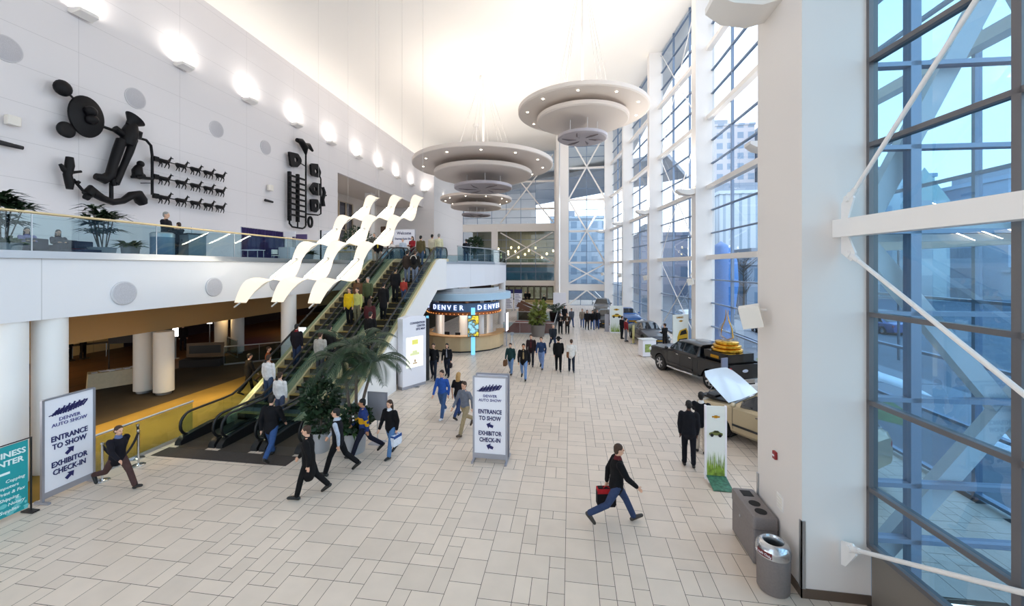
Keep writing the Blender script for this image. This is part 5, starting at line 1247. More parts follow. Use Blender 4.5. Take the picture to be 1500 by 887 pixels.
def show_sign(label, loc, rz, ang, w=1.0, h=2.42, twin=False):
    """free-standing sign, face towards local -y"""
    t = thing('auto_show_sign', label, 'sign', loc, rz)
    R, U = (1, 0, 0), (0, 0, 1)
    faces = [(0, 1)] + ([(.34, -1)] if twin else [])
    for y, sg in faces:
        MB().box((-w/2, y - .015, .22), (w/2, y + .015, h)).build('panel', SIGNW, parent=t)
        f = MB()
        for x in (-w/2, w/2): f.box((x - .025, y - .03, .0), (x + .025, y + .03, h + .02))
        f.box((-w/2, y - .03, h), (w/2, y + .03, h + .04)); f.box((-w/2, y - .028, .1), (w/2, y + .028, .24))
        f.build('frame', ALU, parent=t)
    for x in (-w/2, w/2): MB().box((x - .03, -.2, 0), (x + .03, .2 + (.34 if twin else 0), .05)).build('foot', ALU, parent=t)
    mb = MB(); y = -.017
    scribble(mb, (0, y, h - .3), R, U, .66*w, .26); mb.build('logo', NAVY, parent=t)
    mb = MB(); k = w / 1.0
    for s_, z in (('DENVER', .53), ('AUTO SHOW', .65)): MB().text(s_, .115*k, (0, y, h - z), R, U, sx=.98).build('lettering', mat('sign_violet', '#55508a', .6), parent=t)
    for s_, z in (('ENTRANCE', h - .98), ('TO SHOW', h - 1.17), ('EXHIBITOR', h - 1.6), ('CHECK-IN', h - 1.79)): MB().text(s_, .175*k, (0, y, z), R, U, off=.003, sx=.8).build('lettering', NAVY, parent=t)
    for z in (1.37, 1.98): mb = MB(); arrow(mb, (.0, y, h - z), R, U, .2, ang); mb.build('arrow', NAVY, parent=t)
    return t
a, b = P(62, 738, z=0), P(137, 704, z=0); c = (a + b) / 2; c.z = 0
show_sign('tall white auto show sign beside the round column, arrows pointing up right', c, atan2(b.y - a.y, b.x - a.x), radians(40), w=(b - a).length)
a, b = P(694, 674, z=0), P(742, 678, z=0); c = (a + b) / 2; c.z = 0
show_sign('double white auto show sign standing alone in the middle of the floor', c, atan2(b.y - a.y, b.x - a.x), radians(160), w=(b - a).length, twin=True)
# teal business centre banner on a black stand
a = P(46, 748, z=0); yb = a.y
t = thing('banner_stand', 'teal business center banner on a black stand at the picture edge', 'banner', (a.x, a.y, 0), -pi / 2 * 0)
TEAL = mat('banner_teal', '#17979c', .6, noise=.06, scale=3)
z1 = P(36, 645, x=a.x).z
MB().box((-.02, -1.3, .12), (.0, -.06, z1)).build('banner', TEAL, parent=t)
fr = MB().tube([(-.01, 0, 0), (-.01, 0, z1 + .04)], .018, 8).tube([(-.01, -1.35, z1 + .03), (-.01, .0, z1 + .03)], .014, 8).tube([(-.01, -1.35, 0), (-.01, -1.35, z1 + .04)], .018, 8)
fr.build('stand', M['black'], parent=t)
for yy in (0, -1.35): MB().box((-.16, yy - .09, 0), (.16, yy + .05, .03)).build('foot', M['black'], parent=t)
BW = mat('banner_white', '#e6f3f2', .6); mb = MB(); R, U = (0, 1, 0), (0, 0, 1)
MB().text('BUSINESS', .17, (.001, -.1, z1 - .2), R, U, off=.004, align='RIGHT').build('title', BW, parent=t); MB().text('CENTER', .17, (.001, -.14, z1 - .38), R, U, off=.004, align='RIGHT').build('title', BW, parent=t)
mb = MB()
mb.box((.001, -.7, z1 - .62), (.005, -.36, z1 - .57)); mb.build('rule', BW, parent=t)
for i, s_ in enumerate(('Copying', 'Computers', 'Print & Fax', 'Shipping', 'Notary', 'Supplies')): MB().text(s_, .095, (.001, -.12 - (.1 if i % 2 else 0), z1 - .78 - .13*i), R, U, align='RIGHT', italic=.2).build('lettering', BW, parent=t)
mb = MB(); rnd = random.Random(2)
for i in range(26): mb.sphere((.0, -.06 - rnd.random()*.9, .14 + rnd.random()*.26*(.4 + rnd.random())), (.004, .02 + rnd.random()*.05, .02 + rnd.random()*.04), 8, 4)
mb.build('leaf_pattern', mat('banner_pale', '#6cc3c4', .6), parent=t)
# stanchions with black belts
pts = [P(147, 690, z=0), P(178, 677, z=0), P(200, 672, z=0)]
pts = [Vector((-12.15, 8.9, 0)), Vector((-12.1, 9.75, 0)), P(202, 671, z=0)]
lab = ['chrome rope stanchion nearest to the tall auto show sign', 'chrome rope stanchion in the middle, before the glass guard', 'chrome rope stanchion nearest to the escalator mats']
for p, l in zip(pts, lab):
    t = thing('rope_stanchion', l, 'stanchion', p)
    MB().lathe([(.16, 0), (.16, .015), (.14, .03), (.04, .05)], 24).build('base', CHR, parent=t, smooth=40)
    MB().lathe([(.025, .04), (.025, .95), (.04, .96), (.04, 1.0), (.0, 1.02)], 14).build('post', CHR, parent=t, smooth=40)
for (p, q), l in zip(zip(pts, pts[1:]), ('black rope sagging between the first two stanchions', 'black rope sagging between the last two stanchions')):
    mb = MB(); n = 14; P0 = [p.lerp(q, k / n) + Vector((0, 0, .93 - .5 * (1 - (2*k/n - 1)**2))) for k in range(n + 1)]
    mb.tube(P0, .028, 8); mb.build('barrier_rope', mat('rope_black', '#120f14', .8), smooth=60, label=l, cat='rope', group='ropes by the tall sign')
# site map kiosk
a, b = P(590, 572, z=0), P(624, 562, z=0)
t = thing('map_kiosk', 'white lit convention center site map kiosk beside the escalators', 'kiosk', ((a + b) / 2).to_tuple(), atan2(b.y - a.y, b.x - a.x))
w = (b - a).length; hh_ = 3.15
MB().loft([[(-w/2, -.0, z), (w/2, 0, z), (w/2, .38, z), (-w/2, .38, z)] for z in (.14, hh_)]).build('cabinet', SIGNW, parent=t)
MB().box((w/2 + .002, -.01, .14), (w/2 + .2, .37, hh_ - .02)).build('side_panel', M['black'], parent=t)
MB().box((-w/2, .03, 0), (w/2, .35, .14)).build('plinth', ALU, parent=t)
MB().prism([(-w/2, 0, hh_), (w/2, 0, hh_), (w/2*.9, 0, hh_ + .12), (-w/2*.3, 0, hh_ + .2), (-w/2, 0, hh_ + .1)], (0, .38, 0)).build('crown', SIGNW, parent=t)
MB().box((-w*.36, -.008, .95), (w*.36, 0, 2.35)).build('map_panel', mat('map_glow', '#f2f3e2', .5, emit=.55), parent=t)
mb = MB().box((-w*.12, -.013, 2.0), (w*.14, -.008, 2.22)); mb.build('yellow_plan', mat('map_yellow', '#d9d36a', .5, emit=.3), parent=t)
mb = MB().box((-w*.2, -.013, 1.5), (w*.2, -.008, 1.62)).box((-w*.1, -.013, 1.62), (w*.1, -.008, 1.72)); mb.build('pale_plan', mat('map_pale', '#cfd3a0', .5, emit=.3), parent=t)
mb = MB().box((-w*.08, -.013, 1.1), (w*.1, -.008, 1.16)).box((-w*.03, -.013, 1.18), (w*.05, -.008, 1.3)); mb.build('legend', mat('map_legend', '#c9a98a', .5), parent=t)
for i, s_ in enumerate(('CONVENTION', 'CENTER', 'SITE MAP')): MB().text(s_, .14, (w*.45, -.008, hh_ - .16 - .15*i), (1, 0, 0), (0, 0, 1), align='RIGHT', ext=.003, off=.003, sx=.95).build('lettering', mat('sign_slate', '#3f4468', .6), parent=t)
# small music-stand sign by the planters
a = P(553, 648, z=0)
t = thing('poster_stand', 'small metal framed poster stand behind the yellow banded jacket', 'sign', a, -.05)
MB().rbox((-.24, -.2, 0), (.24, .2, .02), .04).build('base', ALU, parent=t); MB().tube([(0, 0, .02), (0, 0, .75)], .018, 8).build('post', M['steel'], parent=t)
MB().box((-.34, -.02, .72), (.34, .02, 1.62)).build('frame', ALU, parent=t); MB().box((-.3, -.026, .76), (.3, -.02, 1.58)).build('poster', mat('poster_grey', '#a7a5ac', .4), parent=t)
# car posters
GRASS = mat('poster_grass', '#7f9a3a', .6, noise=.5, scale=9)
def mini_car(t, w, z, col, y=-.03):
    s = w * .36; mb = MB()
    mb.prism([(x*s, y, z + q*s) for x, q in ((-1, -.25), (-1, .05), (-.75, .15), (-.45, .22), (-.2, .48), (.35, .48), (.65, .2), (1, .1), (1, -.25))], (0, -.008, 0)); mb.build('car_picture', col, parent=t)
    k = MB().prism([(x*s, y - .009, z + q*s) for x, q in ((-.36, .22), (-.16, .42), (.3, .42), (.48, .22))], (0, -.003, 0))
    k.build('picture_window', M['black'], parent=t)
    for x in (-.6, .6): MB().lathe([(.26*s, 0), (.26*s, .012), (0, .012)], 14, c=(x*s, y - .006, z - .25*s), R=Matrix.Rotation(pi/2, 3, 'X')).build('picture_wheel', M['black'], parent=t)
def bowtie(t, z, s, y=-.03):
    mb = MB().prism([(x*s, y, z + q*s*.8) for x, q in ((-1, -.22), (-.9, .22), (-.4, .22), (-.36, .45), (.42, .45), (.38, .22), (1, .22), (.9, -.22), (.4, -.22), (.36, -.45), (-.42, -.45), (-.38, -.22))], (0, -.006, 0))
    mb.build('emblem', M['gold'], parent=t)
def blades(t, w, z0, z1, y=-.031):
    mb = MB(); rnd = random.Random(4)
    for i in range(46):
        x = (rnd.random() - .5) * w * .94; h_ = (z1 - z0) * (.35 + .6 * rnd.random()); l = (rnd.random() - .5) * .1
        x1 = max(-w*.48, min(w*.48, x + l)); mb.add([(max(x - .02, -w*.48), y, z0), (min(x + .02, w*.48), y, z0), (x1, y - .002, z0 + h_)], [(0, 1, 2)])
    mb.build('grass_picture', GRASS, parent=t)
def car_poster(label, loc, rz, w, h, col, name=None):
    t = thing('car_poster', label, 'sign', loc, rz)
    MB().box((-w/2, -.025, .06), (w/2, .025, h)).build('panel', mat('poster_pale', '#e6ebe6', .5), parent=t)
    f = MB()
    for x in (-w/2 - .02, w/2 + .02): f.box((x - .02, -.04, 0), (x + .02, .04, h + .02))
    f.build('frame', SIGNW, parent=t); bowtie(t, h*.86, w*.22); mini_car(t, w, h*.63, col); blades(t, w, .08, h*.42)
    if name: MB().text(name, .18, (0, -.03, h*.94), (1, 0, 0), (0, 0, 1), off=.003).build('lettering', M['gold'], parent=t)
    MB().box((-w/2, -.22, 0), (w/2, .22, .05)).build('base', SIGNW, parent=t)
    return t
YEL = mat('picture_yellow', '#c9a21e', .5)
p = P(903, 487, z=0); car_poster('tall white poster with a yellow car over grass, in front of the blue car', p, .05, 1.05, 2.3, YEL)
p = P(984, 506, z=0); t = thing('car_poster', 'white poster with a big yellow car behind the pickup nose', 'sign', (p.x + .45, p.y - .6, 0), .45)
MB().box((-.65, -.025, .0), (.65, .025, 2.3)).build('panel', MATS['poster_pale'], parent=t); MB().text('CAMARO', .17, (-.1, -.03, 2.1), (1, 0, 0), (0, 0, 1), off=.004, sx=.8).build('lettering', M['gold'], parent=t)
bowtie(t, 1.85, .17)
mb = MB().prism([(x, -.032, z) for x, z in ((-.3, .25), (-.3, .75), (-.1, 1.2), (.45, 1.35), (.58, 1.1), (.58, .3))], (0, -.006, 0)); mb.build('front_picture', YEL, parent=t); MB().prism([(x, -.04, z) for x, z in ((-.2, .4), (-.2, .6), (.5, .66), (.5, .45))], (0, -.004, 0)).build('grille_picture', M['black'], parent=t); MB().prism([(x, -.04, z) for x, z in ((-.12, .85), (.02, 1.15), (.4, 1.25), (.5, .95))], (0, -.004, 0)).build('picture_window', M['black'], parent=t)
MB().box((-.65, -.25, 0), (.65, .25, .05)).build('base', SIGNW, parent=t)
# near green poster stand with a sloping foot
a, b = P(1038, 703, z=0), P(1058, 700, z=0); z1 = 1.93
t = car_poster('narrow poster stand with a car over green grass beside the person in the dark suit', ((a + b)/2).to_tuple(), -.02, .46, z1, mat('picture_olive', '#6b7338', .5))
MB().prism([(-.24, -.62, .01), (.24, -.62, .01), (.24, -.05, .1), (-.24, -.05, .1)], (0, 0, .02)).build('foot_panel', mat('foot_picture', '#3f6f5a', .5, noise=.5, scale=12), parent=t)
# white counter and small stands by the sedan
p = P(948, 521, z=0); t = thing('display_counter', 'white display counter in front of the dark grey sedan', 'counter', (p.x, p.y, 0), .3)
MB().rbox((-.45, -.3, .04), (.45, .3, 1.05), .03).build('body', SIGNW, parent=t); MB().box((-.5, -.34, 1.05), (.5, .34, 1.09)).build('top', mat('counter_pale', '#d9dad6', .4), parent=t); MB().box((-.4, -.26, 0), (.4, .26, .04)).build('plinth', M['black'], parent=t)
MB().box((-.3, -.31, .3), (.1, -.3, .8)).build('picture', mat('counter_green', '#8fa05a', .5, noise=.4, scale=8), parent=t)
p = P(928, 503, z=0); t = thing('info_stand', 'slim yellow edged info stand left of the dark grey sedan', 'sign', (p.x, p.y, 0), 1.1)
MB().box((-.2, -.02, .03), (.2, .02, 1.35)).build('panel', mat('stand_yellow', '#c9b87a', .5), parent=t); MB().box((-.24, -.15, 0), (.24, .15, .03)).build('base', ALU, parent=t)
p = P(889, 485, z=0); t = thing('info_stand', 'slim steel info stand left of the tall car poster', 'sign', (p.x, p.y, 0), .0)
MB().box((-.18, -.02, .03), (.18, .02, 1.5)).build('panel', ALU, parent=t); MB().box((-.24, -.15, 0), (.24, .15, .03)).build('base', ALU, parent=t)
p = P(1075, 575, z=0); t = thing('price_stand', 'slim steel price stand at the tail of the pickup', 'sign', (6.2, 17.5, 0), .5)
MB().box((-.16, -.03, .03), (.16, .03, 1.9)).build('panel', mat('stand_slate', '#7b7f92', .35, .4), parent=t); MB().box((-.25, -.2, 0), (.25, .2, .03)).build('base', ALU, parent=t)
# schedule boards at the far stairs and the tripod by the walkers
for px, l in ((746, 'white schedule board with a navy header beyond the stairs, left one'), (759, 'white schedule board with a navy header beyond the stairs, right one')):
    p = P(px, 455, z=0); t = thing('schedule_board', l, 'sign', (p.x, p.y, 0), 0)
    MB().box((-.5, -.03, .25), (.5, .03, 2.25)).build('panel', SIGNW, parent=t); MB().box((-.5, -.035, 2.25), (.5, .035, 2.75)).build('header', NAVY, parent=t)
    mb = MB()
    for i in range(9):
        mb.box((-.38, -.036, 2.05 - i*.2), (.1 + .25*((i*7) % 3)/2, -.03, 2.11 - i*.2))
    mb.build('text_lines', NAVY, parent=t)
    for x in (-.4, .4): MB().box((x - .03, -.25, 0), (x + .03, .25, .25)).build('foot', ALU, parent=t)
p = P(750, 536, z=0); t = thing('tripod', 'thin tripod stand behind the person in the green jacket', 'tripod', (p.x, p.y, 0))
for k in range(3):
    a = 2*pi*k/3 + .4; MB().tube([(cos(a)*.5, sin(a)*.5, 0), (0, 0, 1.75)], .016, 6).build('leg', M['steel'], parent=t)
MB().rbox((-.09, -.07, 1.75), (.09, .07, 1.92), .03).build('head', M['grey'], parent=t)
# ================================================================== bins and fittings at the near column
BING = mat('bin_taupe', '#7c7472', .55, noise=.06, scale=30)
t = thing('recycling_bin', 'taupe three hole recycling bin against the near column', 'bin', (3.62, 8.68, 0))
MB().rbox((-.21, -.52, .02), (.21, .52, .66), .03).build('body', BING, parent=t, smooth=35)
l = MB().rbox((-.225, -.535, .675), (.225, .535, .9), .06); lid = l.build('lid', BING, parent=t, smooth=35)
RH = mat('hole_dark', '#141214', .8)
MB().box((-.1, .2, .9), (.1, .42, .906)).build('slot', RH, parent=lid)
for y in (-.05, -.32): MB().lathe([(.105, .898), (.105, .906), (0, .907)], 20, c=(0, y, 0)).build('hole', RH, parent=lid)
MB().cbox((-.215, .1, .55), (.012, .035, .035)).build('lock', M['steel'], parent=t)
t = thing('trash_can', 'round taupe trash can with a shiny domed rim beside the near column', 'bin', (3.5, 7.62, 0))
MB().lathe([(.235, 0), (.25, .03), (.26, .62)], 40).build('body', BING, parent=t, smooth=40)
MB().lathe([(.268, .62), (.272, .7), (.255, .77), (.2, .83), (.165, .835), (.15, .81), (.14, .7), (.15, .63)], 40).build('rim', mat('rim_alu', '#c7c9cc', .22, .9), parent=t, smooth=50)
MB().lathe([(.148, .66), (0, .66)], 24).build('opening', RH, parent=t)
mb = MB(); n = 8
for k in range(n):
    a0, a1 = radians(186 + 7*k), radians(186 + 7*(k+1)); r_ = .2735
    mb.add([(r_*cos(a0), r_*sin(a0), .645), (r_*cos(a1), r_*sin(a1), .645), (r_*cos(a1)*.99, r_*sin(a1)*.99, .735), (r_*cos(a0)*.99, r_*sin(a0)*.99, .735)], [(0, 1, 2, 3)])
mb.build('label_band', mat('label_maroon', '#6d1f24', .5), parent=t)
a = radians(214); rg = Vector((-sin(a), cos(a), 0)) * -1; MB().text('Trash Only', .06, (.2765*cos(a), .2765*sin(a), .69), (-sin(a), cos(a), 0), (0, 0, 1), ext=.001, off=.001).build('lettering', SIGNW, parent=t)
p = P(1137, 666, x=3.88); t = thing('wall_mounted_fire_alarm', 'small red fire alarm box on the near column above the recycling bin', 'alarm', (3.88, p.y, p.z))
MB().rbox((-.05, -.055, -.07), (0, .055, .07), .012).build('body', mat('alarm_red', '#8d1c24', .4), parent=t); MB().box((-.056, -.03, -.02), (-.05, .03, .01)).build('handle', SIGNW, parent=t)
p = P(1143, 735, x=3.88); t = thing('wall_plate', 'white louvred plate low on the near column above the trash can', 'plate', (3.88, p.y, p.z))
MB().box((-.012, -.11, -.14), (0, .11, .14)).build('plate', M['white'], parent=t)
mb = MB()
for i in range(4): mb.box((-.018, -.09, -.11 + .06*i), (-.012, .09, -.075 + .06*i))
mb.build('louvre', M['warm'], parent=t)
# ================================================================== information desk
cx_, cy_ = -7.6, 28.3
DW = mat('desk_wood', '#b78d5d', .45, noise=.08, scale=4); DF = mat('desk_front', '#c7ad86', .5, noise=.05, scale=3)
t = thing('information_desk', 'rounded wooden information desk under the upper floor', 'desk', (cx_, cy_, 0))
def ringpts(r, a0, a1, n): return [(r*cos(radians(a0 + (a1 - a0)*k/n)), r*sin(radians(a0 + (a1 - a0)*k/n))) for k in range(n + 1)]
def arc_band(mb, r0, r1, z0, z1, a0, a1, n, mi=0):
    rings = []
    for (x0, y0), (x1, y1) in zip(ringpts(r0, a0, a1, n), ringpts(r1, a0, a1, n)): rings.append([(x0, y0, z0), (x1, y1, z0), (x1, y1, z1), (x0, y0, z1)])
    return mb.loft(rings, mi)
arc_band(MB(), 2.65, 2.85, .1, 1.0, -185, 25, 10).build('front', DF, parent=t)
arc_band(MB(), 2.35, 2.98, 1.0, 1.08, -185, 25, 10).build('counter_top', DW, parent=t)
arc_band(MB(), 2.68, 2.8, 0, .1, -185, 25, 10).build('kick_plate', M['black'], parent=t)
for k, a in enumerate((-122, -92, -62)):
    p = Vector((cx_ + 1.7*cos(radians(a)), cy_ + 1.7*sin(radians(a)), 0)); s = thing('bar_stool', ['dark stool inside the information desk, left one', 'dark stool inside the information desk, middle one', 'dark stool inside the information desk, right one'][k], 'stool', p)
    MB().lathe([(.2, .62), (.21, .68), (0, .69)], 20).build('seat', M['dark'], parent=s, smooth=40); MB().lathe([(.24, 0), (.22, .03), (.03, .05), (.03, .62)], 16).build('pedestal', M['steel'], parent=s, smooth=40)
    MB().rbox((-.18, .15, .8), (.18, .2, 1.12), .02).build('backrest', M['dark'], parent=s); MB().tube([(0, .1, .64), (0, .19, .85)], .02, 6).build('back_post', M['steel'], parent=s)
# overhead rings
t = thing('ceiling_ring', 'pale blue curved ceiling ring above the information desk', 'canopy', (cx_, cy_, 0)); CY_ = mat('ring_blue', '#a9c6da', .5)
arc_band(MB(), 3.0, 3.35, 3.42, 3.85, -200, 40, 28).build('ring', CY_, parent=t, smooth=40)
arc_band(MB(), 1.0, 3.0, 3.85, 3.95, -200, 40, 28).build('soffit', mat('soffit_grey', '#b9bdc2', .6), parent=t)
arc_band(MB(), 2.45, 2.5, 3.95, 4.19, -200, 40, 20).build('hanger', mat('soffit_grey2', '#b9bdc2', .6), parent=t)
t = thing('neon_sign_ring', 'curved sign ring with lit DENVER letters above the information desk', 'sign', (cx_, cy_, 0))
arc_band(MB(), 2.4, 2.5, 2.62, 3.2, -200, 30, 28).build('band', mat('sign_slate_blue', '#56708f', .4, .2), parent=t, smooth=40)
arc_band(MB(), 2.35, 2.62, 2.42, 2.62, -200, 30, 28).build('copper_band', mat('copper', '#a1582f', .4, .5, noise=.3, scale=12), parent=t, smooth=40)
bl = MB()
for k in range(36):
    a = radians(-195 + k*6.2); bl.sphere((2.64*cos(a), 2.64*sin(a), 2.5), .03, 6, 4)
bl.build('bulb_row', mat('bulb_warm', '#e8a25a', .4, emit=1.2), parent=t)
NEON = mat('neon_white', '#e6ecff', .4, emit=1.1, ec='#c3cfff')
def word_on_ring(s_, r, z, a_c, size, step):
    for i, ch in enumerate(s_):
        a = radians(a_c + (i - (len(s_) - 1) / 2) * step); MB().text(ch, size, (r*cos(a), r*sin(a), z), (-sin(a), cos(a), 0), (0, 0, 1), ext=.02, off=.004).build('letter', NEON, parent=t)
word_on_ring('DENVER', 2.53, 2.9, -103, .46, 9.4)
word_on_ring('DENVER', 2.53, 2.9, -28, .46, 9.4); word_on_ring('DENVER', 2.53, 2.9, -178, .46, 9.4)
arc_band(MB(), 1.85, 1.93, 3.0, 3.4, -200, 30, 20).build('inner_band', mat('ring_rust', '#5f4438', .5), parent=t)
for x, y in ((-1.6, -1.0), (1.45, -1.05), (-1.85, .4), (1.8, .3)):
    MB().lathe([(.22, 0), (.22, 3.84)], 20).build('column', M['white'], loc=(cx_ + x, cy_ + y, 0), smooth=40, label='slim white column inside the information desk', cat='column', kind='structure')
for (a, l) in ((-146, 'left'), (-2, 'right')):
    r_ = 3.12; p = Vector((cx_ + (r_ if a != -2 else 3.1)*cos(radians(a)), cy_ + (r_ if a != -2 else 3.1)*sin(radians(a)), 0))
    t = thing('backlit_panel', 'glowing white poster panel at the %s end of the information desk' % l, 'sign', p, radians(a + 90))
    MB().box((-.4, -.05, 1.1), (.4, .05, 2.4)).build('frame', ALU, parent=t); MB().box((-.37, -.06, 1.13), (.37, -.05, 2.37)).build('screen', mat('panel_glow', '#fdf3ec', .5, emit=1.5), parent=t)
    MB().box((-.05, -.04, 0), (.05, .04, 1.1)).build('post', ALU, parent=t)
p = P(693, 519, z=0); t = thing('screen_totem', 'cyan lit post with a tall video screen before the information desk', 'screen', (p.x, p.y, 0), .35)
MB().rbox((-.13, -.06, 0), (.13, .06, 3.0), .03).build('post', mat('totem_cyan', '#7cc8f2', .3, emit=.6), parent=t)
MB().rbox((-.36, -.17, 1.15), (.36, -.06, 2.55), .02).build('screen_case', M['black'], parent=t)
sc_ = mat('screen_picture', '#7aa6a2', .3, emit=.5)
nt = sc_.node_tree; bs = nt.nodes['Principled BSDF']; tcn = nt.nodes.new('ShaderNodeTexCoord'); nz = nt.nodes.new('ShaderNodeTexNoise'); nz.inputs['Scale'].default_value = 3.2
rp = nt.nodes.new('ShaderNodeValToRGB'); nt.links.new(tcn.outputs['Object'], nz.inputs['Vector']); nt.links.new(nz.outputs['Fac'], rp.inputs['Fac'])
e_ = rp.color_ramp.elements; e_[0].position = .4; e_[0].color = lin('#e0c83a'); e_[1].position = .62; e_[1].color = lin('#8fc6d6'); nn_ = e_.new(.5); nn_.color = lin('#2a2a2e')
nt.links.new(rp.outputs['Color'], bs.inputs['Base Color']); nt.links.new(rp.outputs['Color'], bs.inputs['Emission Color'])
MB().box((-.33, -.176, 1.2), (.33, -.17, 2.5)).build('screen', sc_, parent=t)
t = thing('light_post', 'slim cyan lit post beside the site map kiosk', 'lamp', (P(626, 524, z=0).x, P(626, 524, z=0).y, 0)); MB().rbox((-.07, -.07, 0), (.07, .07, 2.6), .02).build('post', MATS['totem_cyan'], parent=t)
# ================================================================== plants
LEAF = mat('leaf_dark', '#22381f', .5, noise=.35, scale=5); LEAF2 = mat('leaf_mid', '#3b5a2c', .5, noise=.35, scale=5); TRUNK = mat('palm_trunk', '#5d5046', .8, noise=.2, scale=12, bump=.4); SOIL = mat('soil', '#2a2019', .95, noise=.2, scale=20)
POT = mat('pot_silver', '#b6bac0', .35, .6)
def frond(mb, base, az, L, rise, droop, n=16, wl=.36, ww=.02):
    pts = []
    for i in range(n + 1):
        s = i / n; r_ = L * s * (1 - .12*s); z = L * (rise * s - droop * s * s)
        pts.append(Vector(base) + Vector((cos(az)*r_, sin(az)*r_, z)))
    mb.tube(pts, [.018*(1 - .8*i/n) for i in range(n + 1)], 4)
    sd = Vector((-sin(az), cos(az), 0))
    for i in range(2, n + 1):
        d = (pts[i] - pts[i-1]).normalized(); k = wl * (1 - abs(2*i/n - 1.05)**2 * .75)
        for g in (-1, 1):
            for h_ in (0, .5):
                p = pts[i-1].lerp(pts[i], h_); t_ = p + sd*g*k*.8 + d*k*.55 + Vector((0, 0, -k*.35)); m_ = p.lerp(t_, .45) + Vector((0, 0, .02)); w_ = d * ww
                mb.add([p, m_ + w_, t_, m_ - w_], [(0, 1, 2, 3)])
def pot(t, r, h, m=None, r2=None):
    r2 = r2 or r*.85
    MB().lathe([(r2, 0), (r, h - .04), (r + .02, h - .03), (r + .02, h), (r - .03, h), (r - .04, h - .06)], 28).build('pot', m or POT, parent=t, smooth=40)
    MB().lathe([(r - .03, h - .05), (0, h - .03)], 20).build('soil', SOIL, parent=t)
def palm(name, label, loc, stems, nf, L, leaf=LEAF, pr=.42, ph=.7, seed=1, potm=None):
    t = thing(name, label, 'plant', loc); rnd = random.Random(seed); pot(t, pr, ph, potm)
    fo = MB()
    for (x0, y0, x1, y1, z1) in stems:
        n = 7; pts = [Vector((x0 + (x1 - x0)*(s/n)**1.5, y0 + (y1 - y0)*(s/n)**1.5, ph - .05 + (z1 - ph)*s/n)) for s in range(n + 1)]
        MB().tube(pts, [.055 - .018*s/n for s in range(n + 1)], 10).build('trunk', TRUNK, parent=t, smooth=50)
        for k in range(nf):
            a = 2*pi*k/nf + rnd.random()*.5; frond(fo, pts[-1], a, L*(.8 + .4*rnd.random()), .3 + rnd.random()*1.0, .75 + rnd.random()*.45)
    fo.build('foliage', leaf, parent=t, weld=False); return t
def bushy(mb, c, r, n, ll, rnd, wd=.35):
    for i in range(n):
        v = Vector((rnd.gauss(0, 1), rnd.gauss(0, 1), rnd.gauss(0, 1))).normalized(); p = Vector(c) + Vector((v.x*r[0], v.y*r[1], v.z*r[2])) * (.35 + .65*rnd.random()**.5)
        d = (v + Vector((rnd.gauss(0, .5), rnd.gauss(0, .5), rnd.gauss(0, .4)))).normalized(); sd, u = basis(d)
        a = rnd.random()*pi; w_ = sd*cos(a) + u*sin(a); l = ll*(.7 + .6*rnd.random())
        mb.add([p, p + d*l*.5 + w_*l*wd, p + d*l, p + d*l*.5 - w_*l*wd], [(0, 1, 2, 3)])
def spiky(mb, c, n, L, rnd, up=.7):
    for i in range(n):
        a = rnd.random()*2*pi; e = up*(.3 + rnd.random()); d = Vector((cos(a), sin(a), e)).normalized(); sd = Vector((-sin(a), cos(a), 0)); l = L*(.6 + .5*rnd.random())
        p = Vector(c); m_ = p + d*l*.55; q = p + d*l + Vector((0, 0, -l*.25)); w_ = sd*.035*(L/.5)
        mb.add([p - w_*.4, p + w_*.4, m_ + w_, q, m_ - w_], [(0, 1, 2, 3, 4)])
p = P(519, 660, z=0)
t = palm('potted_palm', 'tall three stemmed palm in a silver pot at the foot of the escalators', (p.x, p.y, 0), [(-.1, 0, -.45, .1, 2.7), (.03, .05, -.02, .15, 3.1), (.12, 0, .62, .05, 2.75)], 12, 1.3, seed=3, pr=.36, ph=.62)
u = MB(); rnd = random.Random(9); bushy(u, (-.0, -.02, 1.0), (.5, .45, .35), 420, .16, rnd); u.build('underplanting', LEAF, parent=t, weld=False)
u = MB(); spiky(u, (.0, -.12, .62), 70, .62, rnd, .45); u.build('spiky_leaves', LEAF2, parent=t, weld=False)
p = P(480, 662, z=0); t = thing('potted_shrub', 'dark leafy shrub in a silver pot beside the tall palm', 'plant', (p.x - .3, p.y + .1, 0)); pot(t, .3, .6)
MB().tube([(0, 0, .5), (.02, 0, 1.0), (-.02, .03, 1.6)], .03, 8).build('stem', TRUNK, parent=t)
u = MB(); rnd = random.Random(10); bushy(u, (0, 0, 1.62), (.55, .5, .62), 900, .15, rnd); bushy(u, (.1, -.1, .95), (.42, .4, .4), 300, .15, rnd); u.build('foliage', LEAF, parent=t, weld=False)
# planters farther down the hall
p = P(788, 492, z=0); t = thing('potted_plant', 'broad leaved yellow green plant in a dark pot at the corner of the red landing', 'plant', (p.x, p.y, 0)); pot(t, .62, .95, mat('pot_taupe', '#6f6862', .6), .5)
u = MB(); rnd = random.Random(11); bushy(u, (0, 0, 1.5), (.55, .5, .45), 150, .42, rnd, .3); bushy(u, (.1, 0, 2.2), (.38, .35, .5), 70, .5, rnd, .3); u.build('foliage', mat('leaf_olive', '#6b7330', .5, noise=.4, scale=4), parent=t, weld=False)
MB().tube([(0, 0, .8), (.05, 0, 2.2)], .05, 8).build('stem', TRUNK, parent=t)
p = P(813, 470, z=0); t = thing('potted_plant', 'dark palm in a black pot beyond the huddle of people', 'plant', (p.x, p.y, 0)); pot(t, .6, 1.0, M['black'], .5)
u = MB(); rnd = random.Random(12)
for k in range(16): frond(u, (0, 0, 1.0), 2*pi*k/16 + rnd.random()*.4, 1.4, .6 + rnd.random()*.7, .6, 8, .4, .05)
u.build('foliage', LEAF, parent=t, weld=False)
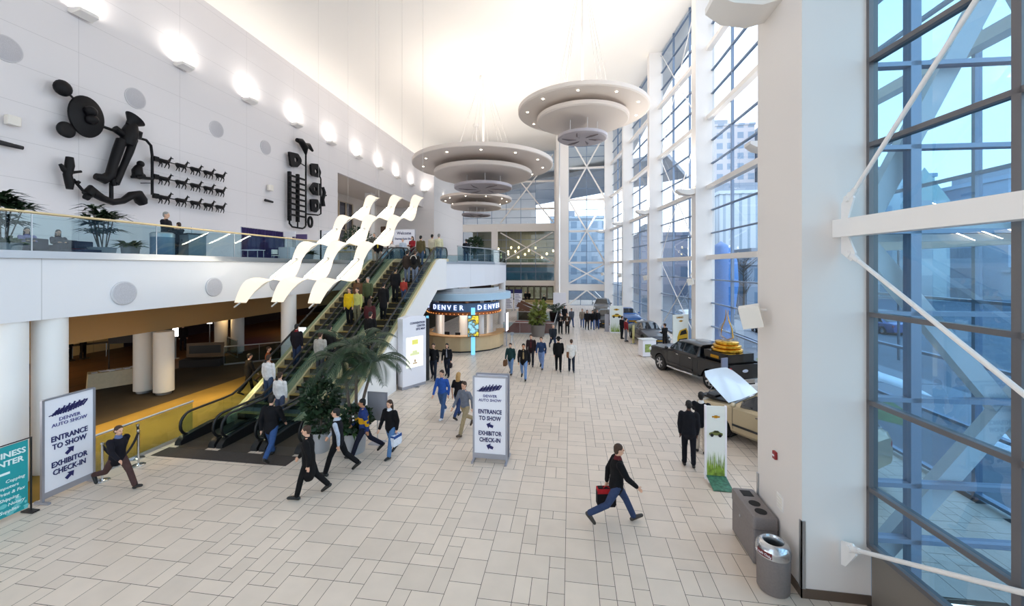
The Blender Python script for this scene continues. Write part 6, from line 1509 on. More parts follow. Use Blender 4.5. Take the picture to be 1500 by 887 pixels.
p = P(818, 463, z=0); MB().box((-.75, -.03, 0), (.75, .03, 2.6)).build('white_screen', SIGNW, loc=(p.x + .1, p.y + 1.5, 0), label='plain white free standing panel behind the dark palm', cat='panel')
p = P(795, 451, z=0); t = thing('bench', 'long wooden bench against the far rail', 'bench', (p.x, p.y + 1.2, 0)); MB().rbox((-2.6, -.3, .4), (2.6, .3, .55), .03).build('seat', mat('bench_wood', '#a08a5a', .6, noise=.1), parent=t)
MB().box((-2.6, .26, .6), (2.6, .32, 1.0)).build('backrest', MATS['bench_wood'], parent=t)
for x in (-2.2, 0, 2.2): MB().box((x - .05, -.25, 0), (x + .05, .3, .6)).build('leg', M['dark'], parent=t)
# ================================================================== upper floor furniture
def up(px, x): r = ray(px, 391); return (x, x * r.y / r.x, ZD)
def upplant(label, px, x, h, seed, kind='cane', r=.9, pr=.3):
    t = thing('potted_plant', label, 'plant', up(px, x)); pot(t, pr, .55, mat('pot_grey', '#8a8d92', .5)); rnd = random.Random(seed)
    u = MB()
    if kind == 'cane':
        for k in range(7):
            a = rnd.random()*2*pi; q = Vector((cos(a)*.12, sin(a)*.12, .5)); top = Vector((cos(a)*r*.45*rnd.random(), sin(a)*r*.45*rnd.random(), h*(.6 + .33*rnd.random())))
            MB().tube([q, q.lerp(top, .5), top], .02, 6).build('cane', TRUNK, parent=t)
            spiky(u, top, 26, r*.75, rnd, .5); spiky(u, q.lerp(top, .6), 16, r*.7, rnd, .3)
        for k in range(3): spiky(u, Vector((0, 0, h*.8)), 24, r*.8, rnd, .6)
    elif kind == 'tree':
        MB().tube([(0, 0, .5), (.05, 0, h*.55)], .05, 8).build('trunk', TRUNK, parent=t); bushy(u, (0, 0, h*.72), (r, r, h*.3), 520, .3, rnd, .3)
    else: spiky(u, (0, 0, .5), 90, r, rnd, .6)
    u.build('foliage', LEAF if kind != 'low' else LEAF2, parent=t, weld=False); return t
upplant('tall cane palm at the left picture edge on the upper floor', 2, -20.5, 2.5, 20, r=1.2)
upplant('dense cane palm on the upper floor below the bone shaped relief', 150, -20, 2.35, 21, r=1.15, pr=.45)
upplant('low bushy potted plant on the upper floor right of the cane palm', 191, -18, .95, 22, 'low', .85)
upplant('low dark potted plant behind the seats at the left edge', 14, -19.5, 1.0, 23, 'low', .8)
upplant('tall potted tree behind the light ribbons on the upper floor', 524, -21, 3.6, 24, 'tree', 1.3, .5)
upplant('potted tree standing on the rounded upper floor by the railing', 695, -9.6, 2.6, 25, 'tree', .85, .4)
upplant('small dark plant among the booths on the upper floor', 452, -17.0, 1.5, 26, 'low', .9)
NV = mat('lounge_navy', '#20223f', .8, noise=.1, scale=10)
def lounge(label, px, x, rz):
    t = thing('lounge_chair', label, 'chair', up(px, x), rz)
    MB().rbox((-.42, -.4, .14), (.42, .4, .42), .05).build('seat', NV, parent=t, smooth=40); MB().rbox((-.42, .28, .42), (.42, .45, .85), .05).build('backrest', NV, parent=t, smooth=40)
    for s in (-1, 1): MB().rbox((s*.42 - .07, -.4, .14), (s*.42 + .07, .4, .62), .04).build('armrest', NV, parent=t, smooth=40)
    for sx_ in (-1, 1):
        for sy_ in (-1, 1): MB().box((sx_*.38 - .025, sy_*.33 - .025, 0), (sx_*.38 + .025, sy_*.33 + .025, .14)).build('leg', M['steel'], parent=t)
    return t
lounge('navy lounge chair with a person in a lilac top on the upper floor', 38, -21.5, radians(-70))
lounge('navy lounge chair of the person bending forward on the upper floor', 84, -21.5, radians(-70))
lounge('empty navy lounge chair behind the cane palm', 133, -21.2, radians(100))
for lab, px, kw in (('person in a lilac top seated in a lounge chair on the upper floor', 38, dict(top='#8d86b8', top_kind='shirt', bottom='#22233a', arms='front', hair='bk', style='long')), ('person bending over in a lounge chair beside the lilac top', 84, dict(top='#2a2a44', top_kind='shirt', bottom='#c9cfd8', arms='front', hair='br', style='long'))):
    x, y, z = up(px, -21.5); w_, J_ = person(lab, (x + .05, y + .0, z - .04), 110, pose='sit', vox=.024, face=False, **kw)
t = thing('coffee_table', 'low dark table with a red tray beside the lounge chairs', 'table', up(113, -19.6)); MB().rbox((-.7, -.35, .3), (.7, .35, .4), .02).build('table_top', NV, parent=t)
for sx_ in (-1, 1): MB().box((sx_*.55 - .04, -.3, 0), (sx_*.55 + .04, .3, .3)).build('leg', NV, parent=t)
x, y, z = up(116, -19.6); MB().lathe([(.16, 0), (.22, .05), (.2, .05), (.14, .02), (0, .015)], 20).build('red_tray', mat('tray_red', '#8d2430', .4), loc=(x, y, z + .4), label='red bowl on the low dark table of the upper floor', cat='bowl')
t = thing('trash_can', 'round grey bin with a pale rim on the upper floor behind the railing', 'bin', up(238, -15.2)); MB().lathe([(.36, 0), (.36, .82)], 28).build('body', mat('bin_blue_grey', '#6d7f92', .5, .2), parent=t, smooth=40); MB().lathe([(.37, .82), (.37, .95), (.3, 1.0), (.2, 1.0), (.18, .85)], 28).build('rim', M['steel'], parent=t, smooth=40)
t = thing('service_counter', 'grey service counter with a small white card on the upper floor', 'counter', up(280, -15.4), radians(-25)); MB().rbox((-.65, -.3, 0), (.65, .3, 1.0), .02).build('body', mat('counter_grey', '#7d8288', .5), parent=t); MB().box((-.68, -.33, 1.0), (.68, .33, 1.05)).build('top', M['dark'], parent=t)
MB().lathe([(.05, 0), (.05, .012), (0, .012)], 14, c=(0.0, -.3, .78), R=Matrix.Rotation(pi/2, 3, 'X')).build('lock', M['black'], parent=t)
x, y, z = up(281, -15.4); MB().box((-.2, -.012, 0), (.2, .012, .3)).build('card', SIGNW, loc=(x, y, z + 1.05), rz=radians(-40), label='small white card standing on the grey service counter', cat='card')
# purple draped booth with table and chair
xa, ya, _ = up(353, -20); xb_, yb_, _ = up(416, -20); t = thing('booth_drape', 'purple pipe and drape booth wall on the upper floor', 'drape', (-20, ya, ZD))
n = 60; L_ = yb_ - ya; rings = [[(.06*sin(k*1.7), L_*k/n, .02), (.06*sin(k*1.7) + .02, L_*k/n, .02), (.06*sin(k*1.7) + .02, L_*k/n, 2.15), (.06*sin(k*1.7), L_*k/n, 2.15)] for k in range(n + 1)]
MB().loft(rings).build('drape', mat('drape_purple', '#2e2152', .9, noise=.1, scale=6), parent=t, smooth=60)
f = MB().tube([(0, 0, 0), (0, 0, 2.17), (0, L_, 2.17), (0, L_, 0)], .025, 8); f.build('pipe_frame', M['steel'], parent=t)
def simple_table(label, pos, w, d, h, m, rz=0, cloth_=None):
    t = thing('table', label, 'table', pos, rz); MB().box((-w/2, -d/2, h - .03), (w/2, d/2, h)).build('table_top', m, parent=t)
    for sx_ in (-1, 1):
        for sy_ in (-1, 1): MB().tube([(sx_*(w/2 - .06), sy_*(d/2 - .06), 0), (sx_*(w/2 - .06), sy_*(d/2 - .06), h - .03)], .02, 6).build('leg', M['steel'], parent=t)
    return t
simple_table('white table in front of the purple drape', up(370, -19), 1.2, .6, .74, SIGNW)
t = thing('side_chair', 'pale side chair in front of the purple drape', 'chair', up(404, -19), 1.0); MB().rbox((-.2, -.2, .43), (.2, .2, .47), .02).build('seat', M['warm'], parent=t); MB().rbox((-.2, .17, .55), (.2, .2, .85), .01).build('backrest', M['warm'], parent=t)
for sx_ in (-1, 1):
    for sy_ in (-1, 1): MB().tube([(sx_*.18, sy_*.18, 0), (sx_*.17, sy_*.17, .85 if sy_ > 0 else .43)], .012, 6).build('leg', CHR, parent=t)
def booth(label, px, x, w, h, m, header=None):
    t = thing('booth_counter', label, 'counter', up(px, x)); MB().rbox((-w/2, -.3, 0), (w/2, .3, 1.05), .02).build('body', m, parent=t)
    for s in (-1, 1): MB().box((s*(w/2 - .04) - .02, .2, 1.05), (s*(w/2 - .04) + .02, .24, h)).build('post', M['steel'], parent=t)
    MB().box((-w/2, .18, h - .35), (w/2, .26, h)).build('header', header or SIGNW, parent=t)
booth('white booth counter right of the purple drape', 421, -19.2, .9, 2.15, SIGNW); booth('booth counter with a purple header beside the white one', 436, -18.8, 1.1, 2.0, mat('booth_slate', '#4b4a5c', .6), mat('header_purple', '#5a4a78', .6))
booth('white booth behind the light ribbons with a navy table skirt', 553, -17.5, 1.6, 2.4, SIGNW)
t = thing('pull_up_banner', 'white pull up banner with a black edge post on the upper floor', 'banner', up(481, -15.5), -.2); MB().box((-.55, -.01, .05), (.55, .01, 2.05)).build('banner', SIGNW, parent=t); MB().box((-.66, -.04, 0), (-.58, .04, 2.1)).build('edge_post', M['dark'], parent=t); MB().box((-.6, -.12, 0), (.6, .12, .05)).build('base', ALU, parent=t)
mb = MB()
for i in range(8): mb.box((-.4, -.014, 1.8 - i*.14), (.05 + .2*((i*5) % 3), -.01, 1.83 - i*.14))
mb.build('text_lines', mat('text_grey', '#9a98a4', .6), parent=t)
simple_table('table with a yellow cloth behind the light ribbons on the upper floor', up(506, -15.2), 1.3, .7, .75, mat('cloth_gold', '#c9a12e', .8))
x, y, z = up(506, -15.2)
mb = MB(); rnd = random.Random(3); spiky(mb, (0, 0, .12), 40, .4, rnd, 1.2); t = thing('flower_vase', 'yellow flowers in a vase on the yellow table', 'flowers', (x, y, z + .75)); MB().lathe([(.07, 0), (.09, .1), (.05, .2)], 14).build('vase', M['glass'], parent=t, smooth=50); mb.build('flowers', mat('flower_yellow', '#e0c02a', .6), parent=t, weld=False)
a = up(592, -13.4); t = thing('welcome_banner', 'white welcome banner at the head of the escalators', 'banner', a, 0)
MB().box((-.95, -.02, 1.5), (.95, .02, 2.75)).build('panel', SIGNW, parent=t)
for s in (-1, 1):
    MB().box((s*.93 - .025, -.03, 0), (s*.93 + .025, .03, 2.78)).build('post', ALU, parent=t); MB().box((s*.93 - .04, -.25, 0), (s*.93 + .04, .25, .04)).build('foot', ALU, parent=t)
for s_, q_, z_ in (('Welcome', .34, 2.45), ('Denver Auto Show', .22, 2.0)): MB().text(s_, q_, (0, -.022, z_), (1, 0, 0), (0, 0, 1), off=.005, sx=.9).build('lettering', NAVY, parent=t)
p = Vector(up(566, -20)); t = thing('totem_display', 'dark brown totem display hanging over the booth on the upper floor', 'display', p)
MB().tube([(-.55, 0, 0), (-.55, 0, 4.1)], .06, 8).build('pole', M['dark'], parent=t); BRN = mat('totem_brown', '#4a3020', .6, noise=.2); MB().rbox((-.6, -.2, 3.5), (.9, .2, 4.15), .05).build('head', BRN, parent=t); MB().tube([(-.5, 0, 3.2), (.7, 0, 2.8)], .16, 10).build('cross_arm', BRN, parent=t, smooth=50); MB().rbox((.0, -.15, 1.7), (.5, .15, 2.5), .05).build('figure', BRN, parent=t)
# tall mullioned window inside the recess
t = thing('window_14', 'tall dark window with pale mullions inside the wall opening', 'window', (-33.95, P(506, 300, x=-33.9).y, 9.2)); t['kind'] = 'structure'
MB().box((0, -1.9, 0), (.06, 1.9, 6.2)).build('pane', mat('window_dusk', '#2a2638', .1, spec=.8), parent=t); mb = MB()
for yy in (-1.9, 0, 1.9): mb.box((0, yy - .12, 0), (.2, yy + .12, 6.2))
for zz in (0, 2, 4.1, 6.2): mb.box((0, -1.9, zz - .06), (.16, 1.9, zz + .06))
mb.build('mullion', mat('mullion_wood', '#c9b49a', .5), parent=t)
# ================================================================== low hall furniture
a = P(170, 566, z=0); t = thing('draped_table', 'table under a cream cloth with papers in the low hall', 'table', (a.x - .3, a.y + .2, 0), 1.0)
b = MB(); b.loft([[(-.95, -.4, .02), (.95, -.4, .02), (.95, .4, .02), (-.95, .4, .02)], [(-.92, -.38, .5), (.92, -.38, .5), (.92, .38, .5), (-.92, .38, .5)], [(-.9, -.37, .74), (.9, -.37, .74), (.9, .37, .74), (-.9, .37, .74)]]); b.build('cloth', mat('cloth_cream', '#cfc0a2', .8, noise=.05), parent=t)
pt = Vector((a.x - .3, a.y + .2, .742)); Rz = Matrix.Rotation(1.0, 3, 'Z')
for i in range(6):
    q = pt + Rz @ Vector((-.7 + .27*i, -.1 + .12*(i % 2), 0)); MB().box((-.1, -.14, 0), (.1, .14, .02 + .012*(i % 3))).build('paper_stack', SIGNW, loc=q, rz=1.0 + .2*(i % 3), label='white paper stack on the cream cloth table of the low hall', cat='paper', group='papers on the cream table')
a = P(171, 548, z=0); t = thing('sign_frame', 'black framed notice on a pole behind the cream table', 'sign', (a.x - .5, a.y + .6, 0), .6); MB().tube([(-.5, 0, 0), (-.5, 0, 2.3)], .025, 8).build('pole', M['black'], parent=t); MB().box((-.5, -.02, 1.5), (.8, .02, 2.25)).build('panel', mat('notice_dark', '#2a2220', .6), parent=t); MB().box((-.4, -.03, 2.0), (-.1, -.02, 2.12)).build('notice', M['warm'], parent=t)
MB().lathe([(.2, 0), (.2, .03), (.03, .05)], 16, c=(-.5, 0, 0)).build('base', M['black'], parent=t)
a = P(125, 526, z=0); simple_table('small table beside the people at the cream wall', (a.x - .4, a.y + .5, 0), 1.6, .7, .85, mat('table_grey', '#6f675c', .6), .9)
a = P(297, 535, z=0); t = thing('bench_display', 'dark bench with a brown backrest panel in the low hall', 'bench', (a.x, a.y, 0), .35); MB().rbox((-1.0, -.4, 0), (1.0, .4, .42), .04).build('seat', M['dark'], parent=t); MB().rbox((-.95, .25, .45), (.95, .35, 1.25), .02).build('panel', mat('bench_brown', '#6b5238', .5), parent=t); MB().box((-.8, .23, .65), (.8, .25, 1.1)).build('inset', M['black'], parent=t)
a = P(256, 500, y=20); 
for px, py, l, c_ in ((257, 484, 'small glowing white sign behind the second inner column', '#f2ece8'), (307, 471, 'small glowing sign hanging in the dim hall, the farther one', '#cfd8e8')):
    q = P(px, py, x=-24 if px < 300 else -23.4); t = thing('lit_sign', l, 'sign', (q.x, q.y, 0), .3)
    MB().box((-.14, -.04, q.z - .35 if px < 300 else q.z - .12), (.14, .04, q.z + .2)).build('panel', mat('sign_glow', c_, .5, emit=2.2), parent=t)
    MB().tube([(0, .02, 0), (0, .02, q.z)], .03, 6).build('post', M['steel'], parent=t); MB().lathe([(.2, 0), (.18, .03), (0, .04)], 16).build('base', M['steel'], parent=t)
q = P(360, 470, x=-26); MB().box((-.05, -2.2, 0), (.05, 2.2, .75)).build('hanging_sign_band', mat('magenta_glow', '#8a2a86', .5, emit=.6), loc=(q.x, q.y, 1.95), label='long magenta lit sign band under the ceiling of the dim hall', cat='sign')
q = P(443, 487, x=-17.5); t = thing('lit_sign', 'small white lit sign behind the escalators right of the round column', 'sign', (q.x, q.y, 0), .2)
MB().box((-.22, -.04, q.z - .35), (.22, .04, q.z + .35)).build('panel', MATS['sign_glow'], parent=t); MB().tube([(0, .02, 0), (0, .02, q.z)], .03, 6).build('post', M['steel'], parent=t)

# ================================================================== lobby beyond the far windows
for i in range(16):
    x = -13.6 + 1.05 * (i % 11) + .3 * (i // 11); y = YF + 2.2 + 1.6 * ((i * 7) % 3); z = 7.4 + .55 * ((i * 5) % 4)
    t = thing('pendant_lamp', 'small warm pendant lamp glowing in the upper lobby behind the far window', 'pendant lamp', (x, y, z), 0, 'pendant lamps of the far lobby')
    MB().sphere((0, 0, 0), (.16, .16, .22), 10, 8).build('globe', mat('globe_warm', '#ffe2a0', .4, emit=5.), parent=t, smooth=60); MB().tube([(0, 0, .2), (0, 0, 12.2 - z)], .015, 5).build('cord', M['dark'], parent=t)
guard('glass_railing', 'steel railing of the upper lobby floor behind the far window', [(-17.5, YF + 1.2), (q1 - .4, YF + 1.2)], 6.0, 1.05, top=M['steel'], gap=1.5)
# ================================================================== outside
def grid_mat(name, c, win, sx, sz, ax=0, fill=.6):
    m = mat(name, c, .6); nt = m.node_tree; b = nt.nodes['Principled BSDF']
    g = nt.nodes.new('ShaderNodeNewGeometry'); sp = nt.nodes.new('ShaderNodeSeparateXYZ'); nt.links.new(g.outputs['Position'], sp.inputs[0])
    ad = nt.nodes.new('ShaderNodeMath'); ad.operation = 'ADD'; nt.links.new(sp.outputs[0], ad.inputs[0]); nt.links.new(sp.outputs[1], ad.inputs[1])
    def frac(sock, s):
        q = nt.nodes.new('ShaderNodeMath'); q.operation = 'FLOORED_MODULO'; q.inputs[1].default_value = s; nt.links.new(sock, q.inputs[0])
        l = nt.nodes.new('ShaderNodeMath'); l.operation = 'LESS_THAN'; l.inputs[1].default_value = s*fill; nt.links.new(q.outputs[0], l.inputs[0]); return l.outputs[0]
    mu = nt.nodes.new('ShaderNodeMath'); mu.operation = 'MULTIPLY'; nt.links.new(frac(ad.outputs[0], sx), mu.inputs[0]); nt.links.new(frac(sp.outputs[2], sz), mu.inputs[1])
    mx = nt.nodes.new('ShaderNodeMix'); mx.data_type = 'RGBA'; mx.inputs['A'].default_value = lin(c); mx.inputs['B'].default_value = lin(win); nt.links.new(mu.outputs[0], mx.inputs['Factor']); nt.links.new(mx.outputs['Result'], b.inputs['Base Color'])
    return m
ASPH = mat('asphalt', '#626d79', .8, noise=.15, scale=.5)
g = MB(); g.poly([(x + .03, y, -.12) for x, y in GL] + [(5.7, 69.3, -.12), (5.7, 160, -.12), (160, 160, -.12), (160, -60, -.12), (6.4, -60, -.12), (6.2, -4, -.12), (5.06, 7.5, -.12), (9.75, 7.6, -.12)])
g.build('street', ASPH, label='grey street outside the glass wall', cat='street', kind='structure', weld=False)
MB().poly([(5.65, 60.6, -.13), (5.65, 160, -.13), (-60, 160, -.13), (-60, 92.5, -.13), (-7, 92.5, -.13), (-7, 76, -.13), (-4, 76, -.13)]).build('plaza', ASPH, label='paved plaza beyond the far windows', cat='street', kind='structure')
sw = MB()
for k in range(5): sw.prism([(14 + k*.0, 6 + k*8, -.12), (17.5, 6 + k*8, -.12), (17.5, 13.9 + k*8, -.12), (14, 13.9 + k*8, -.12)], (0, 0, .12))
sw.build('sidewalk', mat('sidewalk', '#8a929c', .8, noise=.05), label='pale sidewalk strip along the street', cat='sidewalk', kind='structure')
SNOW = mat('snow', '#e9eef4', .7, noise=.04, scale=2, bump=.3); GR = mat('lawn', '#55703f', .9, noise=.4, scale=4)
def patch(label, c, rx, ry, h, m, name, cat, seed):
    rnd = random.Random(seed); n = 26; rings = []
    ph = [rnd.random()*6 for _ in range(4)]
    for f, z in ((1, 0), (.9, h*.6), (.65, h), (.3, h*1.1)):
        rings.append([(rx*f*cos(2*pi*k/n)*(1 + .2*sin(3*2*pi*k/n + ph[0]) + .1*sin(5*2*pi*k/n + ph[1])), ry*f*sin(2*pi*k/n)*(1 + .2*sin(2*2*pi*k/n + ph[2]) + .1*sin(7*2*pi*k/n + ph[3])), z) for k in range(n)])
    MB().loft(rings).build(name, m, loc=(c[0], c[1], -.12), smooth=70, label=label, cat=cat)
patch('green lawn strip just outside the bay beside the pickup', (12.2, 22), 1.8, 4.5, .1, GR, 'lawn', 'lawn', 1)
patch('snow bank outside the bay beside the pickup', (15.6, 24), .8, 4.2, .25, SNOW, 'snow_patch', 'snow', 2)
patch('snow bank outside the bay with crossed tie rods', (13.2, 40), 1.2, 3.0, .25, SNOW, 'snow_patch', 'snow', 3)
patch('snow patch outside the crosswise window behind the near column', (14.6, 14), 1.9, 2.2, .2, SNOW, 'snow_patch', 'snow', 4)
patch('snow patch farther up the street', (15, 50), 1.8, 6, .2, SNOW, 'snow_patch', 'snow', 5)
patch('dark shrub bed outside the crosswise window', (18.6, 12), 1.8, 1.6, .5, mat('shrub_bed', '#3f5248', .9, noise=.4, scale=5, bump=.5), 'shrub_bed', 'shrub', 6)
def building(label, lo, hi, m, roof=None, cap=True):
    t = thing('building', label, 'building', ((lo[0] + hi[0])/2, (lo[1] + hi[1])/2, -.12)); w, d, h = hi[0] - lo[0], hi[1] - lo[1], hi[2]
    MB().box((-w/2, -d/2, 0), (w/2, d/2, h)).build('wall', m, parent=t)
    if cap: MB().box((-w/2 - .3, -d/2 - .3, h), (w/2 + .3, d/2 + .3, h + .7)).build('parapet', roof or m, parent=t)
    else: MB().loft([[(-w/2, -d/2, h), (w/2, -d/2, h), (w/2, d/2, h), (-w/2, d/2, h)], [(-.05, -.05, h + 6), (.05, -.05, h + 6), (.05, .05, h + 6), (-.05, .05, h + 6)]]).build('spire', roof or m, parent=t)
    MB().box((-w/2 + 1, -d/2 + 1, h + .7), (-w/2 + w*.4, d/2 - 1, h + 2.5)).build('roof_plant', mat('roof_plant', '#8d98a6', .7), parent=t) if cap else None
    return t
building('white ribbed hall across the street', (31, 90, 0), (58, 104, 21), grid_mat('ribbed_white', '#c9d6e0', '#9fb2c2', 1.6, 60, fill=.35))
building('tall tan apartment tower beyond the ribbed hall', (49, 150, 0), (63, 166, 55), grid_mat('tower_tan', '#b9b6bb', '#7f93a8', 3.4, 3.6))
building('grey tower next to the tan apartment tower', (65, 146, 0), (77, 160, 53), grid_mat('tower_grey', '#a9b2be', '#7d8fa5', 2.6, 3.4))
building('dark low shop across the street with lit ground floor', (25, 62, 0), (37, 78, 6), grid_mat('shop_dark', '#8799ad', '#5f7c98', 4, 3.4))
building('white office slab with square windows beyond the street corner', (59, 88, 0), (69, 98, 23), grid_mat('office_white', '#b9cbd2', '#7f9fb5', 3.6, 3.8))
building('slim stone church tower with a pointed spire', (58.7, 77.5, 0), (63, 81.8, 17), grid_mat('tower_stone', '#b4c2c6', '#8fa6b2', 5, 7), mat('spire_green', '#86a6a6', .6), cap=False)
building('blue grey office block at the right of the church spire', (70, 76, 0), (84, 88, 20), grid_mat('office_blue', '#93a9bf', '#5f7c9a', 30, 3.6, fill=.5))
building('long grey low block across the street', (60, 34, 0), (74, 66, 5), grid_mat('low_block', '#8fa0b0', '#5d7288', 4.2, 3.6))
building('pale stepped block beyond the plaza outside the far window', (-6, 120, 0), (12, 138, 20), grid_mat('plaza_block', '#a9bac8', '#7f96aa', 3, 3.4))
building('brick block beyond the far window', (14, 84, 0), (23, 94, 12), grid_mat('brick_block', '#8f93a6', '#6a7a92', 3.2, 3.6))
building('wide curved theatre block beyond the lobby windows', (-70, 112, 0), (-14, 136, 24), grid_mat('theatre', '#c2cfd8', '#a3b6c4', 5, 5))
# overhanging canopy roof outside the far windows
cn = MB(); cn.prism([(-19, 61.5, 19.2), (-4.2, 61.5, 21.5), (6.5, 61.5, 25.0), (6.5, 61.5, 27), (-19, 61.5, 27)], (0, 30, 0)); 
MB().prism([(-22, 93, 22), (16, 70.5, 24.2), (16, 70.5, 25.0), (-22, 93, 23)], (8, 18, 0)).build('canopy_roof', mat('canopy_grey', '#8e959f', .6), label='grey overhanging roof outside the far windows', cat='roof', kind='structure')
# plain blue rounded sculpture outside, trees, poles and cars in the street
t = thing('street_sculpture', 'tall smooth blue rounded sculpture outside the glass beside the pickup', 'sculpture', (11.9, 34.3, -.12))
mb = MB(); mb.lathe([(.9, 0), (1.0, 1.2), (1.25, 2.6), (1.5, 4.4), (1.4, 6.2), (.9, 7.3), (0, 7.8)], 24, sx=.8); mb.build('body', mat('sculpture_blue', '#3f7cc2', .5, noise=.08), parent=t, smooth=60)
def street_tree(label, x, y, h, seed):
    t = thing('street_tree', label, 'tree', (x, y, -.12), 0, 'bare street trees'); rnd = random.Random(seed)
    MB().tube([(0, 0, 0), (.05, 0, h*.45), (0, .1, h*.9)], [.12, .09, .02], 8).build('trunk', mat('bark', '#4b463f', .9), parent=t); mb = MB()
    for k in range(26):
        z = h*(.35 + .55*rnd.random()); a = rnd.random()*2*pi; l = h*.28*rnd.random() + .4
        p = Vector((.03, .03, z)); q = p + Vector((cos(a)*l, sin(a)*l, l*.9)); mb.tube([p, p.lerp(q, .5) + Vector((0, 0, -.05)), q], [.035, .02, .008], 5)
        for j in range(4):
            r_ = p.lerp(q, .4 + .15*j); b_ = rnd.random()*2*pi; mb.tube([r_, r_ + Vector((cos(b_)*.5, sin(b_)*.5, .45))], [.014, .005], 4)
    mb.build('branches', MATS['bark'], parent=t)
for i, (x, y, h) in enumerate(((18.6, 34, 6.5), (17.8, 45, 7), (18.2, 60, 6.5), (21.5, 17, 6), (24, 10, 5.5))): street_tree(['bare tree outside beside the blue sculpture', 'bare tree outside the third bay', 'bare tree outside the fourth bay', 'bare tree beyond the crosswise window', 'bare tree far beyond the crosswise window'][i], x, y, h, 30 + i)
def street_lamp(label, x, y):
    t = thing('street_lamp', label, 'lamp', (x, y, -.12)); MB().tube([(0, 0, 0), (0, 0, 7), (-.4, 0, 7.6), (-1.4, 0, 7.7)], .07, 8).build('pole', mat('pole_grey', '#6b7480', .5, .4), parent=t, smooth=50); MB().rbox((-2.0, -.15, 7.6), (-1.3, .15, 7.75), .05).build('lamp_head', M['grey'], parent=t)
street_lamp('grey street lamp across the street from the pickup', 20, 28); street_lamp('grey street lamp beyond the crosswise window', 22, 20); street_lamp('grey street lamp up the street', 20, 52)
for i, (x, y, rz, c_, k, l) in enumerate(((27, 40, .1, '#3a5a96', 'sedan', 'blue car driving in the street outside'), (31, 46, .1, '#8a8f96', 'sedan', 'silver car in the far lane of the street'), (27, 52, .1, '#42464e', 'suv', 'dark sport utility car farther up the street'), (29, 16, 1.5, '#55606c', 'suv', 'grey sport utility car beyond the crosswise window'), (16.6, 36, 0, '#2a2c31', 'sedan', 'dark car parked at the kerb outside the crossed tie rods'))):
    car('sedan' if k == 'sedan' else 'suv', l, (x, y, -.12), rz, k, paint('street_paint_%d' % i, c_, .3), wb=(1.4, -1.4), r=.33 if k == 'sedan' else .38)
t = thing('street_railing', 'dark street railing beyond the crosswise window', 'railing', (20.5, 8, -.12), 0)
for i in range(20): MB().box((-.02, i*.5 - .02, 0), (.02, i*.5 + .02, 1.05)).build('bar', M['dark'], parent=t)
MB().box((-.03, 0, 1.05), (.03, 9.6, 1.1)).build('rail', M['dark'], parent=t)
t = thing('ring_sculpture', 'dark wheel shaped ring standing beyond the street', 'sculpture', (34, 27.5, -.12)); mb = MB(); mb.tube([(0, cos(2*pi*k/40)*2.6, 3.2 + sin(2*pi*k/40)*2.6) for k in range(40)], .14, 8, closed=True); mb.build('ring', mat('ring_iron', '#33485e', .6), parent=t, smooth=60)
mb = MB()
for k in range(8): mb.tube([(0, 0, 3.2), (0, cos(2*pi*k/8)*2.6, 3.2 + sin(2*pi*k/8)*2.6)], .06, 6)
mb.build('spokes', MATS['ring_iron'], parent=t); MB().box((-.4, -1.6, 0), (.4, 1.6, .7)).build('base', M['grey'], parent=t)
# ================================================================== light, world, camera
area('disc_uplight', (-8.95, 40.8, 17.3), 11, 740, (1, .93, .85), (0, 0, 1), shape='DISK')
area('disc_uplight', (.8, 28.4, 17.6), 7, 400, (1, .93, .85), (0, 0, 1), shape='DISK')
area('disc_uplight', (-12.9, 54.3, 16.2), 8, 340, (1, .93, .85), (0, 0, 1), shape='DISK')
for k in range(11):
    area('sconce_lamp', (XW + .42, 18.5 + 5.8 * (k - 1), 19.75), .5, 80, (1, .94, .85), (-.25, 0, 1), size_y=.9)
for (x, y) in [(3.6, 8.4)] + COLS:
    area('column_lamp', (x - .4, y + .5, 11.2), .4, 240, (1, .95, .88), (.12, 0, 1), size_y=.8)
for (x, y, e) in ((-24, 9, 70), (-28, 15, 90), (-22, 23, 22), (-24, 32, 22), (-26, 42, 20)):
    area('low_hall_lamp', (x, y, 2.72), .8, e, (1, .68, .32), (0, 0, -1))
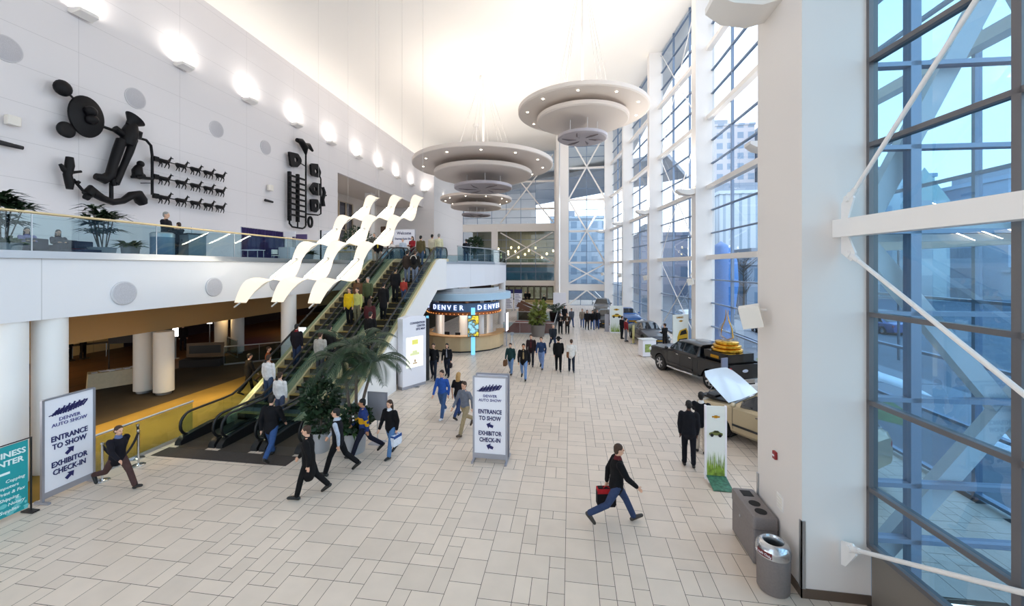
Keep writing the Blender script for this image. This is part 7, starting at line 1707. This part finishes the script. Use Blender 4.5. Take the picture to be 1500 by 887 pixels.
for (x, y, e) in ((-14.9, 11.5, 90), (-14.9, 14.8, 75), (-15, 21, 14)):
    area('soffit_lamp', (x, y, 4.1), .5, e, (1, .76, .38), (0, 0, -1), spread=radians(95))
for (x, y, z, e) in ((-8, 72, 12.1, 110), (-8, 72, 5.5, 120), (-2, 64, 2.2, 40)):
    area('lobby_lamp', (x, y, z), 3, e, (1, .85, .6), (0, 0, -1))
area('desk_lamp', (-7.6, 27.2, 3.1), 1.5, 60, (1, .85, .7), (0, -.2, -1))
W = bpy.data.worlds.new('World'); SC.world = W; W.use_nodes = True
nt = W.node_tree; bg = nt.nodes['Background']
tc = nt.nodes.new('ShaderNodeTexCoord'); sp = nt.nodes.new('ShaderNodeSeparateXYZ'); rp = nt.nodes.new('ShaderNodeValToRGB')
nt.links.new(tc.outputs['Generated'], sp.inputs[0]); nt.links.new(sp.outputs['Z'], rp.inputs['Fac'])
e = rp.color_ramp.elements
e[0].position = 0.; e[0].color = lin('#f6f5f3'); e[1].position = 1.; e[1].color = lin('#c6d8ec')
n = e.new(.18); n.color = lin('#e8eff7'); n = e.new(.5); n.color = lin('#d8e5f3')
nt.links.new(rp.outputs['Color'], bg.inputs['Color']); bg.inputs['Strength'].default_value = 2.5
cd = bpy.data.cameras.new('camera'); co = bpy.data.objects.new('camera', cd); COL.objects.link(co)
co.location = CAM; co.rotation_euler = (pi / 2, 0, TH)
cd.sensor_fit = 'HORIZONTAL'; cd.sensor_width = 36; cd.lens = FPX / 1500 * 36
cd.shift_y = -(443.5 - CY) / 1500; cd.clip_end = 2000; cd.clip_start = .05
SC.camera = co
SC.view_settings.view_transform = 'Standard'; SC.view_settings.look = 'None'
SC.view_settings.gamma = 1; SC.view_settings.use_curve_mapping = False
SC.view_settings.exposure = .6
SC.cycles.use_denoising = True
SC.cycles.max_bounces = 10; SC.cycles.diffuse_bounces = 5; SC.cycles.glossy_bounces = 4; SC.cycles.transparent_max_bounces = 24
SC.cycles.sample_clamp_indirect = 6; SC.cycles.caustics_reflective = False; SC.cycles.caustics_refractive = False
